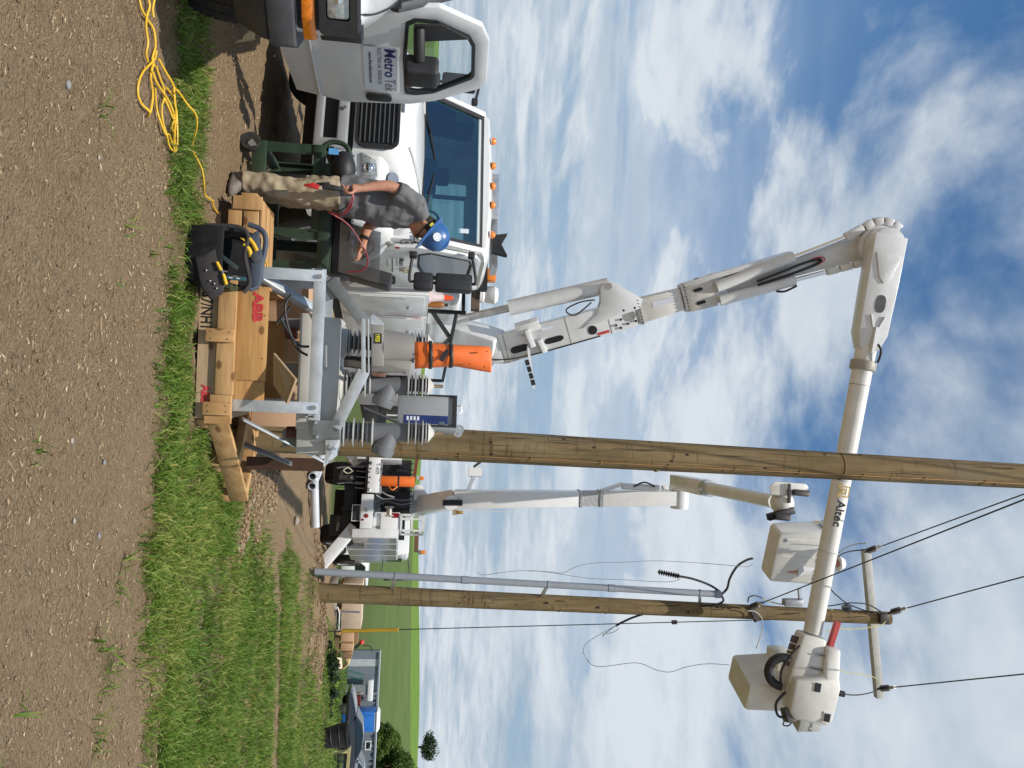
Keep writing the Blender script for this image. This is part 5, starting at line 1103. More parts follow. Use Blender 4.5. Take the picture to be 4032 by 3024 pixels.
# ------------------------------------------------------------------ crates, skid, boxes, tool bag
PINE = wood('pine_x', (.34, .185, .075), (.54, .335, .155), 'x'); PINEY = wood('pine_y', (.34, .185, .075), (.52, .33, .15), 'y'); PINEZ = wood('pine_z', (.32, .17, .068), (.52, .31, .135), 'z')
PLY = wood('plywood', (.36, .18, .060), (.54, .32, .125), 'x', .6); PLYG = wood('weathered_ply', (.36, .25, .15), (.48, .36, .23), 'x')
YC = 5.50
crate = thing('shipping_crate', 'large plywood and pine shipping crate stencilled ABB in red under the grey switchgear', 'crate', (-.1, 5.9, 0))
xl, xr = -.66, .33
MB().bx(xl, xr, YC + .03, YC + .045, .02, .155).build('skirt_board', PLYG, crate)
MB().bx(xl, xr - .17, YC, YC + .04, .150, .268).build('rail', PINE, crate, bevel=.003)
MB().bx(xr - .49, xr - .16, YC, YC + .04, .1495, .2665).build('rail', PINE, crate, bevel=.003) if False else None
MB().bx(xr - .168, xr - .005, YC + .002, YC + .042, .12, .262).build('rail', PINE, crate, bevel=.003)
for x in (-.245, .255): MB().bx(x - .045, x + .045, YC - .041, YC - .001, .085, .268).build('cleat', PINEZ, crate, bevel=.003)
MB().bx(xl + .08, .055, YC + .045, YC + .063, .235, .475).build('plywood_panel', PLY, crate, bevel=.002)
MB().bx(.058, .245, YC + .055, YC + .073, .235, .468).build('plywood_panel', PLY, crate, bevel=.002)
MB().bx(xl + .08, .245, YC + .78, YC + .80, .235, .475).build('plywood_panel', PLY, crate); MB().bx(xl + .06, xl + .08, YC + .05, YC + .8, .235, .475).build('plywood_panel', PLY, crate); MB().bx(.247, .265, YC + .07, YC + .8, .235, .468).build('plywood_panel', PLY, crate)
for x in (-.5, -.1, .2): MB().bx(x - .045, x + .045, YC + .05, YC + .85, .02, .14).build('bearer', PINEY, crate)
MB().bx(xl, xr, YC + .06, YC + .8, .2, .22).build('floor', PLYG, crate)
st_red = lambda x, z: plane_frame((x, YC + .0435, z), (1, 0, 0), (0, 0, 1))
text('ABB', .088, REDINK, crate, st_red(-.555, .375), sx=1.25, bold=.005)
text('0057/NH1', .105, BINK, crate, plane_frame((-.62, YC + .0285, .035), (1, 0, 0), (0, 0, 1)), sx=.75, bold=.002)
text('ABB', .07, REDINK, crate, plane_frame((.10, YC + .0285, .06), (1, 0, 0), (0, 0, 1)), bold=.004)
lidb = [at(1076, 1390, YC + .06), at(1076, 1515, YC + .06), at(1128, 1590, YC - .12), at(1163, 1494, YC - .10)]
tag_ = MB().prism(lidb, (0.0, .004, .014)); solo(tag_, 'plywood_flap', PLYG, 'dark-sided plywood flap standing up from the crate edge', 'board', lidb[0])
for (x, z, Y) in ((-.27, .12, -.042), (-.22, .12, -.042), (-.27, .24, -.042), (-.22, .23, -.042), (.235, .12, -.042), (.275, .12, -.042), (.235, .235, -.042), (.275, .24, -.042), (-.5, .25, .044), (-.1, .45, .044), (-.4, .455, .044), (.03, .26, .044), (.12, .44, .054), (.2, .26, .054)): MB().cyl((x, YC + Y, z), (x, YC + Y - .003, z), .004, n=6).build('nail', mat('nail_dark', (.06, .05, .045), .5, .4), crate)
# small slatted crate by the boots
sc_ = thing('slatted_crate', 'small crate of pine slats beside the boots of the person in grey', 'crate', at(880, 800, 5.95))
p0 = at(890, 845, 5.92); bz = p0.z
X0, X1 = at(890, 770, 5.92).x, at(890, 1080, 5.92).x
MB().bx(X0 + .10, X1, 5.90, 5.925, bz + .02, bz + .115).build('slat', PINE, sc_, bevel=.002); MB().bx(X0 + .10, X1, 5.90, 5.925, bz + .13, bz + .235).build('slat', PINE, sc_, bevel=.002)
MB().bx(X0, X0 + .10, 5.872, 5.898, bz + .055, bz + .262).build('corner_post', PINE, sc_, bevel=.003); MB().bx(X0 - .035, X0 + .0, 5.93, 6.02, bz + .10, bz + .215).build('corner_block', PINEZ, sc_, bevel=.003)
for k in range(3): MB().bx(X0 + .01, X1, 5.95 + k * .17, 6.09 + k * .17, bz + .236, bz + .256).build('slat', PINE, sc_, bevel=.002)
MB().bx(X0 + .04, X1, 5.93, 6.45, bz - .12, bz + .015).build('base', mat('dark_plank', (.045, .026, .014), .8, 0, .2), sc_)
# pine skid lying askew at the right of the crate
sk = thing('pine_skid', 'long pine skid lying askew in the grass right of the crate', 'pallet', at(900, 1830, 5.9))
A = Vector((.345, 5.60, .10)); B = Vector((1.02, 6.42, .10)); dr = (B - A).normalized(); pr = Vector((-dr.y, dr.x, 0))
MB().bar(A + Vector((0, 0, .06)), B + Vector((0, 0, .06)), .04, .14).build('rail', PINEY, sk, bevel=.003); MB().bar(A + pr * .45 + Vector((0, 0, .06)), B + pr * .45 + Vector((0, 0, .06)), .04, .14).build('rail', PINEY, sk, bevel=.003)
for t in (.02, .55, .97): MB().bar(A.lerp(B, t) + Vector((0, 0, -.055)) - pr * .02, A.lerp(B, t) + pr * .5 + Vector((0, 0, -.055)), .10, .085).build('bearer', PINE, sk, bevel=.003)
MB().bar(A.lerp(B, .97) + Vector((0, 0, .06)) + pr * .03, A.lerp(B, .97) + pr * .44 + Vector((0, 0, .06)), .09, .12).build('end_block', PINE, sk, bevel=.004)
MB().bar(A.lerp(B, .52) + Vector((0, 0, .10)) + pr * .03, A.lerp(B, .52) + pr * .44 + Vector((0, 0, .10)), .09, .06).build('cross_slat', PINE, sk, bevel=.004)
MB().bx(.30, .36, YC - .001, YC + .05, .09, .26).build('post', PINEZ, sk)
# brown steel post standing behind the skid
pq = at(1000, 1822, 6.35); ppt = at(1275, 1822, 6.35)
mbp = MB().bx(pq.x - .05, pq.x + .05, 6.31, 6.34, pq.z - .05, ppt.z).bx(pq.x + .02, pq.x + .05, 6.34, 6.42, pq.z - .05, ppt.z); solo(mbp, 'timber_post', mat('dark_stained_wood', (.055, .024, .012), .7, 0, .3, 8), 'dark brown timber post under the right end of the steel frame', 'post', pq)
# cardboard boxes behind
CARD = mat('cardboard', (.46, .29, .17), .85, 0, .06, 5); CARDP = mat('cardboard_pale', (.52, .34, .22), .85, 0, .06, 5); TAPE = mat('packing_label', (.60, .60, .60), .5, 0, .03)
def carton(c, d, rz, label, m=CARD, lab=True, group='cardboard boxes stacked behind the crate'):
    t = thing('cardboard_box', label, 'box', (c[0], c[1], c[2]), rz, group, world=False); h = Vector(d) / 2
    MB().bx(-h.x, h.x, -h.y, h.y, 0, d[2]).build('carton', m, t, bevel=.006)
    MB().bx(-.025, .025, -h.y - .001, -h.y + .001, 0.002, d[2] - .002).build('tape', mat('brown_tape', (.36, .21, .11), .4), t)
    if lab: MB().bx(-h.x * .8, -h.x * .3, -h.y - .0015, -h.y + .001, d[2] * .55, d[2] * .85).build('paper_label', TAPE, t)
    return t
b_ = az(1110, 1180, .3)
for (px_, py_, Yc, d, z, lb) in ((1100, 1190, 6.35, (.34, .3, .36), .30, 'tall cardboard box with two white labels left of the grey tank'), (1105, 1330, 6.5, (.42, .34, .30), .30, 'cardboard box half hidden under the grey tank beside the labelled one'), (1105, 1480, 6.6, (.40, .3, .36), .26, 'plain cardboard box behind the raised plywood flap'), (1080, 1600, 6.7, (.35, .3, .40), .20, 'cardboard box at the right end under the tank')):
    p = at(px_, py_, Yc); carton((p.x, Yc, H(p.x, Yc) + z), d, R(random.uniform(-6, 6)), lb, CARD if py_ < 1400 else CARDP)
pal = thing('wooden_pallet', 'wooden pallet carrying the cardboard boxes behind the crate', 'pallet', (-.25, 6.55, 0))
for k in range(5): MB().bx(-.85, .55, 6.22 + .15 * k, 6.33 + .15 * k, .17, .195).build('slat', PINE, pal)
for x in (-.8, -.15, .5): MB().bx(x - .05, x + .05, 6.22, 6.93, .0, .168).build('bearer', PINEY, pal)
# tool bag with tools
BAG = mat('black_nylon', (.016, .016, .017), .75, 0, .3, 14, bump=.15, bscale=300, spec=.12); BAGG = mat('grey_nylon', (.050, .046, .046), .8, 0, .2, 10, bump=.15, bscale=250, spec=.15); BAGB = mat('slate_trim', (.05, .065, .095), .7, 0, .2, 10)
YB_ = 5.26
def c2(x, y, Y=YB_): return at(700 + .5877 * x, 600 + .5877 * y, Y)
bag = thing('tool_bag', 'open black and grey tool bag on the grass in front of the crate', 'bag', az(765, 980, 0))
b0 = c2(130, 500); b1_ = c2(130, 890)
zt_ = c2(500, 700).z; W0, W1 = c2(300, 480).x, c2(300, 900).x
bb = MB()
def bagring(z, k, inset=0, dip=0): 
    cx = (W0 + W1) / 2; w = (W1 - W0) / 2 * k
    return [Vector((cx + x * (w - inset) , YB_ + .13 + y * (.16 * k - inset), z - (dip if y < -.5 else dip * .4 if abs(y) < .5 else 0))) for x, y in ((-.9, -1), (0, -1.08), (.9, -1), (1, 0), (.9, 1), (0, 1.05), (-.9, 1), (-1, 0))]
z0_ = H(-.8, 5.4) + .005
bb.loft([bagring(z0_, .96), bagring(z0_ + .1, 1.02), bagring(zt_ - .05, 1.0, 0, .17), bagring(zt_, .98, 0, .18), bagring(zt_, .98, .02, .18), bagring(z0_ + .03, .9, .02)]); bgo = bb.build('bag_body', BAG, bag, bevel=.012, smooth=50)
MB().loft([[c2(x, y, YB_ - .02 - .03 * f_) for x, y in ((110, 700), (170, 690), (250, 640), (270, 745), (320, 880), (300, 950), (220, 990), (150, 900))] for f_ in (0, 1)]).build('front_flap', BAGG, bag, bevel=.012)
MB().tube(smoothpts([c2(470, 480, YB_ + .1), c2(560, 520, YB_ + .12), c2(590, 600, YB_ + .12), c2(560, 760, YB_ + .12), c2(540, 880, YB_ + .1), c2(480, 920, YB_ + .08)], 6), .018, 8).build('carry_handle', BAGB, bag)
MB().tube(smoothpts([c2(180, 490), c2(400, 500), c2(470, 560), c2(450, 690), c2(470, 800), c2(480, 880), c2(440, 940)], 6), .016, 8).build('rim_binding', BAGG, bag)
MB().loft([[c2(x, y, YB_ + .02 + .03 * f_) for x, y in ((470, 560), (540, 520), (570, 700), (550, 890), (490, 900), (480, 720))] for f_ in (0, 1)]).build('back_pocket', BAGB, bag, bevel=.01)
for q in ((215, 860), (245, 880), (260, 910), (190, 790)): MB().sphere(c2(q[0], q[1], YB_ - .055), .007, 8, 6).build('rivet', STEEL, bag)
lv = thing('spirit_level', 'teal edged torpedo level standing in the tool bag', 'level', c2(390, 845, YB_ - .02))
MB().bar(c2(320, 838, YB_ - .03), c2(455, 850, YB_ - .03), .022, .045, up=(0, 0, 1)).build('level_body', mat('teal', (.03, .10, .12), .4), lv); MB().bar(c2(345, 840, YB_ - .044), c2(368, 842, YB_ - .044), .006, .025).bar(c2(395, 845, YB_ - .044), c2(418, 847, YB_ - .044), .006, .025).build('vial', SIGNW, lv)
YT = mat('tool_yellow', (.72, .44, .03), .4)
pl = thing('cutting_pliers', 'yellow handled cutters clipped to the top edge of the tool bag', 'pliers', c2(490, 640, YB_))
MB().tube(smoothpts([c2(470, 570), c2(505, 610), c2(530, 660)], 5), [.013] * 11, 8).build('handle', YT, pl); MB().tube(smoothpts([c2(445, 615), c2(480, 655), c2(490, 700)], 5), [.014] * 11, 8).build('handle', YT, pl); MB().bar(c2(500, 680), c2(535, 730), .03, .05).build('pivot', mat('dark_pivot', (.06, .06, .07), .5), pl, bevel=.01)
for (g0, g1, t1, lb) in (((262, 735), (290, 790), (330, 800), 'screwdriver with yellow grip higher in the bag front pocket'), ((305, 815), (325, 885), (290, 770), 'screwdriver with yellow grip lower in the bag front pocket')):
    sd2 = thing('screwdriver', lb, 'screwdriver', c2(*g0, YB_ - .06), group='screwdrivers in the tool bag'); MB().cyl(c2(*g0, YB_ - .06), c2(*g1, YB_ - .06), .010, .012, n=8).build('grip', YT, sd2); MB().cyl(c2(*g1, YB_ - .06) if lb.count('higher') else c2(*g0, YB_ - .06), c2(*t1, YB_ - .06), .005, n=8).build('shaft', STEEL, sd2)
wrn = thing('adjustable_wrench', 'olive adjustable wrench head sticking out of the tool bag', 'wrench', c2(380, 900, YB_ - .03))
MB().prism([c2(x, y, YB_ - .03) for x, y in ((345, 890), (365, 880), (375, 900), (395, 890), (405, 905), (390, 925), (360, 930), (350, 915))], (0, .015, 0)).build('jaw', mat('olive_metal', (.06, .075, .035), .5), wrn); MB().bar(c2(350, 905, YB_ - .02), c2(300, 880, YB_ - .02), .014, .02).build('handle', MATS['olive_metal'], wrn)
drl = thing('utility_knife', 'dark teal knife handle leaning inside the tool bag', 'knife', c2(360, 720, YB_))
MB().bar(c2(285, 690, YB_), c2(400, 780, YB_), .02, .03, w2=.03).build('handle', mat('dark_teal', (.03, .05, .05), .4), drl, bevel=.006); MB().cyl(c2(270, 690, YB_), c2(288, 694, YB_), .008, n=8).build('ferrule', STEEL, drl)

# ------------------------------------------------------------------ three-phase switchgear on its galvanised stand
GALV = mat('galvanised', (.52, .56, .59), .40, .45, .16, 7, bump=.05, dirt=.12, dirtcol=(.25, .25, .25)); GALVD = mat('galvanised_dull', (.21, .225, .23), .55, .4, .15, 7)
TANK = mat('tank_grey', (.46, .455, .43), .45, 0, .04, 4, dirt=.12, dirtcol=(.30, .27, .22)); PGREY = mat('pole_grey', (.135, .14, .148), .45, 0, .05, 5); SHED = mat('shed_grey', (.34, .345, .34), .45, 0, .06, 8); SHEDD = mat('shed_core', (.045, .042, .042), .6, 0, .2, 8)
BRASS = mat('tinned_brass', (.42, .33, .20), .35, .8, .15, 12)
def k3(x, y, Y): return at(700 + .5877 * x, 1100 + .5877 * y, Y)
def k2(x, y, Y): return at(700 + .5877 * x, 600 + .5877 * y, Y)
def k5(x, y, Y): return at(1150 + .3918 * x, 1150 + .3918 * y, Y)
YF = 5.56
rec = thing('recloser', 'grey three-phase recloser with ribbed bushings on a galvanised steel stand', 'switchgear', (-.1, 5.8, .25))
fx0, fx1 = k2(945, 780, YF).x, k3(930, 945, YF).x; zf = k3(935, 450, YF).z; zcr = .262
MB().angle((fx0, YF, zf - .045), (fx1, YF, zf - .045), .085, .008, (0, 0, 1), (0, 1, 0)).build('front_beam', GALV, rec, bevel=.002)
MB().angle((fx0 + .004, YF + .55, zf - .045), (fx1, YF + .55, zf - .045), .085, .008, (0, 0, 1), (0, -1, 0)).build('rear_beam', GALV, rec)
for x, s in ((fx0, 1), (fx1 - .02, -1)):
    MB().bx(x - (.0 if s > 0 else .004), x + s * .04 + .045, YF - .004, YF + .55, zf - .043, zf + .035).build('side_beam', GALVD, rec) if False else None
    MB().angle((x, YF, zf + .01), (x, YF + .55, zf + .01), .07, .008, (s, 0, 0), (0, 0, -1)).build('side_beam', GALV, rec)
for x, s in ((fx0 + .01, 1), (fx1 - .045, -1)):
    for Y, t in ((YF - .009, 1), (YF + .5, -1)):
        MB().angle((x, Y, zcr - .02), (x, Y, zf + .02), .082 if s > 0 else .082, .008, (s, 0, 0), (0, t, 0)).build('leg', GALV, rec, bevel=.002)
    MB().cyl((x + s * .045, YF - .03, zf + .002), (x + s * .045, YF - .008, zf + .002), .016, n=6).build('bolt', STEEL, rec)
MB().bar(k2(560, 835, YF + .02), k2(900, 1045, YF + .30), .07, .06).build('brace', GALV, rec, bevel=.004)
MB().bar(k3(435, 935, YF), k3(970, 1215, YF + .35), .012, .058, up=(.4, -.3, .6)).build('brace', GALV, rec, bevel=.002)
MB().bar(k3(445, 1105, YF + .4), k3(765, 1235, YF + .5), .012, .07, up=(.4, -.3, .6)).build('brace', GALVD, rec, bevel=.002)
# upper bracket: a trapezium of channel over the tank
A_, B_, C_, D_ = k2(1050, 838, YF + .02), k2(1275, 1115, YF - .02), k2(1278, 1480, YF - .02), k3(1085, 1010, YF + .04)
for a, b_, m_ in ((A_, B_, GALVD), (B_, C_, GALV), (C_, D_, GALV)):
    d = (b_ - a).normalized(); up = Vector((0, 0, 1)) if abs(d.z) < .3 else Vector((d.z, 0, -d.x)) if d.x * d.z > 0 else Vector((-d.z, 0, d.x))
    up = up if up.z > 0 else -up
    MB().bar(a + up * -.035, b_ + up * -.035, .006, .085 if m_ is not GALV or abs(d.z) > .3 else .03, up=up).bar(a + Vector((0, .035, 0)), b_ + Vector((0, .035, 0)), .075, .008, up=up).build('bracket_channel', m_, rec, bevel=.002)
MB().prism([k2(985, 832, YF + .03), k2(1085, 838, YF + .03), k2(1092, 960, YF + .03), k2(990, 1000, YF + .03)], (0, .01, 0)).build('gusset_plate', GALVD, rec)
for q in ((1030, 900), (1075, 900)): MB().cyl(k2(*q, YF + .02), k2(*q, YF + .032), .014, n=6).build('bolt', BLACKM, rec)
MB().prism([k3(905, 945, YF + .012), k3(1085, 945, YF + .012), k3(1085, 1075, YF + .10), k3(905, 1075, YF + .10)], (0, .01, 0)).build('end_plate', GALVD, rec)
MB().prism([k3(990, 1078, YF + .08), k3(1075, 1075, YF + .08), k3(1068, 1180, YF + .16), k3(985, 1250, YF + .16)], (0, .012, 0)).build('end_plate', GALV, rec)
for q in ((1020, 1122), (1050, 1135), (1022, 1165), (1020, 1220), (925, 960), (935, 1055), (920, 915)): MB().cyl(k3(*q, YF - .01), k3(*q, YF + .10), .012, n=6).build('bolt', STEEL, rec)
# tank
ty0, ty1 = 5.70, 6.12
tx0, tx1 = k3(940, 250, ty0).x, k3(940, 1175, ty0).x; tz0, tz1 = k3(812, 600, ty0).z, k3(1080, 600, ty0).z
MB().bx(tx0, tx1, ty0, ty1, tz0, tz1).build('tank', TANK, rec, bevel=.012)
MB().bx(tx0 - .02, tx1 - .18, ty0 - .012, ty0 - .001, tz0 - .005, tz0 + .09).build('tank_cover', TANK, rec, bevel=.004)
MB().prism([k3(905, 435, 5.69), k3(1015, 440, 5.69), k3(1015, 590, 5.69), k3(905, 590, 5.69)], (0, -.006, 0)).build('name_plate', TANK, rec)
for q in ((700, 260, 800, 340), (700, 1010, 800, 1120), (700, 560, 800, 640)): MB().prism([k3(q[0], q[1], 5.95), k3(q[2] + 20, q[1], 5.95), k3(q[2] + 20, q[3], 5.95), k3(q[0], q[3], 5.95)], (0, .10, 0)).build('tank_foot', GALVD, rec)
for q in ((730, 1000, 800, 1050), (720, 300, 800, 420)): MB().cyl(k3(q[0], (q[1] + q[3]) / 2, 5.9), k3(q[2], (q[1] + q[3]) / 2, 5.9), .045, n=14).build('coil', mat('copper_dark', (.10, .02, .015), .4), rec)
for pts in (((690, 260), (740, 350), (810, 440), (880, 450)), ((760, 100), (720, 180), (740, 320), (800, 460), (870, 510)), ((660, 300), (760, 180))):
    MB().tube(smoothpts([k3(x, y, 5.62) for x, y in pts], 6), .010, 6).build('control_cable', BLACK, rec)
def shedstack(base, n, r, pitch, core, alt=.82, axis=(0, 0, 1), sub=None):
    b = MB(); ax = Vector(axis).normalized(); o = Vector(base)
    MB().cyl(o, o + ax * (pitch * n), core, n=18).build('bushing_core', SHEDD, rec)
    for i in range(n):
        rr = r if i % 2 == 0 else r * alt; c = o + ax * (pitch * (i + .45))
        MB().lathe([(core * 1.02, -.010), (rr, -.006), (rr, -.001), (core * 1.02, .012)], c, ax, 28).build('shed', SHED, rec)
phs = [(1347, 5.98, 1345), (1508, 5.86, 1515), (1700, 5.80, 1700)]
for i, (py_, Yp, pyt) in enumerate(phs):
    b0 = at(1338, py_, Yp); b0.z = tz1 - .003
    MB().lathe([(.125, 0), (.125, .012), (.10, .03), (.10, .04)], b0, n=24).build('bushing_flange', TANK, rec)
    shedstack(b0 + Vector((0, 0, .04)), 6 if i != 2 else 7, .108, .034, .052)
    top = b0.copy(); top.z = at(1438, py_, Yp).z; t2 = at(1603, pyt, Yp); tt = Vector((b0.x + (t2.x - b0.x) * .8, Yp, t2.z)); 
    if i > 0:
        MB().cyl(top, tt, .073, .070, n=28).build('pole_housing', PGREY, rec)
        dirv = Vector((.93, -.05, -.32)).normalized(); s0_ = at(1526, py_ + 25, Yp); 
        MB().lathe([(.075, -.04), (.075, .07), (.084, .075), (.084, .10), (.076, .135), (.03, .142)], s0_, dirv, 28).build('current_sensor', PGREY, rec)
    shedstack(tt, 6, .098, .026, .045)
    e_ = tt + Vector((0, 0, 6 * .026)); MB().lathe([(.075, 0), (.06, .012), (.035, .03), (.02, .045)], e_, n=22).build('terminal_cap', mat('pale_porcelain', (.50, .49, .45), .4), rec)
    MB().cyl(e_ + Vector((0, 0, .04)), e_ + Vector((0, 0, .115)), .013, n=12).build('terminal_stud', BRASS, rec)
# voltage transformer body in front of the first phase
VG = mat('warm_grey', (.235, .225, .205), .5, 0, .04, 5)
YV = 5.64
def kv(x, y, Y=YV): return at(1300 + .3315 * x, 950 + .3315 * y, Y)
vt = thing('voltage_transformer', 'warm grey voltage transformer numbered 19920 below the orange blanket', 'transformer', kv(490, 1250))
MB().prism([kv(488, 975), kv(635, 1000), kv(635, 1490), kv(488, 1490)], (0, .24, 0)).build('housing', VG, vt, bevel=.008)
MB().prism([kv(490, 1400, YV + .02), kv(970, 1420, YV + .02), kv(965, 1530, YV + .02), kv(880, 1610, YV + .02), kv(880, 1560, YV + .02), kv(490, 1550, YV + .02)], (0, .25, 0)).build('side_housing', VG, vt, bevel=.01)
d0 = kv(640, 1270, YV + .13); d1 = kv(1000, 1280, YV + .13)
MB().lathe([(.135, 0), (.13, .06), (.118, .16), (.10, (d1 - d0).length)], d0, d1 - d0, 32).build('dome', VG, vt)
MB().prism([kv(485, 890), kv(510, 860), kv(635, 965), kv(635, 1000), kv(485, 985)], (0, .012, 0)).build('lifting_lug', GALV, vt)
plt_ = MB().prism([kv(520, 1092, YV - .004), kv(612, 1095, YV - .004), kv(612, 1216, YV - .004), kv(520, 1214, YV - .004)], (0, .003, 0)).build('number_plate', BINK, vt)
text('19920', .046, mat('number_yellow', (.62, .58, .02), .5), plt_, plane_frame(kv(538, 1100, YV - .006), kv(538, 1200, YV - .006) - kv(538, 1100, YV - .006), (0, 0, 1)), sx=.50, bold=.001)
MB().bar(kv(500, 1575, YV - .02), kv(660, 1595, YV - .02), .03, .03).build('ground_lug', mat('copper', (.22, .12, .085), .5, .6, .2), vt, bevel=.006)
# orange rubber blanket wrapped round the bushing and strapped
bl = thing('rubber_blanket', 'orange rubber insulating blanket strapped upright with black straps', 'blanket', kv(1010, 1300))
OB = mat('orange_blanket', (.78, .155, .022), .55, 0, .06, 7, dirt=.16, dirtcol=(.38, .12, .03))
def blk(zf_, a0, a1, n=14, w=0):
    o = []
    return o
rows = []
for (x, yl, yr, dep) in ((1005, 1190, 1515, .10), (1060, 1192, 1512, .105), (1160, 1196, 1505, .10), (1250, 1212, 1500, .10), (1400, 1222, 1490, .095), (1500, 1228, 1490, .09), (1650, 1236, 1515, .07), (1780, 1243, 1540, .05), (1890, 1250, 1555, .035), (1912, 1300, 1562, .03)):
    L_ = kv(x, yl, YV + .14); R_ = kv(x, yr, YV + .14); c = (L_ + R_) / 2; h = (R_ - L_) / 2; ring = []
    for k in range(22):
        a = math.pi * (1.0 + k / 21 * 1.75) ; ring.append(c + h * math.cos(a) + Vector((0, 1, 0)) * (math.sin(a) * dep * (1 + .10 * math.sin(3 * a + x * .01))))
    rows.append(ring)
ob = MB(); ob.loft(rows, cap=False, closed=False); obo = ob.build('sheet', OB, bl, smooth=70); so = obo.modifiers.new('solid', 'SOLIDIFY'); so.thickness = .006
for (x, yl, yr, dep) in ((1190, 1185, 1515, .112), (1430, 1212, 1502, .104)):
    band = []
    for dx in (-22, 22):
        L_ = kv(x + dx, yl, YV + .14); R_ = kv(x + dx, yr, YV + .14); c = (L_ + R_) / 2; h = (R_ - L_) / 2
        band.append([c + h * math.cos(a) * 1.02 + Vector((0, 1, 0)) * (math.sin(a) * dep * 1.08) for a in [2 * math.pi * k / 28 for k in range(28)]])
    so = MB().loft(band, cap=False).build('strap', BLACK, bl).modifiers.new('solid', 'SOLIDIFY'); so.thickness = .004
MB().bar(kv(1310, 1420, YV + .02), kv(1400, 1290, YV + .02), .006, .035, up=(1, 0, 1)).build('strap', BLACK, bl)
for q in ((1040, 1340), (1225, 1380), (1655, 1460), (1830, 1495), (1860, 1310)): MB().cyl(kv(*q, YV + .02), kv(*q, YV + .06), .006, n=8).build('eyelet', REDL, bl)

# ------------------------------------------------------------------ near pole with its control cabinet
PWOOD = mat('treated_pole', (.125, .088, .044), .85, 0, 0, 12, bump=.8, bscale=26, col2=(.245, .178, .092), stretch=(1, 1, .10), detail=8, contrast=(.3, .7), spec=.15, dirt=.5, dirtcol=(.085, .075, .042))
_t = PWOOD.node_tree; _N = _t.nodes; _L = _t.links; _b = _N['Principled BSDF']; _src = _b.inputs['Base Color'].links[0].from_socket
_tc = _N.new('ShaderNodeTexCoord')
def _chk(sc, st_, a, b_, col, src, amt=1.0):
    mp = _N.new('ShaderNodeMapping'); mp.inputs['Scale'].default_value = st_; _L.new(_tc.outputs['Object'], mp.inputs[0])
    n = _N.new('ShaderNodeTexNoise'); n.inputs['Scale'].default_value = sc; n.inputs['Detail'].default_value = 4; n.inputs['Distortion'].default_value = .4; _L.new(mp.outputs[0], n.inputs[0])
    mr = _N.new('ShaderNodeMapRange'); mr.inputs[1].default_value = a; mr.inputs[2].default_value = b_; mr.inputs[4].default_value = amt; _L.new(n.outputs[0], mr.inputs[0])
    x = _N.new('ShaderNodeMix'); x.data_type = 'RGBA'; x.inputs['B'].default_value = (*col, 1); _L.new(src, x.inputs['A']); _L.new(mr.outputs[0], x.inputs['Factor']); return x.outputs['Result']
_src = _chk(30, (1, 1, .035), .60, .68, (.045, .032, .018), _src)                    # long drying checks
_src = _chk(9, (.35, .35, 2.2), .60, .68, (.085, .058, .028), _src, .8)              # shaved knots and rings
_src = _chk(2.2, (1, 1, .5), .52, .68, (.20, .175, .12), _src, .45)                   # grey weathered patches
_L.new(_src, _b.inputs['Base Color'])
def pole_axis(pa, pb, zb_, zt_):
    d = (pb - pa) / (pb.z - pa.z); return pa + d * (zb_ - pa.z), pa + d * (zt_ - pa.z)
def woodpole(name, label, a, b_, r0, r1):
    t = thing(name, label, 'utility pole', a); n = 26; rg = []
    for k in range(n + 1):
        f_ = k / n; c = a.lerp(b_, f_); r_ = r0 + (r1 - r0) * f_
        rg.append([c + Vector((math.cos(2 * math.pi * i / 28), math.sin(2 * math.pi * i / 28), 0)) * (r_ * (1 + .03 * (fbm(i * .35 + k * 7.1, k * .9, 1.0, 2, 3) - .4))) for i in range(28)])
    MB().loft(rg).build('shaft', PWOOD, t, smooth=60); return t
def checks(t, a, b_, r0, r1, n, z0, z1):
    for k in range(n):
        z = random.uniform(z0, z1); ln = random.uniform(.35, 1.6); an = random.uniform(-175, -5); pts = []
        for q in range(9):
            zz = z + ln * q / 8; f_ = min(1, (zz - a.z) / (b_.z - a.z)); c = a.lerp(b_, f_); rr = (r0 + (r1 - r0) * f_) * .998; aa = R(an + 1.6 * math.sin(q * 1.3 + k)); pts.append(c + Vector((math.cos(aa) * rr, math.sin(aa) * rr, 0)))
        MB().tube(pts, [.0006 + .0018 * math.sin(math.pi * q / 8) for q in range(9)], 5).build('drying_crack', mat('crack_dark', (.028, .020, .012), .95), t)
    for k in range(n // 2):
        z = random.uniform(z0, z1); an = R(random.uniform(-170, -10)); f_ = (z - a.z) / (b_.z - a.z); c = a.lerp(b_, f_); rr = (r0 + (r1 - r0) * f_); d = Vector((math.cos(an), math.sin(an), 0)); MB().sphere(c + d * (rr - .004), (.014, .014, .022), 8, 6).build('knot', mat('knot_dark', (.060, .040, .020), .9), t)
pa, pb = at(1800, 1753, 7.75), at(4032, 1875, 7.75); a1, b1 = pole_axis(pa, pb, H(.6, 7.75) - .3, 10.3)
pole1 = woodpole('utility_pole', 'thick brown wooden pole rising close behind the switchgear', a1, b1, .172, .130)
checks(pole1, a1, b1, .172, .130, 34, 1.6, 8.6)
def on1(z, ang, r_=1.02): f_ = (z - a1.z) / (b1.z - a1.z); c = a1.lerp(b1, f_); rr = (.172 + (.130 - .172) * f_) * r_; return c + Vector((math.cos(R(ang)) * rr, math.sin(R(ang)) * rr, 0))
MB().tube([on1(z, -58, 1.03) for z in np.arange(.3, 10.2, .2)], .006, 6).build('ground_wire', mat('wire_copper', (.30, .17, .06), .5, .3), pole1)
for z in np.arange(2.0, 10, .72):
    MB().bar(on1(z, -66, 1.05), on1(z, -50, 1.05), .008, .012).build('staple', mat('wire_copper', (.3, .17, .06)), pole1)
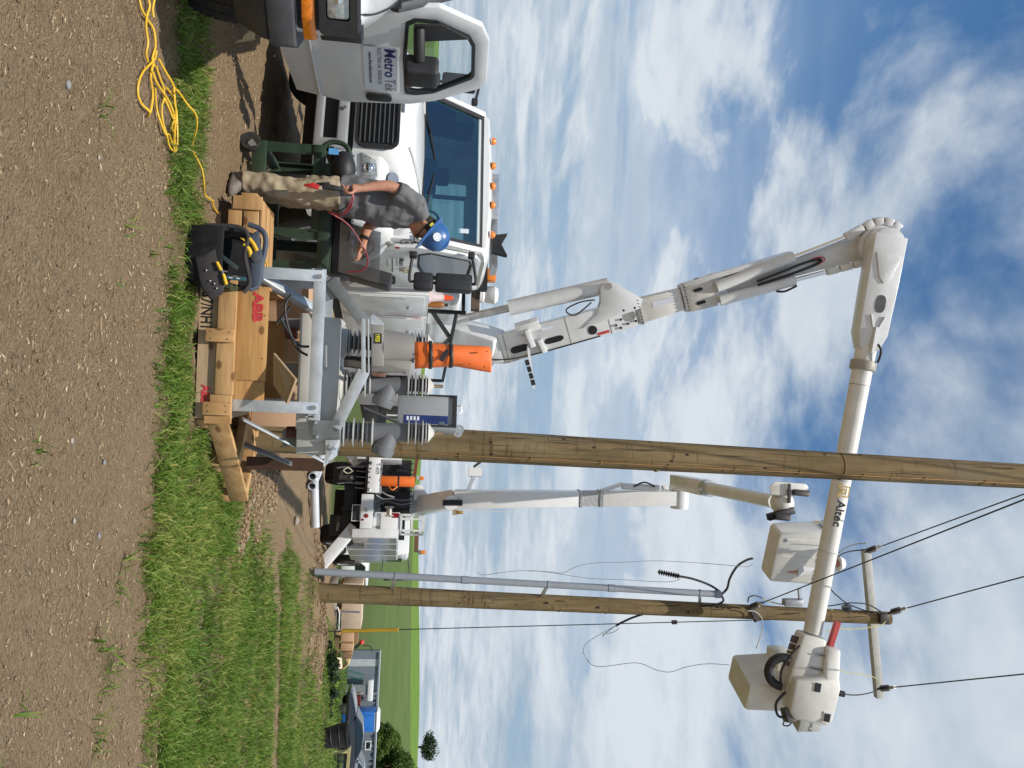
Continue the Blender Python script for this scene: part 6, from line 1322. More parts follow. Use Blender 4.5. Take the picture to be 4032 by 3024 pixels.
MB().sphere(on1(4.05, -20, .98), (.02, .02, .03), 8, 6).build('knot_stub', PWOOD, pole1)
MB().tube(smoothpts([on1(6.1 + .0 * k, -165 + 15 * k, 1.02) for k in range(12)], 2), .005, 5).build('tie_wire', mat('wire_copper', (.3, .17, .06)), pole1)
YK = 7.2
cab2 = thing('control_cabinet', 'grey control cabinet with blue front panel mounted on the near pole', 'cabinet', k3(1300, 1000, YK))
CG = mat('cabinet_grey', (.30, .315, .325), .45, 0, .04, 4, dirt=.1)
CGD = CG
f0, f1 = k3(1490, 760, YK), k3(1850, 995, YK); z0, z1 = k3(1240, 990, YK).z, k3(1868, 900, YK).z
cm_ = Matrix.Rotation(R(-14), 3, 'Z'); co = Vector((f0.x, YK, 0))
def kc(x, y, z): q = cm_ @ Vector((x, y, 0)); return Vector((co.x + q.x, co.y + q.y, z))
wd = (f1.x - f0.x) / math.cos(R(14))
zlo = k3(1478, 760, YK).z
MB().loft([[kc(x, y, z) for x, y in ((wd + .004, 0), (wd + .004, .34), (wd - .012, .34), (wd - .012, .02))] for z in (z0, z1)]).build('side_wall', CG, cab2, bevel=.004)
MB().loft([[kc(x, y, z) for x, y in ((0, .04), (wd, .04), (wd, .30), (0, .30))] for z in (zlo, z1 - .01)]).build('body', CG, cab2, bevel=.006)
dfr = MB(); P = lambda x, z, n: kc(x, .04 - n, z)
dfr.frame([P(.0, zlo, .025), P(wd, zlo, .025), P(wd, z1, .025), P(.0, z1, .025)], [P(.012, zlo + .0, .025), P(wd - .03, zlo + .0, .025), P(wd - .03, z1 - .03, .025), P(.012, z1 - .03, .025)], cm_ @ Vector((0, .03, 0))); dfr.build('door_seal', BLACK, cab2)
bp2 = MB().prism([P(wd * .62, zlo + .06, .004), P(wd - .04, zlo + .06, .004), P(wd - .04, z1 - .08, .004), P(wd * .62, z1 - .08, .004)], cm_ @ Vector((0, .004, 0))).build('front_panel', mat('panel_blue', (.012, .030, .13), .4, 0, .15, 20), cab2)
for k in range(4): MB().prism([P(wd * .66, zlo + .085 + .032 * k, .006), P(wd * .78, zlo + .085 + .032 * k, .006), P(wd * .78, zlo + .105 + .032 * k, .006), P(wd * .66, zlo + .105 + .032 * k, .006)], cm_ @ Vector((0, .002, 0))).build('key', SIGNW, bp2)
MB().prism([P(wd * .80, z1 - .16, .006), P(wd * .90, z1 - .16, .006), P(wd * .90, z1 - .11, .006), P(wd * .80, z1 - .11, .006)], cm_ @ Vector((0, .002, 0))).build('display', mat('lcd', (.10, .16, .16), .3), bp2)
lug = MB()
for (x, y) in ((wd * .95, .12), (wd * .95, .30)): MB().pipe(kc(x, y, z1 + .035), kc(x, y + .012, z1 + .035), .045, .018, 16).build('lifting_lug', CG, cab2)
MB().tube([kc(.08, .1, z1), kc(.08, .1, z1 + .04), kc(.14, .1, z1 + .05), kc(.18, .1, z1)], .006, 6).build('lifting_ring', STEEL, cab2)
MB().bar(k3(1240, 860, 6.9), k3(1480, 960, 7.15), .02, .02).build('conduit', BLACK, cab2)
MB().loft([[kc(x, y, z) for x, y in ((wd * .35, .36), (wd * .75, .36), (wd * .75, .48), (wd * .35, .48))] for z in (z0 + .1, z0 + .2)]).build('pole_bracket', GALVD, cab2)

# ------------------------------------------------------------------ line pole with crossarm, riser conduit and conductors
Y2 = 13.4
pa, pb = at(1290, 2335, Y2), at(3500, 2434, Y2); a2, b2 = pole_axis(pa, pb, H(4, 13.4) - .2, pb.z)
pole2 = woodpole('utility_pole', 'tall slim wooden line pole with crossarm and a grey conduit beside it', a2, b2, .160, .118)
checks(pole2, a2, b2, .160, .118, 26, .3, 9.5)
def on2(x, off=0, dY=0): f_ = (at(x, 2330 + (x - 1290) * .045, Y2).z - a2.z) / (b2.z - a2.z); c = a2.lerp(b2, f_); return c + Vector((off, dY, 0))
ARM = mat('grey_fibre_arm', (.40, .40, .37), .6, 0, .08, 8)
ya = 13.72
c_l, c_r = at(3409, 2163, ya), at(3461, 2745, ya)
MB().bar(c_l, c_r, .115, .15).build('crossarm', ARM, pole2, bevel=.006)
PORC = mat('grey_insulator', (.16, .17, .19), .35, 0, .1); DARKI = mat('dark_hardware', (.05, .042, .04), .5, .3, .2)
def deadend(p, d):
    t = bpy.data.objects.new('insulator', None); COL.objects.link(t); t.parent = pole2; d = Vector(d).normalized()
    MB().cyl(p - d * .04, p + d * .34, .022, n=10).build('rod', DARKI, t)
    for k in range(4): MB().lathe([(.02, -.012), (.06, 0), (.02, .016)], p + d * (.08 + .06 * k), d, 14).build('disc', DARKI, t)
    MB().bar(p + d * .32, p + d * .46, .05, .06).build('clamp', STEEL, t)
    return p + d * .44
WIRE = mat('black_wire', (.014, .014, .015), .5, 0, .1); YWIRE = mat('yellow_jumper', (.42, .38, .16), .5, 0, .1); GWIRE = mat('grey_wire', (.28, .30, .31), .5, .2, .1)
def wire_thing(name, label, pts, r, m, cat='wire', group=None, n=6, sm=8):
    return solo(MB().tube(smoothpts(pts, sm) if sm else pts, r, n), name, m, label, cat, pts[0], group)
def line(p, x, y, z, ext=3.0, sag=.0):
    q = az(x, y, z); d = q - p; e = p + d * ext; e.z = p.z + d.z * ext; return e
attach = []
spec = [((3412, 2172), 13.6, (4032, 1945), 'power conductor leaving the end of the crossarm nearest the near pole'), ((3505, 2412), 13.2, (4032, 2270), 'power conductor leaving the very top of the line pole'), ((3462, 2712), 13.6, (4032, 2654), 'power conductor leaving the outer end of the crossarm')]
for (px_, py_), Yw, (qx, qy), lb in spec:
    p = at(px_, py_, Yw); q = az(qx, qy, p.z + .25); d = (q - p).normalized(); e = deadend(p, d); far_ = p + (q - p) * 3.2 + Vector((0, 0, .4))
    mid = e.lerp(far_, .5) - Vector((0, 0, .12)); wire_thing('conductor', lb, [e, e.lerp(mid, .5) - Vector((0, 0, .04)), mid, far_], .011, WIRE, group='conductors from the line pole', sm=5); attach.append(e)
pn = at(2955, 2392, 13.2); qn = az(4032, 1967, pn.z + .35); dn_ = (qn - pn).normalized(); en = deadend(pn, dn_)
wire_thing('neutral_conductor', 'lower conductor crossing behind the boom from the middle of the line pole', [en, pn.lerp(qn, .5), qn, pn + (qn - pn) * 3], .010, WIRE, sm=5)
def jm(pts, Y, r, m, name='jumper', parent=pole2): return MB().tube(smoothpts([at(x, y, Y + d) for x, y, d in pts], 7), r, 6).build(name, m, parent)
def e5(x, y): return 2800 + .3617 * x, 2000 + .3617 * y
def j5(pts, r, m, Y=13.15, name='jumper'):
    return MB().tube(smoothpts([at(*e5(p[0], p[1]), Y + (p[2] if len(p) > 2 else 0)) for p in pts], 7), r, 6).build(name, m, pole2)
j5([(1850, 1130, .2), (1700, 1050), (1500, 1035), (1300, 1065), (1180, 1065)], .012, WIRE); j5([(1850, 1150, .3), (1560, 1130, .3), (1390, 1125, .3), (1180, 1075)], .010, YWIRE)
j5([(1250, 740, 1), (1300, 880, .8), (1400, 980, .5), (1500, 1050, .2), (1700, 1125, .2), (1850, 1160, .2)], .012, WIRE); j5([(1380, 530, 1.2), (1450, 490, 1), (1560, 465, .6), (1700, 455, .4)], .012, WIRE); j5([(1370, 510, 1.2), (1450, 440, 1), (1570, 395, .6), (1690, 385, .4)], .009, YWIRE)
j5([(400, 1020), (420, 965), (500, 960), (600, 1005), (740, 1045), (960, 1070)], .011, YWIRE); j5([(400, 1025), (415, 970), (480, 955), (560, 985)], .012, WIRE)
j5([(400, 1120), (480, 1130), (550, 1200), (560, 1300), (530, 1420), (490, 1530)], .010, mat('white_lead', (.5, .5, .48), .5)); 
j5([(1900, 1230, -.1), (1860, 1270, -.2), (1720, 1300, -.4), (1520, 1320, -.6), (1380, 1312, -.7), (1260, 1345, -.8)], .009, YWIRE)
def e6(x, y): return 2800 + .3617 * x, 2350 + .3617 * y
def j6(pts, r, m, name='jumper'): return MB().tube(smoothpts([at(*e6(p[0], p[1]), 13.0 + (p[2] if len(p) > 2 else 0)) for p in pts], 7), r, 6).build(name, m, pole2)
j6([(1850, 990, .6), (1750, 1040, .3), (1560, 1070, 0), (1380, 1040, -.4), (1200, 980, -.7)], .012, WIRE); j6([(1830, 940, .6), (1780, 880, .4), (1640, 845, .1), (1480, 825, -.2), (1350, 780, -.5), (1240, 745, -.6)], .009, YWIRE); j6([(1320, 790, -.5), (1300, 870, -.5), (1250, 950, -.6), (1200, 950, -.7)], .008, WIRE)
# pin insulator and cutout on the pole
pi_ = at(*e5(1480, 1120), 13.2); MB().cyl(pi_, pi_ + Vector((0, 0, 0)) + (at(*e5(1470, 1050), 13.2) - pi_), .03, n=10).build('insulator_post', DARKI, pole2)
for k in range(3): MB().lathe([(.03, -.01), (.095, 0), (.03, .02)], pi_.lerp(at(*e5(1470, 1050), 13.2), .15 + .3 * k), (at(*e5(1470, 1050), 13.2) - pi_), 16).build('insulator_disc', PORC, pole2)
MB().bar(at(*e5(785, 1025), 13.1), at(*e5(985, 1030), 13.1), .12, .14).build('cutout_box', mat('light_hardware', (.30, .31, .34), .45, .3, .15), pole2, bevel=.02); MB().bar(at(*e5(960, 880), 13.1), at(*e5(975, 1060), 13.1), .06, .05).build('cutout_bracket', GALV, pole2)
MB().bx(b2.x - .13, b2.x + .05, b2.y - .2, b2.y - .08, b2.z - .30, b2.z - .12).build('top_bracket', DARKI, pole2, bevel=.01); MB().bar(on2(2945, -.16, -.1), on2(2965, .12, -.17), .05, .09).build('neutral_bracket', DARKI, pole2)
for xx, oo in ((2700, .02), (2350, .0), (2150, -.04)): MB().cyl(on2(xx, oo, -.17), on2(xx, oo, -.13), .02, n=8).build('bolt_head', DARKI, pole2)
# riser conduit standing off the pole
PVC = mat('grey_conduit', (.26, .285, .32), .5, 0, .06, 4, dirt=.15, dirtcol=(.2, .2, .2))
rs = thing('riser_conduit', 'grey conduit riser standing beside the line pole with cables out of its top', 'conduit', at(1262, 2252, 13.0))
r_a, r_b = at(1240, 2250, 13.0), at(2836, 2340, 13.0)
def rc(x): return r_a.lerp(r_b, (x - 1240) / (2836 - 1240))
MB().cyl(r_a, r_b, .058, n=20).build('pipe', PVC, rs)
for x in (1805, 2385): MB().cyl(rc(x - 14), rc(x + 14), .066, n=20).build('coupling', PVC, rs)
MB().cyl(rc(2815), rc(2836), .068, n=20).build('end_bell', PVC, rs)
for x in (1540, 2130, 2750):
    MB().cyl(rc(x - 4), rc(x + 4), .067, n=20).build('strap', STEEL, rs); MB().bar(rc(x), on2(x, -.13, -.05), .04, .05).build('standoff', STEEL, rs)
tp0 = r_b
kb = lambda pts, Y=13.0: [at(1700 + .5425 * x, 1800 + .5425 * y, Y) for x, y in pts]
MB().tube(smoothpts([tp0] + kb([(2100, 985), (2020, 930), (1900, 885), (1800, 865)]), 6), .020, 8).build('cable', BLACK, rs)
tq = kb([(1800, 865), (1640, 832)]); MB().cyl(tq[0], tq[1], .026, .014, n=12).build('termination', BLACK, rs)
for k in range(9): MB().lathe([(.022, -.008), (.05, 0), (.022, .008)], tq[0].lerp(tq[1], .08 + .105 * k), tq[1] - tq[0], 14).build('termination_shed', BLACK, rs)
MB().tube(smoothpts([tp0] + kb([(2110, 990), (2145, 950), (2160, 890), (2190, 830), (2230, 780), (2290, 745), (2330, 735)], 13.2), 6), .022, 8).build('cable', BLACK, rs)
MB().tube(smoothpts([tp0] + kb([(2112, 1020), (2115, 1045), (2080, 1065), (2030, 1075)], 13.2) + kb([(1700, 1100), (1500, 1150), (1400, 1190), (1335, 1225)], 13.7), 6), .020, 8).build('cable', BLACK, rs)
MB().tube(smoothpts(kb([(1335, 1225), (1290, 1255), (1240, 1300)], 13.7), 5), .009, 6).build('bare_end', STEEL, rs)
wt = thing('loose_wire', 'longest thin grey wire dangling beside the conduit riser with a hooked end', 'wire', kb([(330, 828)])[0])
MB().tube(smoothpts(kb([(330, 828), (370, 855), (520, 835), (690, 823), (860, 832), (950, 840), (1050, 795), (1180, 768), (1400, 762), (1620, 752), (1900, 765), (2100, 780), (2280, 795), (2330, 775)], 13.1), 5), .0055, 5).build('strand', GWIRE, wt)
wt3 = thing('loose_wire', 'thin grey wire sagging from the skirted cable end beside the riser', 'wire', kb([(690, 825)])[0], group='loose grey wires')
MB().tube(smoothpts(kb([(690, 825), (800, 830), (940, 850), (1150, 880), (1400, 890), (1650, 905), (1760, 900), (1805, 880)], 13.1), 5), .0055, 5).build('strand', GWIRE, wt3)
wt2 = thing('loose_wire', 'thin grey twisted wire curling out right of the line pole', 'wire', kb([(1240, 1300)], 13.6)[0])
MB().tube(smoothpts(kb([(1340, 1220), (1250, 1270), (1150, 1330), (1105, 1380), (1110, 1440), (1200, 1520)], 13.6) + [at(2400 + .798 * x, 1700 + .798 * y, 13.6) for x, y in ((130, 1140), (230, 1175), (300, 1185), (380, 1160), (480, 1145), (590, 1150))], 5), .006, 5).build('strand', GWIRE, wt2)
MB().tube(smoothpts(kb([(1360, 1240), (1320, 1270), (1240, 1285)], 13.6), 4), .006, 5).build('strand', GWIRE, wt2)
# guy wire with its yellow guard
gb, gt = at(1268, 2487, 15.4), at(3330, 2432, 13.55)
guy = thing('guy_wire', 'thin dark guy wire with a long yellow guard right of the line pole', 'guy wire', gb)
MB().tube([gb, gb.lerp(gt, .5), gt], .009, 6).build('cable', WIRE, guy); f_ = (at(1658, 2474, 15).z - gb.z) / (gt.z - gb.z)
MB().cyl(gb.lerp(gt, .04), gb.lerp(gt, .150), .034, n=12).build('guard', mat('guard_yellow', (.55, .34, .03), .5, 0, .1), guy)
MB().cyl(gb.lerp(gt, .675), gb.lerp(gt, .685), .04, n=10).build('clamp', DARKI, guy)

# ------------------------------------------------------------------ second bucket truck, seen from behind
T2P = (3.22, 21.8, -0.85); T2A = R(69)
T2 = Matrix.Translation(T2P) @ Matrix.Rotation(T2A, 4, 'Z'); T2I = T2.inverted(); V3 = T2I.to_3x3()
tr2 = thing('bucket_truck', 'white bucket truck seen from behind with outriggers down and a straight white boom', 'truck', T2P, T2A, world=False)
MB().bx(.2, 7.6, .36, .46, .65, .95).bx(.2, 7.6, -.46, -.36, .65, .95).bx(.3, .6, -.9, .9, .7, .95).bx(1.4, 1.8, -.4, .4, .35, .75).build('chassis', CHASSIS, tr2)
MB().bx(1.0, 1.06, -1.0, 1.0, .72, 1.30).build('rear_apron', CHASSIS, tr2)
for sg in (1, -1):
    wheel(tr2, (1.55, sg * .92, .50), sg, .50, .52, RIMW, tread=False, lugs=10); wheel(tr2, (6.2, sg * 1.0, .50), sg, .50, .28, RIMW, tread=False)
    fl = MB().bx(.90, .915, sg * .44 if sg > 0 else -1.04, sg * 1.04 if sg > 0 else -.44, .30, .92).build('mudflap', BLACK, tr2)
    altec(fl, plane_frame((.895, -.50 if sg < 0 else 1.0, .50), (0, -1, 0), (0, 0, 1)), .10, GINK, mat('faded_white', (.50, .51, .52), .6))
    # outrigger: sloping leg, foot, hydraulic cylinder
    o = bpy.data.objects.new('outrigger', None); COL.objects.link(o); o.parent = tr2
    MB().bar((.35, sg * .88, 1.04), (.30, sg * 2.02, .18), .24, .30).build('outrigger_leg', WHITE, o, bevel=.02); MB().bar((.62, sg * .9, .92), (.60, sg * 2.0, .12), .16, .14).build('outrigger_brace', WHITE, o, bevel=.02)
    MB().cyl((.2, sg * .96, .98), (.5, sg * .96, .98), .11, n=18).build('pivot', STEEL, o); MB().bx(.1, .7, sg * 1.92, sg * 2.18, .04, .12).build('foot_plate', STEEL, o, bevel=.01)
    MB().cyl((.25, sg * 2.02, .16), (.36, sg * 2.02, .16), .07, n=14).build('foot_pin', WHITE2, o)
    # side cabinets
    for (x0, x1, z0, z1) in ((.02, 1.0, 1.0, 2.26), (1.02, 2.1, 1.28, 2.26), (2.12, 3.3, .75, 2.26), (3.32, 4.4, .75, 2.26)):
        c = MB().bx(x0, x1, sg * .99, sg * 1.22, z0, z1).build('cabinet', WHITE, tr2, bevel=.012); MB().bx(x0 + .05, x1 - .05, sg * 1.22, sg * 1.235, z0 + .05, z1 - .05).build('cabinet_door', mat('polished_panel', (.60, .61, .62), .15, .4, .05), c)
    # cab behind
    MB().tube(smoothpts([(5.3, sg * 1.1, 2.62), (5.3, sg * 1.62, 2.66), (5.3, sg * 1.66, 2.5), (5.3, sg * 1.66, 1.85), (5.3, sg * 1.62, 1.75), (5.3, sg * 1.1, 1.78)], 4), .02, 6).build('mirror_arm', BLACK, tr2)
    MB().bx(5.24, 5.36, sg * 1.55, sg * 1.77, 2.08, 2.52).build('mirror_head', BLACK, tr2, bevel=.02); MB().bx(5.24, 5.36, sg * 1.55, sg * 1.77, 1.82, 2.04).build('mirror_head', BLACK, tr2, bevel=.02)
MB().loft([[Vector((x, y, z)) for y, z in ((1.1, .8), (1.1, 1.7), (1.0, 2.55), (.9, 2.62), (-.9, 2.62), (-1.0, 2.55), (-1.1, 1.7), (-1.1, .8))] for x in (4.5, 6.0)]).build('cab', WHITE2, tr2, bevel=.03)
MB().bx(6.0, 7.3, -.9, .9, .9, 1.65).build('hood', WHITE2, tr2, bevel=.1)
MB().bx(4.48, 4.50, -.55, .55, 1.85, 2.45).build('rear_window', DGLASS, tr2)
MB().bx(4.75, 5.55, -1.112, -1.106, 1.75, 2.4).build('side_window', DGLASS, tr2)
# tail: deck boards, white number panel, lamps, plate
MB().bx(.0, .9, -.98, 1.2, 1.28, 1.34).build('tail_deck', BLACKM, tr2)
np_ = MB().bx(-.02, .02, .02, 1.18, 1.345, 1.67).build('number_panel', WHITE2, tr2, bevel=.006); text('T-409', .15, BINK, np_, plane_frame((-.024, .87, 1.55), (0, -1, 0), (0, 0, 1)), sx=.9)
for y in (.10, .86): MB().lathe([(.05, 0), (.05, .02), (.03, .035)], (-.02, y, 1.39), (-1, 0, 0), 14).build('tail_lamp', CHARC if y > .5 else STEEL, np_)
for y, z in ((.7, 1.40), (.6, 1.37), (.45, 1.40), (.3, 1.37)): MB().cyl((-.02, y, z), (-.05, y, z), .022, n=8).build('fitting', DARKI, np_)
st_ = MB().bx(-.03, .9, -.985, -.03, 1.20, 1.53).build('tail_step', WHITE, tr2, bevel=.01)
for y, m_ in ((-.47, STEEL), (-.64, REDL)): MB().lathe([(.062, 0), (.058, .015), (.03, .03)], (-.03, y, 1.36), (-1, 0, 0), 20).build('tail_lamp', m_, st_)
MB().bx(-.036, -.03, -.80, -.70, 1.22, 1.32).build('reflector_plate', SIGNW, st_); MB().cyl((-.036, -.75, 1.27), (-.045, -.75, 1.27), .036, n=14).build('reflector', REDL, st_)
MB().frame([(.03, -.32, .96), (.03, -.78, .96), (.03, -.78, 1.19), (.03, -.32, 1.19)], [(.03, -.335, .975), (.03, -.765, .975), (.03, -.765, 1.175), (.03, -.335, 1.175)], (.01, 0, 0)).build('light_frame', WHITE2, tr2); MB().bx(.032, .04, -.765, -.335, .975, 1.175).build('light_box', BLACK, tr2)
ct = MB().lathe([(.15, 0), (.15, .95)], (.10, .38, 1.70), n=24).build('cone_tube', ORANGE, tr2, bevel=.01)
MB().lathe([(.153, 0), (.153, .05)], (.10, .38, 2.17), n=24).build('band', BLACK, ct); MB().tube(smoothpts([(.0, .22, 1.93), (-.05, .12, 2.0), (-.05, .10, 2.06), (0, .22, 2.18)], 4), .018, 6).build('bracket', ORANGE, ct)
MB().bx(.3, .9, -.96, -.46, 1.54, 2.28).build('control_box', WHITE2, tr2, bevel=.015); MB().bx(.295, .299, -.62, -.48, 2.05, 2.25).build('decal', REDL, tr2)
fr_ = MB(); 
for (a, b_) in (((.3, -.5, 2.32), (.3, -1.0, 2.32)), ((.3, -.5, 2.94), (.3, -1.0, 2.94)), ((.3, -.53, 2.32), (.3, -.53, 2.94)), ((.3, -.97, 2.32), (.3, -.97, 2.94)), ((.3, -.5, 2.62), (.3, -1.0, 2.62)), ((.3, -.97, 2.32), (.9, -.97, 2.32)), ((.3, -.97, 2.94), (.9, -.97, 2.94)), ((.9, -.97, 2.32), (.9, -.97, 2.94)), ((.9, -.5, 2.94), (.9, -1, 2.94)), ((.9, -.53, 2.3), (.9, -.53, 2.94))): fr_.bar(a, b_, .06, .06)
fr_.build('ladder_frame', WHITE, tr2)
MB().lathe([(.13, 0), (.13, .012), (.075, .02), (.075, .23), (.13, .24), (.13, .252)], (.02, -.37, 1.98), (0, -1, 0), 24).build('wire_spool', mat('spool_steel', (.42, .38, .33), .4, .6, .1), tr2)
MB().tube(smoothpts([(.0, .05, 1.75), (-.05, -.05, 1.9), (-.04, -.12, 2.1), (.0, -.15, 1.8), (-.02, -.05, 1.6)], 5), .02, 6).build('rope_coil', mat('rope_grey', (.35, .35, .34), .8), tr2)
MB().bx(.4, 3.0, -.6, 1.1, 1.34, 1.5).build('deck_load', BLACKM, tr2); mesh_ = MB()
for k in range(5): mesh_.bar((.6, 1.05 - .32 * k, 1.7), (.6, .85 - .32 * k, 2.6), .03, .03).bar((.6, 1.05 - .32 * k, 2.6), (.6, .7 - .32 * k, 1.7), .03, .03)
mesh_.build('rack', BLACKM, tr2); MB().bx(.62, .66, -.45, 1.15, 1.72, 2.55).build('back_panel', BLACKM, tr2)
MB().bar((.7, 1.2, 2.70), (.7, .40, 2.62), .14, .09).build('red_beam', mat('red_oxide', (.16, .03, .02), .6), tr2); MB().bar((1.0, -.8, 2.78), (1.0, -1.45, 2.78), .16, .12).build('brown_beam', mat('brown_beam', (.13, .065, .03), .7), tr2)
for (x, y, z) in ((.8, .66, 2.74), (1.0, -1.46, 2.86)):
    MB().bx(x - .06, x + .06, y - .06, y + .06, z - .02, z + .05).build('strobe_base', CHROME, tr2); MB().bx(x - .05, x + .05, y - .05, y + .05, z + .05, z + .19).build('strobe', AMBER, tr2, bevel=.012)
MB().loft([[Vector((.9, y, z)) for y, z in ((.5, 2.65), (.05, 2.65), (.05, 3.05), (.22, 3.05), (.5, 2.85))], [Vector((1.6, y, z)) for y, z in ((.5, 2.65), (.05, 2.65), (.05, 3.05), (.22, 3.05), (.5, 2.85))]]).build('hydraulic_tank', WHITE2, tr2, bevel=.02)
MB().tube([(.2, .30, .5), (.18, .33, .8), (.2, .30, 1.2)], .02, 6).build('chain', GINK, tr2); MB().tube([(.2, .75, .45), (.18, .8, .8), (.2, .78, 1.2)], .02, 6).build('chain', GINK, tr2)
# odds and ends hung about the tail
for k in range(6): MB().bar((.02, .95 - .16 * k, 1.0), (.02, .93 - .16 * k, 1.30), .02, .03).build('chain', DARKI, tr2)
for k in range(4): MB().tube(smoothpts([(.25, -.08 - .05 * k, 2.6), (.15, -.15 - .06 * k, 2.3), (.2, -.10 - .04 * k, 1.9), (.3, -.2 - .05 * k, 1.6)], 5), .016, 6).build('hose', BLACK if k % 2 else GINK, tr2)
MB().bx(.25, .30, -.92, -.86, 1.62, 1.75).build('latch', CHROME, tr2); MB().bx(.24, .299, -.95, -.5, 1.75, 1.755).build('shelf_lip', GINK, tr2)
MB().bar((.45, .9, .98), (.45, -.3, .98), .10, .12).build('tow_beam', CHASSIS, tr2); MB().sphere((-.02, .42, .86), (.10, .08, .08), 12, 8).build('hitch', DARKI, tr2); MB().bar((.0, .42, .55), (.0, .42, .95), .16, .12).build('pintle', DARKI, tr2)
MB().tube(smoothpts([(.0, .62, .9), (-.06, .70, .78), (-.06, .62, .66), (0, .55, .78), (-.04, .62, .92)], 4), .018, 6).build('rope', mat('rope_pale', (.45, .42, .33), .8), tr2)
# turret and straight boom
MB().lathe([(.34, 1.3), (.34, 2.4), (.42, 2.45), (.42, 2.65)], (1.5, .0, 0), n=24).build('pedestal', WHITE, tr2)
q0 = T2I @ at(1632, 1966, 21.6); q1 = T2I @ at(2690, 1960, 21.4)
tw = MB(); tw.bar(Vector((1.5, -.05, 2.62)), q0 + (q1 - q0) * .16, .50, .50); two = tw.build('turret', WHITE, tr2, bevel=.03)
sx_ = (V3 @ Vector((1, 0, 0))).normalized(); nb = (V3 @ Vector((0, -1, 0))).normalized()
def b2p(t, s=0, n=0): return q0.lerp(q1, t) + sx_ * s + nb * n
def bsec(t, w, d): return [b2p(t, i * w / 2, j * d / 2) for i, j in ((-1, -1), (1, -1), (1, 1), (-1, 1))]
MB().lathe([(.20, 0), (.20, .04)], b2p(.13, .06, .26), nb, 22).build('pivot_plate', WHITE2, two); MB().bar(b2p(.10, .06, .31), b2p(.17, .06, .31), .14, .14).build('hydraulic_motor', BLACKM, two)
bo2 = MB().loft([bsec(.14, .50, .48), bsec(.40, .46, .44), bsec(.60, .42, .42)]).build('lower_boom', WHITE2, tr2, bevel=.02)
MB().loft([bsec(.601, .40, .40), bsec(.685, .40, .40)]).build('insert', mat('insert_grey', (.38, .385, .39), .6, 0, .2, 14), bo2); MB().loft([bsec(.686, .44, .44), bsec(.96, .42, .42), bsec(1.0, .36, .40)]).build('boom_head', WHITE2, bo2, bevel=.02)
for t in (.605, .68): 
    MB().loft([bsec(t - .004, .46, .46), bsec(t + .004, .46, .46)]).build('flange', STEEL, bo2)
MB().cyl(b2p(.76, -.36, .1), b2p(.90, -.30, .1), .09, n=16).build('elbow_cylinder', WHITE, bo2); MB().bar(b2p(.68, -.22, .1), b2p(.76, -.42, .1), .10, .1).build('link_arm', WHITE, bo2); MB().tube(smoothpts([b2p(.80, -.36, .2), b2p(.84, -.48, .2), b2p(.88, -.36, .2)], 4), .025, 6).build('hose', BLACK, bo2)
for k in range(4): MB().bar(b2p(.91 + .03 * k, -.31, .1), b2p(.935 + .03 * k, -.31, .1), .11, .12).build('chain_link', WHITE2, bo2, bevel=.02)
wn_ = MB().bar(b2p(.19, -.20, .0), b2p(.215, -.72, 0), .09, .09).build('hook_arm', GALV, bo2); wp = b2p(.215, -.75, 0)
MB().bar(wp - Vector((0, 0, .18)), wp + Vector((0, 0, .18)), .14, .24).build('hook_cradle', WHITE2, wn_); MB().bar(wp + Vector((0, 0, -.05)) + sx_ * -.15, wp + Vector((0, 0, .2)) + sx_ * -.35, .08, .06).build('hook_tip', DARKI, wn_)
MB().tube([b2p(.17, .34, .1), b2p(.36, .34, .1), b2p(.37, .28, .1)], .012, 5).build('tube_rail', WHITE, bo2)
gl2 = thing('work_glove', 'tan work glove hung on the boom of the far truck', 'glove', T2 @ b2p(.16, .36, .2))
gp = T2 @ b2p(.165, .34, .2); gm_ = mat('tan_leather', (.30, .18, .05), .8, 0, .2)
MB().box(gp, (.10, .05, .16)).build('palm', gm_, gl2, bevel=.02)
for k in range(4): MB().cyl(gp + Vector((-.045 + .03 * k, 0, -.07)), gp + Vector((-.07 + .045 * k, 0, -.22)), .016, n=8).build('finger', gm_, gl2)
# upper boom coming forward to its bucket
u0, u1 = T2I @ at(2668, 1898, 20.9), T2I @ at(3050, 1975, 15.6)
MB().bar(u0 + (u0 - u1) * .03, u0.lerp(u1, .36), .40, .36).build('upper_boom_sleeve', mat('shaded_white', (.52, .50, .47), .5, 0, .06), tr2, bevel=.03) if False else MB().bar(u0 + (u0 - u1) * .03, u0.lerp(u1, .36), .40, .36).build('upper_boom_sleeve', WHITE, tr2, bevel=.03)
MB().cyl(u0.lerp(u1, .35), u0.lerp(u1, .40), .22, n=22).build('collar', STEEL, tr2); MB().cyl(u0.lerp(u1, .38), u1, .16, .15, n=24).build('upper_boom', FIBRE, tr2); MB().cyl(q1 - (q1 - q0).normalized() * .1 - sx_ * .5, q1 - (q1 - q0).normalized() * .1 + sx_ * .3, .26, n=24).build('knuckle', WHITE, tr2)
e8 = lambda x, y, Y: T2I @ at(2580 + .3029 * x, 1850 + .3029 * y, Y)
MB().sphere(e8(1650, 430, 15.1), (.24, .26, .24), 20, 14).build('tip_cover', FIBRE, tr2); MB().loft([[e8(x, y, Y) for x, y in ((1480, 210), (1560, 150), (1960, 180), (2000, 240), (1790, 350), (1500, 330))] for Y in (14.9, 15.3)]).build('rotator_cover', FIBRE, tr2, bevel=.03)
MB().bar(e8(1740, 180, 14.85), e8(1740, 430, 14.85), .05, .05).build('strap', BLACK, tr2); MB().bar(e8(1790, 290, 14.85), e8(2000, 310, 14.85), .10, .12).build('controls', DARKI, tr2, bevel=.02); MB().bar(e8(1460, 620, 14.9), e8(1800, 520, 14.9), .14, .14).bar(e8(1550, 600, 14.8), e8(1750, 620, 14.8), .12, .14).build('bucket_bracket', BLACKM, tr2, bevel=.02)
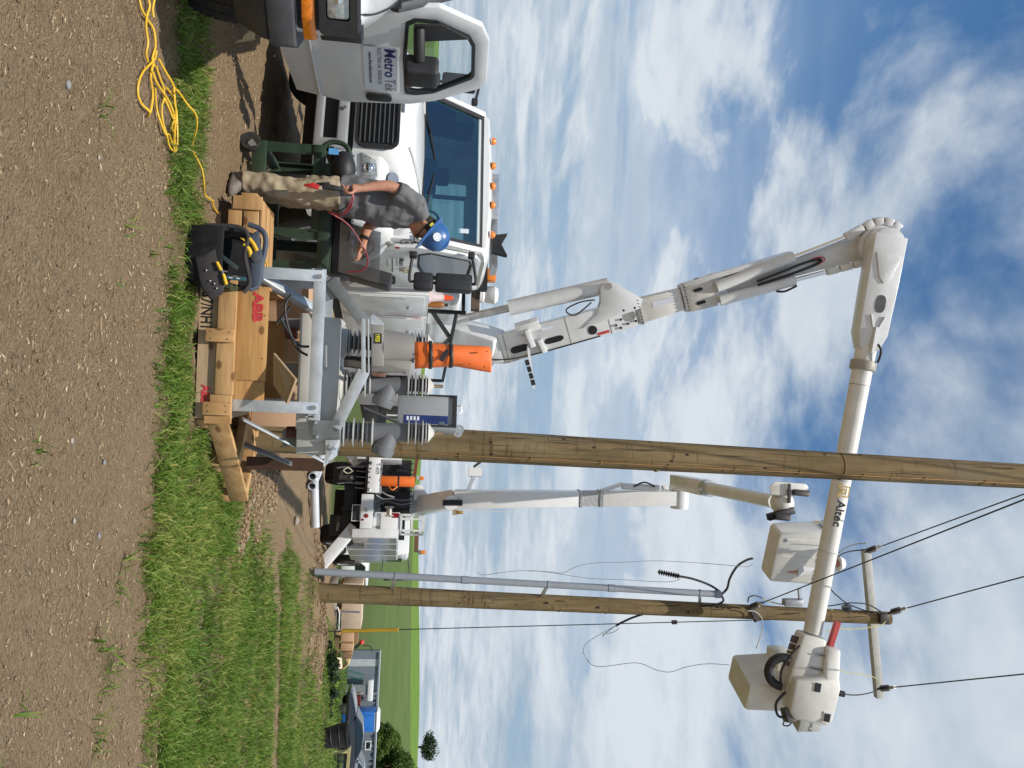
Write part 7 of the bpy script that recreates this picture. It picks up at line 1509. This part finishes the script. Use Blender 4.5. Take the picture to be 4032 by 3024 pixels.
B2 = Vector((3.12, 14.47, 8.77)); bk2 = bucket(tr2, T2I @ B2, V3 @ Vector((.95, .32, 0)), V3 @ Vector((-.32, .95, 0)), 1.22, .50, 1.12)
fn2 = (V3 @ Vector((.32, -.95, 0))).normalized(); rn2 = (V3 @ Vector((.95, .32, 0))).normalized(); c2_ = T2I @ B2
altec(tr2, plane_frame(c2_ + fn2 * .252 - rn2 * .12 + Vector((0, 0, .86)), rn2, Vector((0, 0, 1)) + fn2 * .03), .17)
ln2 = -rn2; altec(tr2, plane_frame(c2_ + ln2 * .612 - fn2 * .20 + Vector((0, 0, .90)), fn2, (0, 0, 1)), .085)
for s_ in (-.42, -.05, .32): MB().bar(c2_ + fn2 * .222 + rn2 * s_ + Vector((0, 0, .12)), c2_ + fn2 * .246 + rn2 * (s_ + .02) + Vector((0, 0, .78)), .02, .012).build('bucket_rib', FIBRE, tr2)
MB().cyl(c2_ + fn2 * .228 - rn2 * .40 + Vector((0, 0, .13)), c2_ + fn2 * .232 - rn2 * .40 + Vector((0, 0, .13)), .045, n=16).build('round_decal', GINK, tr2)
MB().sphere(c2_ - rn2 * .58 + fn2 * .15 + Vector((0, 0, 1.14)), (.07, .05, .10), 10, 8).build('rope_hook', YGOLD, tr2)
# lineworker in that bucket
lw = thing('person', 'person in white hard hat working in the far truck bucket near the crossarm', 'person', B2 + Vector((.3, 0, .1)))
hp = at(3290, 2217, 14.5); bdy = MB(); lim(bdy, [B2 + Vector((.32, 0, .12)), B2 + Vector((.32, 0, .7)), Vector((hp.x, hp.y, hp.z - .42)), Vector((hp.x, hp.y, hp.z - .12))], [.12, .15, .17, .06])
bdy.sphere(hp, (.085, .095, .12), 16, 12); bdy.sphere(hp + Vector((-.01, -.10, -.01)), (.018, .022, .028), 8, 6)
for s_ in (-1, 1): lim(bdy, [Vector((hp.x + s_ * .15, hp.y, hp.z - .30)), Vector((hp.x + s_ * .20, hp.y, hp.z - .5)), Vector((hp.x + s_ * .16, hp.y - .1, hp.z - .62))], [.055, .045, .035])
fuse(bdy, 'body', SKIN, lw, .014, 4)
shw = MB(); lim(shw, [B2 + Vector((.32, 0, .5)), Vector((hp.x, hp.y, hp.z - .40)), Vector((hp.x, hp.y, hp.z - .16))], [.18, .20, .09]); fuse(shw, 'shirt', mat('white_shirt', (.62, .62, .64), .9), lw, .014, 3)
hh = thing('hard_hat', 'white hard hat of the person up in the bucket', 'hard hat', hp)
MB().loft([[hp + Vector((math.cos(2 * math.pi * k / 20) * .135 * r_, math.sin(2 * math.pi * k / 20) * .145 * r_, .035 + h_)) for k in range(20)] for r_, h_ in ((1.28, 0), (1.26, .012), (1.0, .02), (.97, .07), (.8, .125), (.45, .155), (.03, .162))]).build('shell', mat('white_hat', (.78, .79, .80), .3, 0, .03), hh, smooth=50)

# ------------------------------------------------------------------ pipes on the ground and stones
PIPEW = mat('pale_pipe', (.48, .50, .53), .45, 0, .06, 6, dirt=.15)
p_ = at(1238, 1880, 13.9); q_ = at(1243, 2076, 13.9); p_.z = H(p_.x, p_.y) + .09; q_.z = H(q_.x, q_.y) + .085
solo(MB().pipe(p_, q_, .075, .066), 'conduit_pipe', PIPEW, 'long pale pipe lying crosswise in front of the far truck', 'pipe', p_, 'loose pipes on the ground')
for i, (yy, lb) in enumerate(((1877, 'pale pipe end facing the camera, nearer the near pole'), (1915, 'pale pipe end facing the camera, second from the near pole'))):
    a_ = at(1240, yy, 13.55); a_.z = H(a_.x, a_.y) + .10; b_ = a_ + Vector((-.35 + .1 * i, 2.6, -.05)); 
    solo(MB().pipe(a_, b_, .068, .058), 'conduit_pipe', PIPEW, lb, 'pipe', a_, 'loose pipes on the ground')
STONE = mat('field_stone', (.30, .27, .23), .85, 0, .2, 14, bump=.6, bscale=30)
def stone(x, y, r, label, m=STONE):
    p = az(x, y, 0); c = Vector((p.x, p.y, H(p.x, p.y) + float(micro(p.x, p.y)) + r * .25)); b = MB().sphere((0, 0, 0), (r, r * .8, r * .5), 10, 7)
    b.v = [c + v * (1 + .5 * (mnoise.noise(v * 25 + c * 9))) for v in b.v]; solo(b, 'stone', m, label, 'stone', c, 'stones lying on the soil')
stone(245, 330, .020, 'flat blue grey stone on bare soil below the yellow cord', mat('slate_stone', (.19, .19, .19), .8, 0, .2, 20)); stone(390, 620, .014, 'small pale stone right of the flat grey one'); stone(275, 1735, .017, 'rounded pale stone near the middle of the bare soil'); stone(390, 1823, .016, 'grey angular stone beside the grass edge in mid foreground', MATS['slate_stone'])
stone(385, 2112, .016, 'dark rough stone in the right foreground', MATS['slate_stone']); stone(280, 2050, .012, 'pale chip of stone left of the dark rough one'); stone(1195, 2050, .07, 'pale grey rock in front of the far truck wheel'); stone(985, 2110, .055, 'white crumpled rock at the end of the pine skid', mat('chalk', (.55, .52, .46), .8)); stone(870, 800, .03, 'grey stone behind the cord near the crate', MATS['slate_stone'])

# ------------------------------------------------------------------ the yard beyond
yz = H(22, 52)
STEELB = mat('container_grey', (.16, .185, .215), .5, 0, .06, 1, dirt=.1)
cA, cB = at(1430, 2562, 58), at(1425, 3060, 55.5); cz0, cz1 = at(1362, 2567, 58).z, at(1498, 2567, 58).z
con = thing('shipping_container', 'long slate grey shipping container standing along the yard', 'container', (cA.x, cA.y, cz0))
cd = Vector((cB.x - cA.x, cB.y - cA.y, 0)); CLn = cd.length; cd.normalize(); cn = Vector((cd.y, -cd.x, 0))
def cp_(s, z, n=0): return Vector((cA.x, cA.y, cz0)) + cd * s + cn * n + Vector((0, 0, z))
Hc = cz1 - cz0; prof = []
s = 3.0; 
while s < 12.2: prof += [(s, 0), (s + .07, .0), (s + .12, -.05), (s + .20, -.05), (s + .25, 0)]; s += .29
cm_w = MB(); cm_w.loft([[cp_(a, z, b_) for a, b_ in prof] for z in (.12, Hc - .12)], cap=False, closed=False); cm_w.build('corrugated_wall', STEELB, con, smooth=20)
MB().loft([[cp_(a, z, b_) for a, b_ in ((0, 0), (12.2, 0), (12.2, -2.44), (0, -2.44))] for z in (Hc - .06, Hc)]).build('roof', mat('container_roof', (.40, .44, .46), .5), con)
for z in (0, Hc - .12): MB().bar(cp_(0, z + .06, .01), cp_(12.2, z + .06, .01), .08, .12).build('rail', STEELB, con)
for s in (.06, 2.95, 12.1): MB().bar(cp_(s, 0, .0), cp_(s, Hc, 0), .12, .12, up=cd).build('corner_post', STEELB, con)
for k in range(5): MB().bar(cp_(.30 + .55 * k, .1, -.08), cp_(.30 + .55 * k, Hc - .12, -.08), .50, .04, up=cn).build('door_panel', STEELB if k != 1 else mat('pale_panel', (.42, .44, .46), .5), con)
MB().loft([[cp_(a, z, b_) for a, b_ in ((0, -.1), (12.2, -.1), (12.2, -2.4), (0, -2.4))] for z in (.1, Hc - .1)]).build('interior_box', STEELB, con)
for k in range(22): MB().bar(cp_(3.4 + .40 * k, Hc - .25, .02), cp_(3.55 + .40 * k, Hc - .25, .02), .02, .16).build('vent_block', BLACKM, con)
wdw = MB().frame([cp_(6.15, 1.75, .03), cp_(6.75, 1.75, .03), cp_(6.75, 2.2, .03), cp_(6.15, 2.2, .03)], [cp_(6.22, 1.82, .03), cp_(6.68, 1.82, .03), cp_(6.68, 2.13, .03), cp_(6.22, 2.13, .03)], cn * -.05).build('window', WHITE2, con); MB().prism([cp_(6.22, 1.82, 0), cp_(6.68, 1.82, 0), cp_(6.68, 2.13, 0), cp_(6.22, 2.13, 0)], cn * .01).build('pane', DGLASS, wdw)
aw = thing('white_heater_unit', 'white rooftop unit leaning against the slate container', 'unit', cp_(2.2, 1.4, .6)); MB().loft([[cp_(a, z, b_) for a, b_ in ((1.9, .3), (3.5, .3), (3.4, .9), (2.0, .9))] for z in (1.75, 2.15)]).build('cover', WHITE2, aw, bevel=.06); MB().loft([[cp_(a, z, b_) for a, b_ in ((2.3, .35), (3.0, .35), (3.0, .8), (2.3, .8))] for z in (.1, 1.72)]).build('stand', mat('unit_grey', (.2, .21, .22), .6), aw)
rb = thing('wooden_bin', 'open wooden bin of dark red parts in front of the container', 'bin', cp_(3.3, .3, 2.5)); MB().loft([[cp_(a, z, b_) for a, b_ in ((2.7, 2.0), (4.2, 2.0), (4.2, 3.0), (2.7, 3.0))] for z in (.35, .75)]).build('box', PINE, rb); MB().loft([[cp_(a, z, b_) for a, b_ in ((2.85, 2.1), (4.05, 2.1), (4.05, 2.9), (2.85, 2.9))] for z in (.75, 1.35)]).build('red_parts', mat('dark_red', (.13, .012, .012), .5, 0, .3, 6), rb)
pl_ = thing('plywood_sheet', 'tall tan sheet leaning by the wooden bin', 'board', cp_(2.0, 0, 2.5)); 
MB().bar(cp_(2.72, .1, 2.2), cp_(2.72, 1.4, 2.4), 1.0, .03, up=cd).build('sheet', mat('tan_sheet', (.45, .33, .22), .8), pl_)
ldr = thing('step_ladder', 'green step ladder standing near the container doors', 'ladder', cp_(1.3, 0, 3))
for s in (0, .45): MB().bar(cp_(1.1 + s, 0.1, 3.0), cp_(1.5 + s * .7, 1.5, 2.7), .07, .05).build('stile', mat('ladder_green', (.03, .14, .10), .5), ldr)
for k in range(5): MB().bar(cp_(1.17 + .065 * k, .3 + .25 * k, 2.95), cp_(1.6 + .03 * k, .3 + .25 * k, 2.95), .08, .03).build('rung', MATS['ladder_green'], ldr)
# portable toilet
pt0 = at(1400, 2832, 53); ptz = H(pt0.x, 53); pt = thing('portable_toilet', 'blue portable toilet with a white roof behind the black car', 'toilet', (pt0.x, 53, ptz), R(-6), world=False)
PB = mat('potty_blue', (.012, .13, .46), .45, 0, .06, 3); zr = at(1482, 2832, 53).z - ptz
MB().bx(-.66, .66, -.6, .6, .05, zr).build('walls', PB, pt, bevel=.04)
for x in (-.42, .42): MB().bx(x - .012, x + .012, -.625, -.6, .1, zr - .1).build('rib', PB, pt)
MB().bx(-.40, .40, -.62, -.598, .15, zr - .25).build('door', PB, pt, bevel=.01); MB().bx(-.60, .60, -.612, -.598, zr - .13, zr - .04).build('vent', mat('vent_pale', (.3, .36, .45), .6), pt); MB().bx(-.60, .6, -.63, -.6, zr * .55, zr * .58).build('band', mat('potty_light', (.05, .24, .58), .5), pt)
MB().loft([[Vector((x * k, y * k, z)) for x, y in ((-.68, -.66), (.68, -.66), (.68, .66), (-.68, .66))] for z, k in ((zr, 1), (zr + .10, .98), (zr + .25, .72))]).build('roof', WHITE2, pt, bevel=.03)
# cars
def car(name, label, loc, rz, paint, spk=10):
    c = thing(name, label, 'car', loc, rz, world=False)
    pr = [(2.35, .35), (2.38, .60), (2.25, .74), (1.5, .90), (1.05, .97), (.35, 1.38), (-.2, 1.46), (-1.0, 1.42), (-1.7, 1.08), (-2.25, 1.02), (-2.35, .75), (-2.33, .35)]
    def half(z): return .90 if z < .9 else .90 - (z - .9) * .42
    MB().loft([[Vector((x, y * half(z) / .9, z)) for x, z in pr] for y in (-.9, .9)]).build('body', paint, c, bevel=.06, seg=3)
    for sg in (1, -1):
        MB().prism([(.92, sg * (half(.98) + .006), .98), (.34, sg * (half(1.32) + .006), 1.32), (-.2, sg * (half(1.39) + .006), 1.39), (-.95, sg * (half(1.36) + .006), 1.36), (-1.5, sg * (half(1.06) + .006), 1.06)], (0, -sg * .02, 0)).build('side_window', DGLASS, c)
        wheel(c, (1.42, sg * .80, .33), sg, .335, .2, mat('alloy', (.05, .05, .055), .4), tread=False, spokes=spk, rimr=.72); wheel(c, (-1.38, sg * .80, .33), sg, .335, .2, MATS['alloy'], tread=False, spokes=spk, rimr=.72)
        MB().bx(2.12, 2.34, sg * .55 - .14, sg * .55 + .14, .62, .72).build('headlight', LENS, c, bevel=.02)
        MB().bx(.75, .95, sg * .92 - .09, sg * .92 + .09, .95, 1.08).build('mirror', paint, c, bevel=.03)
    MB().prism([(1.02, -.76, 1.0), (1.02, .76, 1.0), (.38, .66, 1.37), (.38, -.66, 1.37)], (.012, 0, .012)).build('windshield', DGLASS, c)
    return c
BLKP = mat('black_car_paint', (.010, .011, .014), .15, 0, .1, 3, coat=1.0)
cx = at(1356, 2797, 47); g_ = H(cx.x, 47)
car('parked_car', 'black parked car with ten-spoke alloy wheels beside the blue toilet', (cx.x + 1.42, 47.8, at(1338, 2797, 47).z), R(176), BLKP)
cx2 = at(1380, 2990, 50); car('parked_car', 'dark car with a bright reflective roof behind the black one at the frame edge', (cx2.x + 1.0, 50.8, at(1339, 2990, 50).z + .15), R(178), mat('silver_car_paint', (.30, .31, .33), .15, .4, .05, 3, coat=1.0))
# black tub, timber edge
tb0 = at(1302, 2908, 17.2); tb = thing('black_tub', 'tall black plastic tub tilted in the grass before the cars', 'tub', (tb0.x, 17.2, H(tb0.x, 17.2)), world=False, rot=(0, R(-9), 0))
MB().lathe([(.18, -.10), (.20, 0), (.265, .52), (.28, .53), (.28, .57), (.255, .57), (.2, .05), (.01, .04)], (0, 0, 0), n=26).build('shell', BLACK, tb); 
for z in (.2, .38): MB().lathe([(.235 + (z - .28) * .12, -.012), (.247 + (z - .28) * .12, 0), (.235 + (z - .28) * .12, .012)], (0, 0, z), n=26).build('hoop', BLACK, tb)
tm0, tm1 = at(1375, 2938, 30), at(1374, 3060, 29); tm0.z = tm1.z = at(1372, 2980, 29.5).z
solo(MB().bar(tm0, tm1, .08, .11), 'timber_rail', mat('yellowed_timber', (.50, .42, .20), .8, 0, .1), 'yellowed timber rail running out of frame beside the black tub', 'timber', tm0)
solo(MB().bar(tm0 + Vector((.2, 0, -.9)), tm0 + Vector((.2, 0, 0)), .1, .1), 'timber_post', MATS['yellowed_timber'], 'short timber post holding up the yellowed rail', 'post', tm0)
# pallets, cartons and sheets dumped in front of the yard
def yb(x, y, Y): return at(1220 + .2531 * x, 2380 + .2531 * y, Y)
YY = 24.0
cr = thing('plywood_crate', 'big pale plywood crate behind the line pole', 'crate', yb(190, 200, YY))
L0, L1 = yb(470, -330, YY).x, yb(470, 400, YY).x; zz0, zz1, zz2 = yb(200, 0, YY).z, yb(455, 0, YY).z, yb(805, 100, YY).z
MB().bx(L0, L1, YY, YY + 1.1, zz1 + .08, zz2).build('panel', mat('pale_ply', (.47, .37, .27), .8, 0, .10, 3), cr, bevel=.01)
for k in range(3): MB().bx(L0 + .1 + k * .7, L0 + .2 + k * .7, YY - .02, YY + 1.1, zz1 - .02, zz1 + .079).build('skid', PINEY, cr)
MB().tube([yb(430, 40, YY - .05), yb(460, 130, YY - .05), yb(450, 400, YY - .05)], .02, 6).build('strap', SIGNW, cr); MB().bar(yb(470, 110, YY - .03), yb(780, 120, YY - .03), .05, .02).build('ratchet_strap', GINK, cr)
bk = thing('concrete_blocks', 'pallet of pale grey concrete blocks under the plywood crate', 'blocks', yb(200, 300, YY))
for i in range(5):
    for j in range(2): MB().bx(L0 + .02 + i * .34, L0 + .34 + i * .34, YY + .02, YY + 1.0, zz0 - .1 + j * (zz1 - zz0 + .05) / 2, zz0 - .12 + (j + 1) * (zz1 - zz0 + .05) / 2).build('block', mat('concrete', (.40, .37, .33), .9, 0, .12, 9, bump=.3), bk, bevel=.01)
BRC = mat('old_carton', (.22, .13, .065), .85, 0, .12, 5)
for (x0, x1, y0, y1, Y, lb, m_) in ((490, 670, 445, 740, 22.5, 'brown carton on top of the broken pallets in the yard', CARD), (510, 650, 740, 850, 22.4, 'dark open carton leaning right of the brown carton', BRC), (670, 745, 450, 610, 22.7, 'flat brown carton behind the top one', BRC)):
    a_, b_ = yb(x0, y0, Y), yb(x1, y1, Y); t = thing('cardboard_box', lb, 'box', a_, group='cartons in the yard'); MB().bx(a_.x, b_.x, Y, Y + .4, a_.z, b_.z).build('carton', m_, t, bevel=.01); MB().bx((a_.x + b_.x) / 2 - .03, (a_.x + b_.x) / 2 + .03, Y - .004, Y - .001, a_.z + .01, b_.z - .01).build('tape', BRC, t)
plt2 = thing('wooden_pallet', 'old brown pallets stacked on edge under the cartons', 'pallet', yb(240, 650, 22.5))
for i in range(3):
    a_, b_ = yb(250 + 70 * i, 525, 22.45), yb(300 + 72 * i, 800, 22.45); MB().bx(a_.x, b_.x, 22.45, 22.55, a_.z, b_.z).build('slat', mat('old_pallet', (.16, .10, .055), .85, 0, .2, 8), plt2)
for i in range(3): a_, b_ = yb(240, 540 + 120 * i, 22.6), yb(470, 570 + 120 * i, 22.6); MB().bx(a_.x, b_.x, 22.57, 22.9, a_.z, b_.z).build('bearer', MATS['old_pallet'], plt2)
sh_ = [yb(270, 815, 21.8), yb(480, 830, 22.1), yb(490, 980, 22.1), yb(300, 1120, 21.6), yb(225, 1060, 21.5)]
solo(MB().prism(sh_, (.02, .03, .03)), 'fibreboard_sheet', mat('pale_fibreboard', (.60, .47, .34), .8, 0, .06, 4), 'pale fibreboard sheet leaning on the pallets in the yard', 'board', sh_[0])
sh_ = [yb(500, 960, 22.3), yb(560, 850, 22.3), yb(620, 845, 22.3), yb(600, 930, 22.2), yb(510, 1010, 22.2)]
solo(MB().prism(sh_, (.02, .05, .02)), 'foam_wedge', mat('yellow_foam', (.62, .48, .22), .8, 0, .06, 4), 'yellowish wedge of board beside the green ladder', 'board', sh_[0])
mw = thing('garden_machine', 'small red machine with a black bent handle on the far stack', 'machine', yb(800, 570, 23.5)); MB().sphere(yb(805, 585, 23.5), (.07, .10, .08), 12, 8).build('engine_cover', mat('machine_red', (.55, .05, .03), .4), mw); MB().tube(smoothpts([yb(830, 640, 23.5), yb(890, 640, 23.5), yb(950, 665, 23.5), yb(965, 735, 23.5)], 4), .014, 6).build('handle', BLACK, mw); MB().bar(yb(700, 680, 23.5), yb(780, 610, 23.5), .1, .06).build('deck', BLACKM, mw)
# white pickup far behind the outrigger
pk0 = at(1352, 2215, 38); pk = thing('pickup_truck', 'white pickup parked far behind the outrigger of the far truck', 'truck', (pk0.x, 38, at(1335, 2215, 38).z - .35), R(-150), world=False)
MB().loft([[Vector((x, y, z)) for x, z in ((2.6, .5), (2.6, 1.0), (1.3, 1.15), (.7, 1.75), (-.8, 1.78), (-1.0, 1.15), (-2.7, 1.15), (-2.7, .5))] for y in (-.95, .95)]).build('body', WHITE2, pk, bevel=.06)
for sg in (1, -1):
    MB().prism([(1.15, sg * .955, 1.18), (.66, sg * .955, 1.66), (-.7, sg * .955, 1.68), (-.85, sg * .955, 1.2)], (0, sg * .004, 0)).build('side_window', DGLASS, pk); wheel(pk, (1.7, sg * .85, .40), sg, .40, .25, RIMW, tread=False); wheel(pk, (-1.6, sg * .85, .40), sg, .40, .25, RIMW, tread=False)
MB().prism([(1.28, -.85, 1.2), (1.28, .85, 1.2), (.74, .8, 1.7), (.74, -.8, 1.7)], (.012, 0, .012)).build('windshield', DGLASS, pk); MB().bx(2.6, 2.62, -.7, .7, .62, .92).build('grille', BLACK, pk)

# ------------------------------------------------------------------ trees, shrubs and weeds
FOL = leafmat('foliage', (.028, .055, .010), (.095, .155, .028), (.20, .25, .065), .3); FOLD = leafmat('dark_foliage', (.014, .024, .010), (.035, .060, .022), (.085, .105, .05), .2)
BARK = mat('bark', (.09, .065, .045), .9, 0, .25, 12, bump=.4)
def crown(name, clumps, n, leaf, m, parent=None, kind=None, org=(0, 0, 0)):
    cl_ = np.array([c[:3] for c in clumps]); rd = np.array([c[3:6] for c in clumps]); w = rd.prod(1) ** .66; w /= w.sum(); k = RNG.choice(len(clumps), n, p=w)
    d = RNG.normal(0, 1, (n, 3)); d /= np.linalg.norm(d, axis=1)[:, None]; rr = RNG.uniform(.55, 1.05, n)[:, None]; P = cl_[k] + d * rd[k] * rr - np.array(org)
    a = RNG.normal(0, 1, (n, 3)); a /= np.linalg.norm(a, axis=1)[:, None]; b_ = np.cross(a, RNG.normal(0, 1, (n, 3))); b_ /= np.linalg.norm(b_, axis=1)[:, None]; s = (leaf * RNG.uniform(.6, 1.4, n))[:, None]
    V = np.stack([P - a * s, P + b_ * s * .5, P + a * s, P - b_ * s * .5], 1).reshape(-1, 3); Q = np.arange(4 * n).reshape(-1, 4)
    T = np.clip(RNG.normal(.5, .16, n) + RNG.normal(0, .12, len(clumps))[k], 0, 1)
    o = quadmesh(name, V, Q, np.repeat(T, 4), m, kind=kind); 
    if parent: o.parent = parent
    return o
def tree(name, label, base, h, w, n, leaf, m, clump=14, low=.15, cat='tree', group=None):
    b = Vector(base); t = thing(name, label, cat, b, group=group, world=False); cl_ = []
    for i in range(clump):
        z = h * random.uniform(low, .92); f_ = math.sin(math.pi * min(1, (z / h - low * .4) / (1.05 - low * .4))) ** .7; a = random.uniform(0, 6.28); r_ = w / 2 * f_ * random.uniform(.25, .85); s = w * random.uniform(.13, .24); cl_.append((math.cos(a) * r_, math.sin(a) * r_, z, s, s, s * .8))
    crown('crown', cl_, n, leaf, m, t); tk = MB(); tk.tube([(0, 0, -.3), (.02 * w, 0, h * .3), (0, .02 * w, h * .6)], [w * .05, w * .035, w * .012], 8)
    for c in cl_[:6]: tk.tube([(0, 0, h * .25), (c[0] * .5, c[1] * .5, h * .25 + (c[2] - h * .25) * .6), c[:3]], [w * .025, w * .015, w * .006], 6)
    tk.build('trunk', BARK, t); return t
fb = at(1600, 2942, 425); tree('field_tree', 'lone dark tree standing on the crest of the green hill', (fb.x, 425, H(fb.x, 425)), 11.5, 14.0, 2600, .50, FOLD, 34, .30)
for (yy, Y, h, w, lb) in ((2915, 88, 2.6, 3.8, 'low bushy shrub nearest the blue toilet behind the container'), (2970, 90, 3.6, 5.2, 'taller bushy shrub behind the middle of the container'), (3030, 88, 4.6, 6.0, 'tallest bushy tree behind the container at the frame edge'), (2945, 100, 3.4, 4.5, 'rounded shrub between the low and the taller shrubs'), (3090, 92, 5.5, 7, 'bushy tree just past the frame edge behind the container')):
    p = at(1480, yy, Y); tree('shrub_tree', lb, (p.x, Y, H(p.x, Y)), h + 1.2, w, 16000, .13, FOL, 40, .06, group='bushes behind the container')
wc = []
for (px_, py_, Y, r_) in ((1272, 2660, 20, .24), (1256, 2700, 19, .24), (1268, 2630, 20, .22), (1256, 2600, 19, .2), (1262, 2730, 19, .18)):
    p = at(px_, py_, Y); z_ = H(p.x, Y) 
    for k in range(5): wc.append((p.x + random.uniform(-.4, .4), Y + random.uniform(-.3, .3), z_ + random.uniform(.02, .16), r_ * .5, r_ * .5, r_ * .45))
crown('weeds', wc, 2200, .045, FOLD, None, 'stuff')['label'] = 'dark leafy weeds growing at the edge of the yard'
